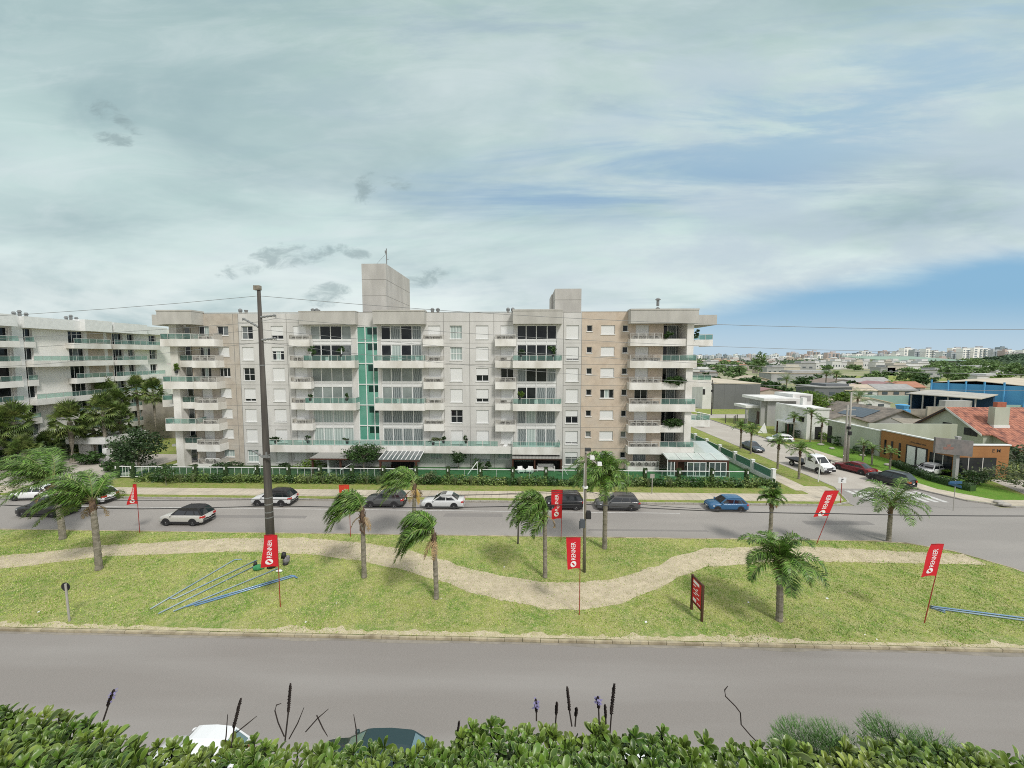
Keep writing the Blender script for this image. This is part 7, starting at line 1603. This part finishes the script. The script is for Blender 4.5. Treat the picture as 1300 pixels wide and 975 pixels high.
# (px, Y, width, depth, height, wall, roof, kind)
HL = [(980, 138, 16, 10, 4.5, 'beige', 'rose', 'g'), (1060, 150, 14, 10, 4.6, 'dark grey', 'grey', 'b'), (1072, 175, 22, 12, 5.5, 'white', 'brown', 'g'), (1096, 150, 12, 9, 4.8, 'white', 'tan', 'g'), (1092, 182, 14, 10, 5.5, 'grey', 'grey', 'g'), (1020, 230, 36, 12, 6.5, 'grey', 'tan', 'b'), (960, 215, 14, 10, 5, 'beige', 'tan', 'g'), (1108, 118, 12, 8, 3.4, 'white', 'tan', 'g'), (1130, 165, 16, 10, 5.0, 'white', 'rose', 'g'), (1142, 150, 14, 9, 5.0, 'beige', 'grey', 'g'), (1158, 165, 12, 9, 5.0, 'beige', 'terracotta', 'g'), (1120, 200, 10, 9, 5, 'grey', 'grey', 'g'), (1140, 330, 16, 10, 9, 'cream', 'dark', 'b'), (1128, 330, 12, 10, 7, 'grey', 'grey', 'b'), (1155, 340, 18, 10, 8, 'white', 'white', 'b'), (1195, 300, 22, 12, 6, 'grey', 'grey', 'b'), (1245, 380, 40, 16, 6, 'grey', 'white', 'b'), (930, 400, 16, 10, 6, 'white', 'grey', 'b'), (948, 430, 20, 10, 7, 'cream', 'terracotta', 'g'), (915, 380, 14, 10, 6, 'grey', 'brown', 'g'), (985, 330, 14, 10, 7, 'grey', 'grey', 'b'), (1003, 340, 18, 10, 7.5, 'cream', 'white', 'b'), (972, 360, 12, 10, 6, 'beige', 'grey', 'b'), (1022, 430, 24, 12, 9, 'grey', 'grey', 'b'), (1280, 330, 18, 12, 5.5, 'white', 'grey', 'g'), (1262, 240, 18, 12, 4.5, 'white', 'grey', 'b'), (900, 260, 12, 10, 5.5, 'grey', 'brown', 'b'), (890, 320, 14, 10, 6, 'white', 'white', 'b'), (1170, 470, 20, 10, 8, 'white', 'grey', 'b'), (1060, 520, 16, 10, 8, 'white', 'terracotta', 'g'), (940, 560, 18, 12, 9, 'cream', 'terracotta', 'g'), (905, 560, 18, 12, 9, 'white', 'grey', 'b'), (985, 560, 18, 12, 9, 'white', 'brown', 'g'), (922, 620, 18, 12, 9, 'white', 'terracotta', 'g')]
for i in range(16): HL.append((1035 + i * 9.2, 480 + 25 * (i % 3), 11, 10, 8.5 + (i % 4) * .8, ('white', 'white', 'cream', 'white')[i % 4], ('white', 'grey', 'white')[i % 3], 'b'))
for i in range(22): HL.append((888 + i * 11.5 + rnd.uniform(-3, 3), 700 + 90 * (i % 4), 16, 12, 8 + (i * 7) % 6, ('white', 'cream', 'beige', 'grey')[(i * 3) % 4], ('terracotta', 'grey', 'white', 'brown')[i % 4], 'bg'[i % 2]))
HL.sort(key=lambda q: q[0])
for i, (px, Y, wd, dp, h_, wl, rf, kd) in enumerate(HL):
    x = P(px, 460, Y).x; rf = rf if rf in RM else 'grey'
    dist = 'mid-distance' if Y < 260 else ('distant' if Y < 460 else 'far-off')
    t = root('distant_house', '%s %s %s house with %s %s, %s from the left across the town' % (dist, 'gabled' if kd == 'g' else 'flat-roofed', wl, rf, 'roof', nth(i)), 'house', (x, Y, 0), 0, 'houses of the town beyond')
    hw = wd / 2
    mb = MB()
    if kd == 'g':
        ze = h_ * .62; ax = i % 2
        mb.box(-hw, hw, 0, dp, -.1, ze)
        if ax: mb.face([(-hw, 0, ze), (hw, 0, ze), (0, 0, h_)]); mb.face([(hw, dp, ze), (-hw, dp, ze), (0, dp, h_)])
        else: mb.face([(-hw, dp, ze), (-hw, 0, ze), (-hw, dp / 2, h_)]); mb.face([(hw, 0, ze), (hw, dp, ze), (hw, dp / 2, h_)])
        mb.part('wall', HM[wl], t, local=True); mb = MB()
        if ax:
            for s in (-1, 1): mb.hexa([(0, -.4, h_), (s * hw * 1.08, -.4, ze - .2), (s * hw * 1.08, dp + .4, ze - .2), (0, dp + .4, h_), (0, -.4, h_ + .2), (s * hw * 1.08, -.4, ze), (s * hw * 1.08, dp + .4, ze), (0, dp + .4, h_ + .2)])
        else:
            for y in (-.4, dp + .4): mb.hexa([(-hw - .4, dp / 2, h_), (-hw - .4, y, ze - .2), (hw + .4, y, ze - .2), (hw + .4, dp / 2, h_), (-hw - .4, dp / 2, h_ + .2), (-hw - .4, y, ze), (hw + .4, y, ze), (hw + .4, dp / 2, h_ + .2)])
        mb.part('roof', RM[rf], t, local=True)
    else:
        mb.box(-hw, hw, 0, dp, -.1, h_ * .9); mb.box(-hw * .3, hw * .95, 1, dp - 1, h_ * .9, h_ * 1.15); mb.part('wall', HM[wl], t, local=True)
        mb = MB(); mb.box(-hw - .3, hw + .3, -.4, dp + .3, h_ * .9 + .002, h_ * .9 + .3); mb.part('roof', RM[rf], t, local=True)
    for q in range(3):
        x0 = -hw * .8 + q * wd * .3; mb = MB(); mb.box(x0, x0 + wd * .14, -.08, -.01, h_ * .28, h_ * .5); mb.part('window', 'far_win', t, local=True)
# skyline towers
TM = []
for c1 in ((.62, .65, .66), (.80, .81, .80), (.45, .49, .52), (.50, .42, .39), (.25, .30, .34), (.90, .90, .87)):
    TM.append(pm('hazy_tower', c1, tuple(q * .93 for q in c1), .02, .9))  # pale wall colours stand in for the haze of distance
M['hazy_win'] = pm('hazy_window', (.20, .25, .29), rough=.6); M['hazy_roof'] = pm('hazy_roof', (.36, .36, .38), rough=.9)
tw = []
r2 = random.Random(11)
px = 880
spec = []
for (px, top, wpx, ci) in ((882, 452, 6, 4), (890, 451.5, 5, 4), (898, 452.5, 7, 2), (906, 452, 6, 4), (914, 453, 8, 2), (922, 451, 3, 4), (928, 453, 8, 2), (936, 454, 7, 0), (943, 453.5, 5, 4), (958, 450.5, 5, 0), (966, 451.5, 6, 1), (973, 452, 7, 1), (981, 452, 7, 0), (988, 453, 6, 1), (995, 454, 5, 3), (1008, 448.5, 10, 3), (1018, 452, 7, 1), (1025, 452, 6, 3), (1035, 447, 11, 3), (1047, 451, 6, 4), (1059, 449, 13, 3), (1071, 452, 6, 2), (1078, 451, 8, 1), (1087, 450, 6, 2), (1092, 449.5, 8, 4), (1101, 446.5, 10, 1), (1110, 451, 7, 1), (1117, 451, 6, 1), (1125, 447, 9, 3), (1133, 451, 7, 1), (1143, 448, 8, 1), (1155, 443.5, 11, 5), (1165, 446.5, 6, 2), (1171, 446, 7, 1), (1182, 444.5, 10, 5), (1191, 447, 7, 1), (1200, 449, 5, 0), (1207, 448.5, 6, 1), (1218, 443, 14, 5), (1228, 444, 8, 5), (1236, 448, 5, 0), (1246, 443, 15, 5), (1257, 444.5, 10, 1), (1264, 446, 5, 2), (1275, 442, 8, 4), (1284, 446, 10, 5), (1295, 447, 9, 5), (1305, 446, 9, 1), (1152, 456, 14, 1), (1060, 457, 16, 0), (1030, 456, 14, 1), (985, 457, 18, 0), (1120, 457, 16, 1), (1200, 456, 12, 3)):
    spec.append((px, top, wpx, ci))
for q in range(52): px_ = 890 + q * 8.0 + r2.uniform(-3, 3); spec.append((px_, (451 if px_ < 1130 else 448) + r2.uniform(-1.5, 3), r2.choice((5, 6, 7, 9)), r2.choice((0, 1, 1, 5, 2, 3))))
spec.sort()
cn_ = ['pale blue-grey', 'pale white', 'grey', 'pinkish beige', 'bluish dark grey', 'bright white']
for i, (px, top, wpx, ci) in enumerate(spec):
    Y = 1500 + 180 * (i % 4) + (500 if px < 1000 else 0) - (250 if px > 1140 else 0) - (300 if top > 455 else 0)
    c_ = P(px, top, Y); wd = wpx * 1.2 * Y / FPX; h_ = max(8, c_.z + 4.5)
    t = root('skyline_tower', '%s apartment tower on the hazy skyline, %s from the left' % (cn_[ci], nth(i)), 'tower block', (c_.x, Y, 0), 0, 'towers on the far skyline')
    mb = MB(); s1 = r2.uniform(.3, .7)
    mb.box(-wd / 2, wd * (s1 - .5), 0, 20, -1, h_); mb.box(wd * (s1 - .5), wd / 2, 3, 24, -1, h_ * r2.uniform(.88, .99)); mb.part('wall', TM[ci], t, local=True)
    mb = MB(); nf = max(3, int(h_ / 6)); nb = 3 if wpx > 6 else 2
    for k in range(nf):
        z = 3 + (h_ - 6) * k / nf
        for j in range(nb):
            x0 = -wd / 2 + wd * (j + .22) / nb; mb.box(x0, x0 + wd * .5 / nb, -.3, -.02 if x0 < wd * (s1 - .5) else 2.9, z, z + (h_ / nf) * .5)
    mb.part('windows', 'hazy_win', t, local=True)
    mb = MB(); mb.box(-wd * .15, wd * .2, 5, 12, h_, h_ + 4); mb.part('roof_house', 'hazy_roof' if ci in (1, 5) else TM[ci], t, local=True)
# far tree belt, big green sheet roof and the wooded hill
mb = MB(); r3 = random.Random(5)
for i in range(9500):
    px = r3.uniform(870, 1320); Y = r3.choice((560, 640, 760, 900, 1050, 1200)) + r3.uniform(-30, 30); x = P(px, 455, Y).x; dens = noise.noise(Vector((x * .012, Y * .02, 1)))
    if dens < -.16: continue
    z = r3.uniform(0, 6 + 7 * max(0, dens)); s = 2.6; u = Vector((r3.gauss(0, 1), r3.gauss(0, .5), r3.gauss(0, .7))).normalized() * s; v = Vector((-u.z, .4, u.x)).normalized() * s * .6; c0 = Vector((x, Y, z)); mb.face([c0 - u, c0 - v, c0 + u, c0 + v])
mb.thing('tree_belt', 'leaf_hill', 'hazy belt of far-off trees scattered between the town and the skyline', 'trees', (900, 800, 0), kind='stuff')
mb = MB(); a, e = P(1128, 470, 560), P(1225, 470, 560); mb.box(a.x, e.x, 560, 620, 0, 9); mb.hexa([(a.x - 4, 556, 9), (e.x + 4, 556, 9), (e.x + 4, 640, 15), (a.x - 4, 640, 15), (a.x - 4, 556, 9.6), (e.x + 4, 556, 9.6), (e.x + 4, 640, 15.6), (a.x - 4, 640, 15.6)], 1)
M['green_roof'] = pm('green_sheet_roof', (.27, .38, .31), (.23, .33, .27), .02, .8); mb.thing('warehouse', [HM['grey'], 'green_roof'], 'very long warehouse with pale green roof below the skyline', 'warehouse')
mb = MB(); cx, cy = P(1350, 455, 900).x, 900
for i in range(5200):
    a = r3.uniform(0, 6.28); q = math.sqrt(r3.random()); x = q * math.cos(a); y = q * math.sin(a); hz_ = 21 * (1 - q * q) * (1 + .25 * noise.noise(Vector((x * 3, y * 3, 0)))) + r3.uniform(-2, 2); c0 = Vector((cx + x * 200, cy + y * 120, hz_)); s = 3.4
    u = Vector((r3.gauss(0, 1), r3.gauss(0, 1), r3.gauss(0, .7))).normalized() * s; v = u.cross(Vector((r3.gauss(0, 1), r3.gauss(0, 1), r3.gauss(0, 1)))).normalized() * s * .6; mb.face([c0 - u, c0 - v, c0 + u, c0 + v])
mb.thing('wooded_hill', 'leaf_hill', 'low dark wooded hill at the right under the skyline towers', 'woodland', (cx, cy, 0), kind='stuff')
mb = MB(); N_ = 18
for i in range(N_):
    for j in range(24):
        q0, q1 = i / N_, (i + 1) / N_; a0, a1 = 2 * math.pi * j / 24, 2 * math.pi * (j + 1) / 24
        f = lambda q, a: (cx + q * 200 * math.cos(a), cy + q * 120 * math.sin(a), 20 * (1 - q * q) - 1)
        mb.face([f(q0, a0), f(q1, a0), f(q1, a1), f(q0, a1)])
structure(mb, 'hill', 'leaf_hill')
for (x0, x1, y0, y1, m_) in ((P(1040, 470, 300).x, P(1170, 470, 300).x, 255, 320, 'lawn_dry'), (P(920, 480, 150).x, P(990, 480, 160).x, 152, 185, 'lawn_dry'), (47.2, 75, 107.2, 117.5, 'lawn_dry'), (P(970, 475, 260).x, P(1000, 475, 260).x, 250, 300, 'lawn_dry')): sheet('field', rect(x0, x1, y0, y1), .02, m_)
for i, px in enumerate((1043, 1055, 1066)): pass

# ------------------------------------------------------------------ hedge in the foreground
M['hleaf'] = pm('hedge_leaf', (.045, .105, .013), (.11, .195, .024), 8, .36, island=.55, trans=.10, spec=.45, c3=(.23, .28, .05), scale3=2.6)
M['hleaf_edge'] = pm('hedge_leaf_margin', (.29, .37, .12), (.15, .23, .05), 7, .36, trans=.1)
M['hleaf_shade'] = pm('hedge_inner_shade', (.012, .022, .006), (.02, .035, .010), 6, .8)  # near-black green paints the shade inside the hedge
M['feather'] = pm('feathery_leaf', (.24, .40, .15), (.16, .30, .10), 6, .6, island=.4, trans=.25)
M['spike'] = pm('dry_spike', (.030, .022, .020), (.06, .045, .04), 20, .9); M['petal'] = pm('violet_petal', (.20, .18, .33), rough=.6)
def rosette(mb, c0, ax, s, rng, m=0):
    ax = ax.normalized(); u = ax.orthogonal().normalized(); v = ax.cross(u); n = rng.randint(9, 13)
    for i in range(n):
        a = i * 2.4 + rng.uniform(-.25, .25); f = i / n; out = (u * math.cos(a) + v * math.sin(a)); tilt = .25 + 1.0 * f + rng.uniform(-.1, .15)     # outer leaves spread, inner stand up
        d = (out * math.sin(tilt) + ax * math.cos(tilt)).normalized(); sd = d.cross(ax); sd = sd.normalized() if sd.length > .01 else u; up = sd.cross(d).normalized()
        L_ = s * rng.uniform(.75, 1.1) * (.55 + .5 * f); w_ = L_ * .21; b0 = c0 - ax * .012 * i * s * 10 * .3
        # obovate leaf, cupped along the midrib, tip curling out
        prof = [(0, .14, 0), (.35, .62, -.02), (.68, 1.0, .0), (.88, .84, .05), (1.0, .25, .12)]
        i0 = len(mb.v)
        for t, q, k in prof:
            p = b0 + d * L_ * t - up * (k * L_); hw = w_ * q
            for e, z in ((-1, .36), (-.80, .27), (0, 0), (.80, .27), (1, .36)): mb.v.append(tuple(p + sd * hw * e + up * hw * z))
        for r_ in range(len(prof) - 1):
            for k in range(4): q = i0 + r_ * 5 + k; mb.f.append((q, q + 1, q + 6, q + 5)); mb.m.append(m + (1 if k in (0, 3) else 0))
rh = random.Random(3)
hedge = root('hedge', 'glossy green leafy hedge filling the foreground below the camera', 'hedge', (0, 1.2, 13.9))
def crest(px):                       # outline of the hedge top as measured in the photo
    pts = [(-80, 905), (0, 898), (60, 903), (120, 912), (170, 925), (195, 935), (230, 940), (260, 948), (300, 938), (340, 938), (400, 945), (450, 942), (520, 944), (570, 938), (600, 922), (640, 915), (680, 922), (720, 925), (760, 925), (800, 930), (840, 922), (880, 932), (920, 942), (960, 940), (1000, 938), (1050, 945), (1100, 935), (1180, 940), (1240, 945), (1300, 958), (1380, 965)]
    for (a, b_), (e, f) in zip(pts, pts[1:]):
        if a <= px <= e: return b_ + (f - b_) * (px - a) / (e - a) + 9 * noise.noise(Vector((px * .022, 3, 0))) + 7 * noise.noise(Vector((px * .07, 8, 0)))
    return 950
mb = MB(); mi = MB()
pts_ = []
for i in range(9500):
    px = rh.uniform(-60, 1360); t = rh.random() ** .85; Y = 1.64 - .66 * t; py = crest(px) + 10 + t * 112; p = P(px, py, Y); p.z += rh.uniform(-.05, .02) if t > .1 else rh.uniform(-.02, .02)
    if any((p - q).length < .044 for q in pts_[-1500:]): continue
    pts_.append(p)
    ax = Vector((rh.gauss(0, .35), -.25 + rh.gauss(0, .3), 1)); rosette(mb, p, ax, rh.uniform(.040, .068) * (1.25 if rh.random() < .12 else 1), rh)
    mi.tube([p - ax.normalized() * .16, p - ax.normalized() * .01], .0035, 4)
for i in range(26):                  # a few shoots that stand above the rest
    px = rh.choice((632, 645, 590, 20, 150, 215, 335, 545, 610, 800, 850, 925, 985, 1010, 265, 1190, 100, 440, 700, 760)) + rh.uniform(-14, 14); p = P(px, crest(px) + rh.uniform(2, 14), 1.6)
    rosette(mb, p, Vector((rh.gauss(0, .2), -.2, 1)), rh.uniform(.05, .07), rh); mi.tube([p - Vector((0, 0, .25)), p], .005, 5)
mb.part('foliage', ['hleaf', 'hleaf_edge'], hedge, smooth=True)
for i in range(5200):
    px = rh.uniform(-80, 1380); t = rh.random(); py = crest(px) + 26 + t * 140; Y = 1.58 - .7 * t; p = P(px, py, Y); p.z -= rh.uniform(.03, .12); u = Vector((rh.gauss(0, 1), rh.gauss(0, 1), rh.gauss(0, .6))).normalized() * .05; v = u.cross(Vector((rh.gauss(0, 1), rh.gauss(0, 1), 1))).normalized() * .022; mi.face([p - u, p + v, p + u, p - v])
N_ = 60  # dark sheets below the leaves fill the gaps with painted shade
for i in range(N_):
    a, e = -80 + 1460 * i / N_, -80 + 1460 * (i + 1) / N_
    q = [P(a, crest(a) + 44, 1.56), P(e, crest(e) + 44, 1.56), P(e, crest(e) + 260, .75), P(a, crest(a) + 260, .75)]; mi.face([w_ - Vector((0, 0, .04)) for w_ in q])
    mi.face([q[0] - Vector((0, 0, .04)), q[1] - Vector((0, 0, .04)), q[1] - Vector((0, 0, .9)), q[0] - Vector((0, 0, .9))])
mi.part('dark_inside', 'hleaf_shade', hedge)
# feathery shrub
fb = root('feathery_shrub', 'soft feathery bright green shrub rising behind the right part of the hedge', 'shrub', tuple(P(1110, 960, 1.85)))
mb = MB()
for (px, py, rx, n) in ((1030, 935, .17, 3200), (1075, 935, .16, 2800), (1140, 925, .15, 3200), (1195, 938, .14, 2200), (1010, 945, .12, 1500)):
    c0 = P(px, py + 14, 1.85)
    for i in range(n):
        v = Vector((rh.gauss(0, 1), rh.gauss(0, 1), abs(rh.gauss(0, 1)))).normalized() * rh.uniform(.1, 1) * rx; p = c0 + Vector((v.x, v.y, v.z * .8 - .05)); d = (v + Vector((0, 0, .12)) + Vector((rh.gauss(0, .04), rh.gauss(0, .04), rh.gauss(0, .04)))).normalized(); sd = d.orthogonal().normalized() * .0022; e = p + d * rh.uniform(.02, .05)
        mb.face([p - sd, p + sd, e])
        for q in (-1, 1): f = p.lerp(e, .4); g = f + (d * .5 + d.orthogonal().normalized() * q).normalized() * .018; mb.face([f - sd * .8, f + sd * .8, g])
mb.part('foliage', 'feather', fb)
# flower spikes above the hedge
def spike(label, pts, r, dry=True, petals=0, hf=.62):
    t = root('flower_spike', label, 'flower spike', tuple(P(*pts[0], 1.62)), 0, 'flower spikes above the hedge'); pp = [P(q[0], q[1], 1.62) for q in pts]
    mb = MB(); mb.tube(pp, .0035, 5); mb.part('stem', 'spike', t)
    mb = MB(); a, e = pp[-2].lerp(pp[-1], 0), pp[-1]; tot = pp[0]; 
    n = 150
    for i in range(n):
        f = (i / n); q = pp[0].lerp(pp[-1], 1 - hf * (1 - f)) if len(pp) == 2 else pp[-2].lerp(pp[-1], f); th = i * 2.4; o = Vector((math.cos(th), math.sin(th), .35)); rr = r * .78 * (1.0 if f < .8 else 1.0 - (f - .8) * 2.5) * rh.uniform(.7, 1.15); wv = Vector((-math.sin(th), math.cos(th), 0)) * .0045
        mb.face([q - wv, q + wv, q + o * rr + Vector((0, 0, .004)), q + o * rr * .6 + Vector((0, 0, .01))])
    hd = mb.part('flower_head', 'spike', t)
    if petals:
        mb = MB()
        for i in range(petals):
            q = pp[-2].lerp(pp[-1], rh.uniform(.35, 1)); th = rh.uniform(0, 6.28); o = Vector((math.cos(th), math.sin(th), rh.uniform(-.5, .3))) * .022; wv = Vector((-math.sin(th), math.cos(th), 0)) * .0045; mb.face([q, q + o * .6 - wv, q + o, q + o * .6 + wv])
        mb.part('petal', 'petal', hd)
for a in (('short violet-tipped flower spike at the far left', [(131, 915), (137, 897), (145, 877)], .010, 10), ('thick dark spike over the left hedge beside the white car', [(291, 968), (297, 925), (306, 888)], .011, 0), ('tall slim dark spike standing among bent twigs', [(362, 940), (366, 905), (369, 869)], .010, 0), ('short dark spike left of the tall centre shoot', [(581, 940), (581.5, 930), (583, 917)], .008, 0), ('violet flower spike, first of the centre-right group', [(681, 915), (681, 905), (680, 889)], .010, 14), ('short dark spike, second of the centre-right group', [(705, 920), (706, 908), (707, 893)], .010, 0),
          ('tall dark spike, third of the centre-right group', [(726, 922), (723, 903), (720, 873)], .010, 0), ('short brown spike, fourth of the centre-right group', [(730, 922), (731, 910), (732, 900)], .010, 0), ('violet flower spike, fifth of the centre-right group', [(761, 925), (760, 900), (759, 886)], .010, 22), ('brown spike, sixth of the centre-right group', [(770, 930), (769, 912), (768, 896)], .009, 0), ('tallest dark spike, rightmost of the centre-right group', [(772, 960), (776, 908), (780, 869)], .012, 0)):
    spike(a[0], a[1], a[2], petals=a[3])
def twig(label, pts, r=.0028): mb = MB(); pp = [P(q[0], q[1], 1.64) for q in pts]; mb.tube(pp, [r] * (len(pp) - 1) + [r * .5], 5); mb.thing('twig', 'spike', label, 'twig')
twig('long wavy bare twig above the right part of the hedge', [(975, 962), (966, 947), (953, 934), (941, 920), (940, 905), (934, 897), (921, 884), (920, 876), (924, 871)])
twig('hooked bare twig left of the slim dark spike', [(361, 935), (353, 917), (349, 902), (351, 895), (357, 893)]); twig('straight bare twig right of the slim dark spike', [(367, 938), (378, 918), (386, 898)]); twig('forked bare twig right of the slim dark spike', [(388, 929), (403, 912), (417, 900)]); twig('short bare twig beside the forked one', [(402, 908), (410, 925), (416, 935)]); twig('thin upright twig beside the thick dark spike', [(281, 975), (287, 935), (289, 907)]); twig('thin slanting twig right of the thick dark spike', [(300, 930), (315, 918), (326, 909)]); twig('thin upright twig over the dark parked car', [(453, 945), (452, 925), (449, 907)])
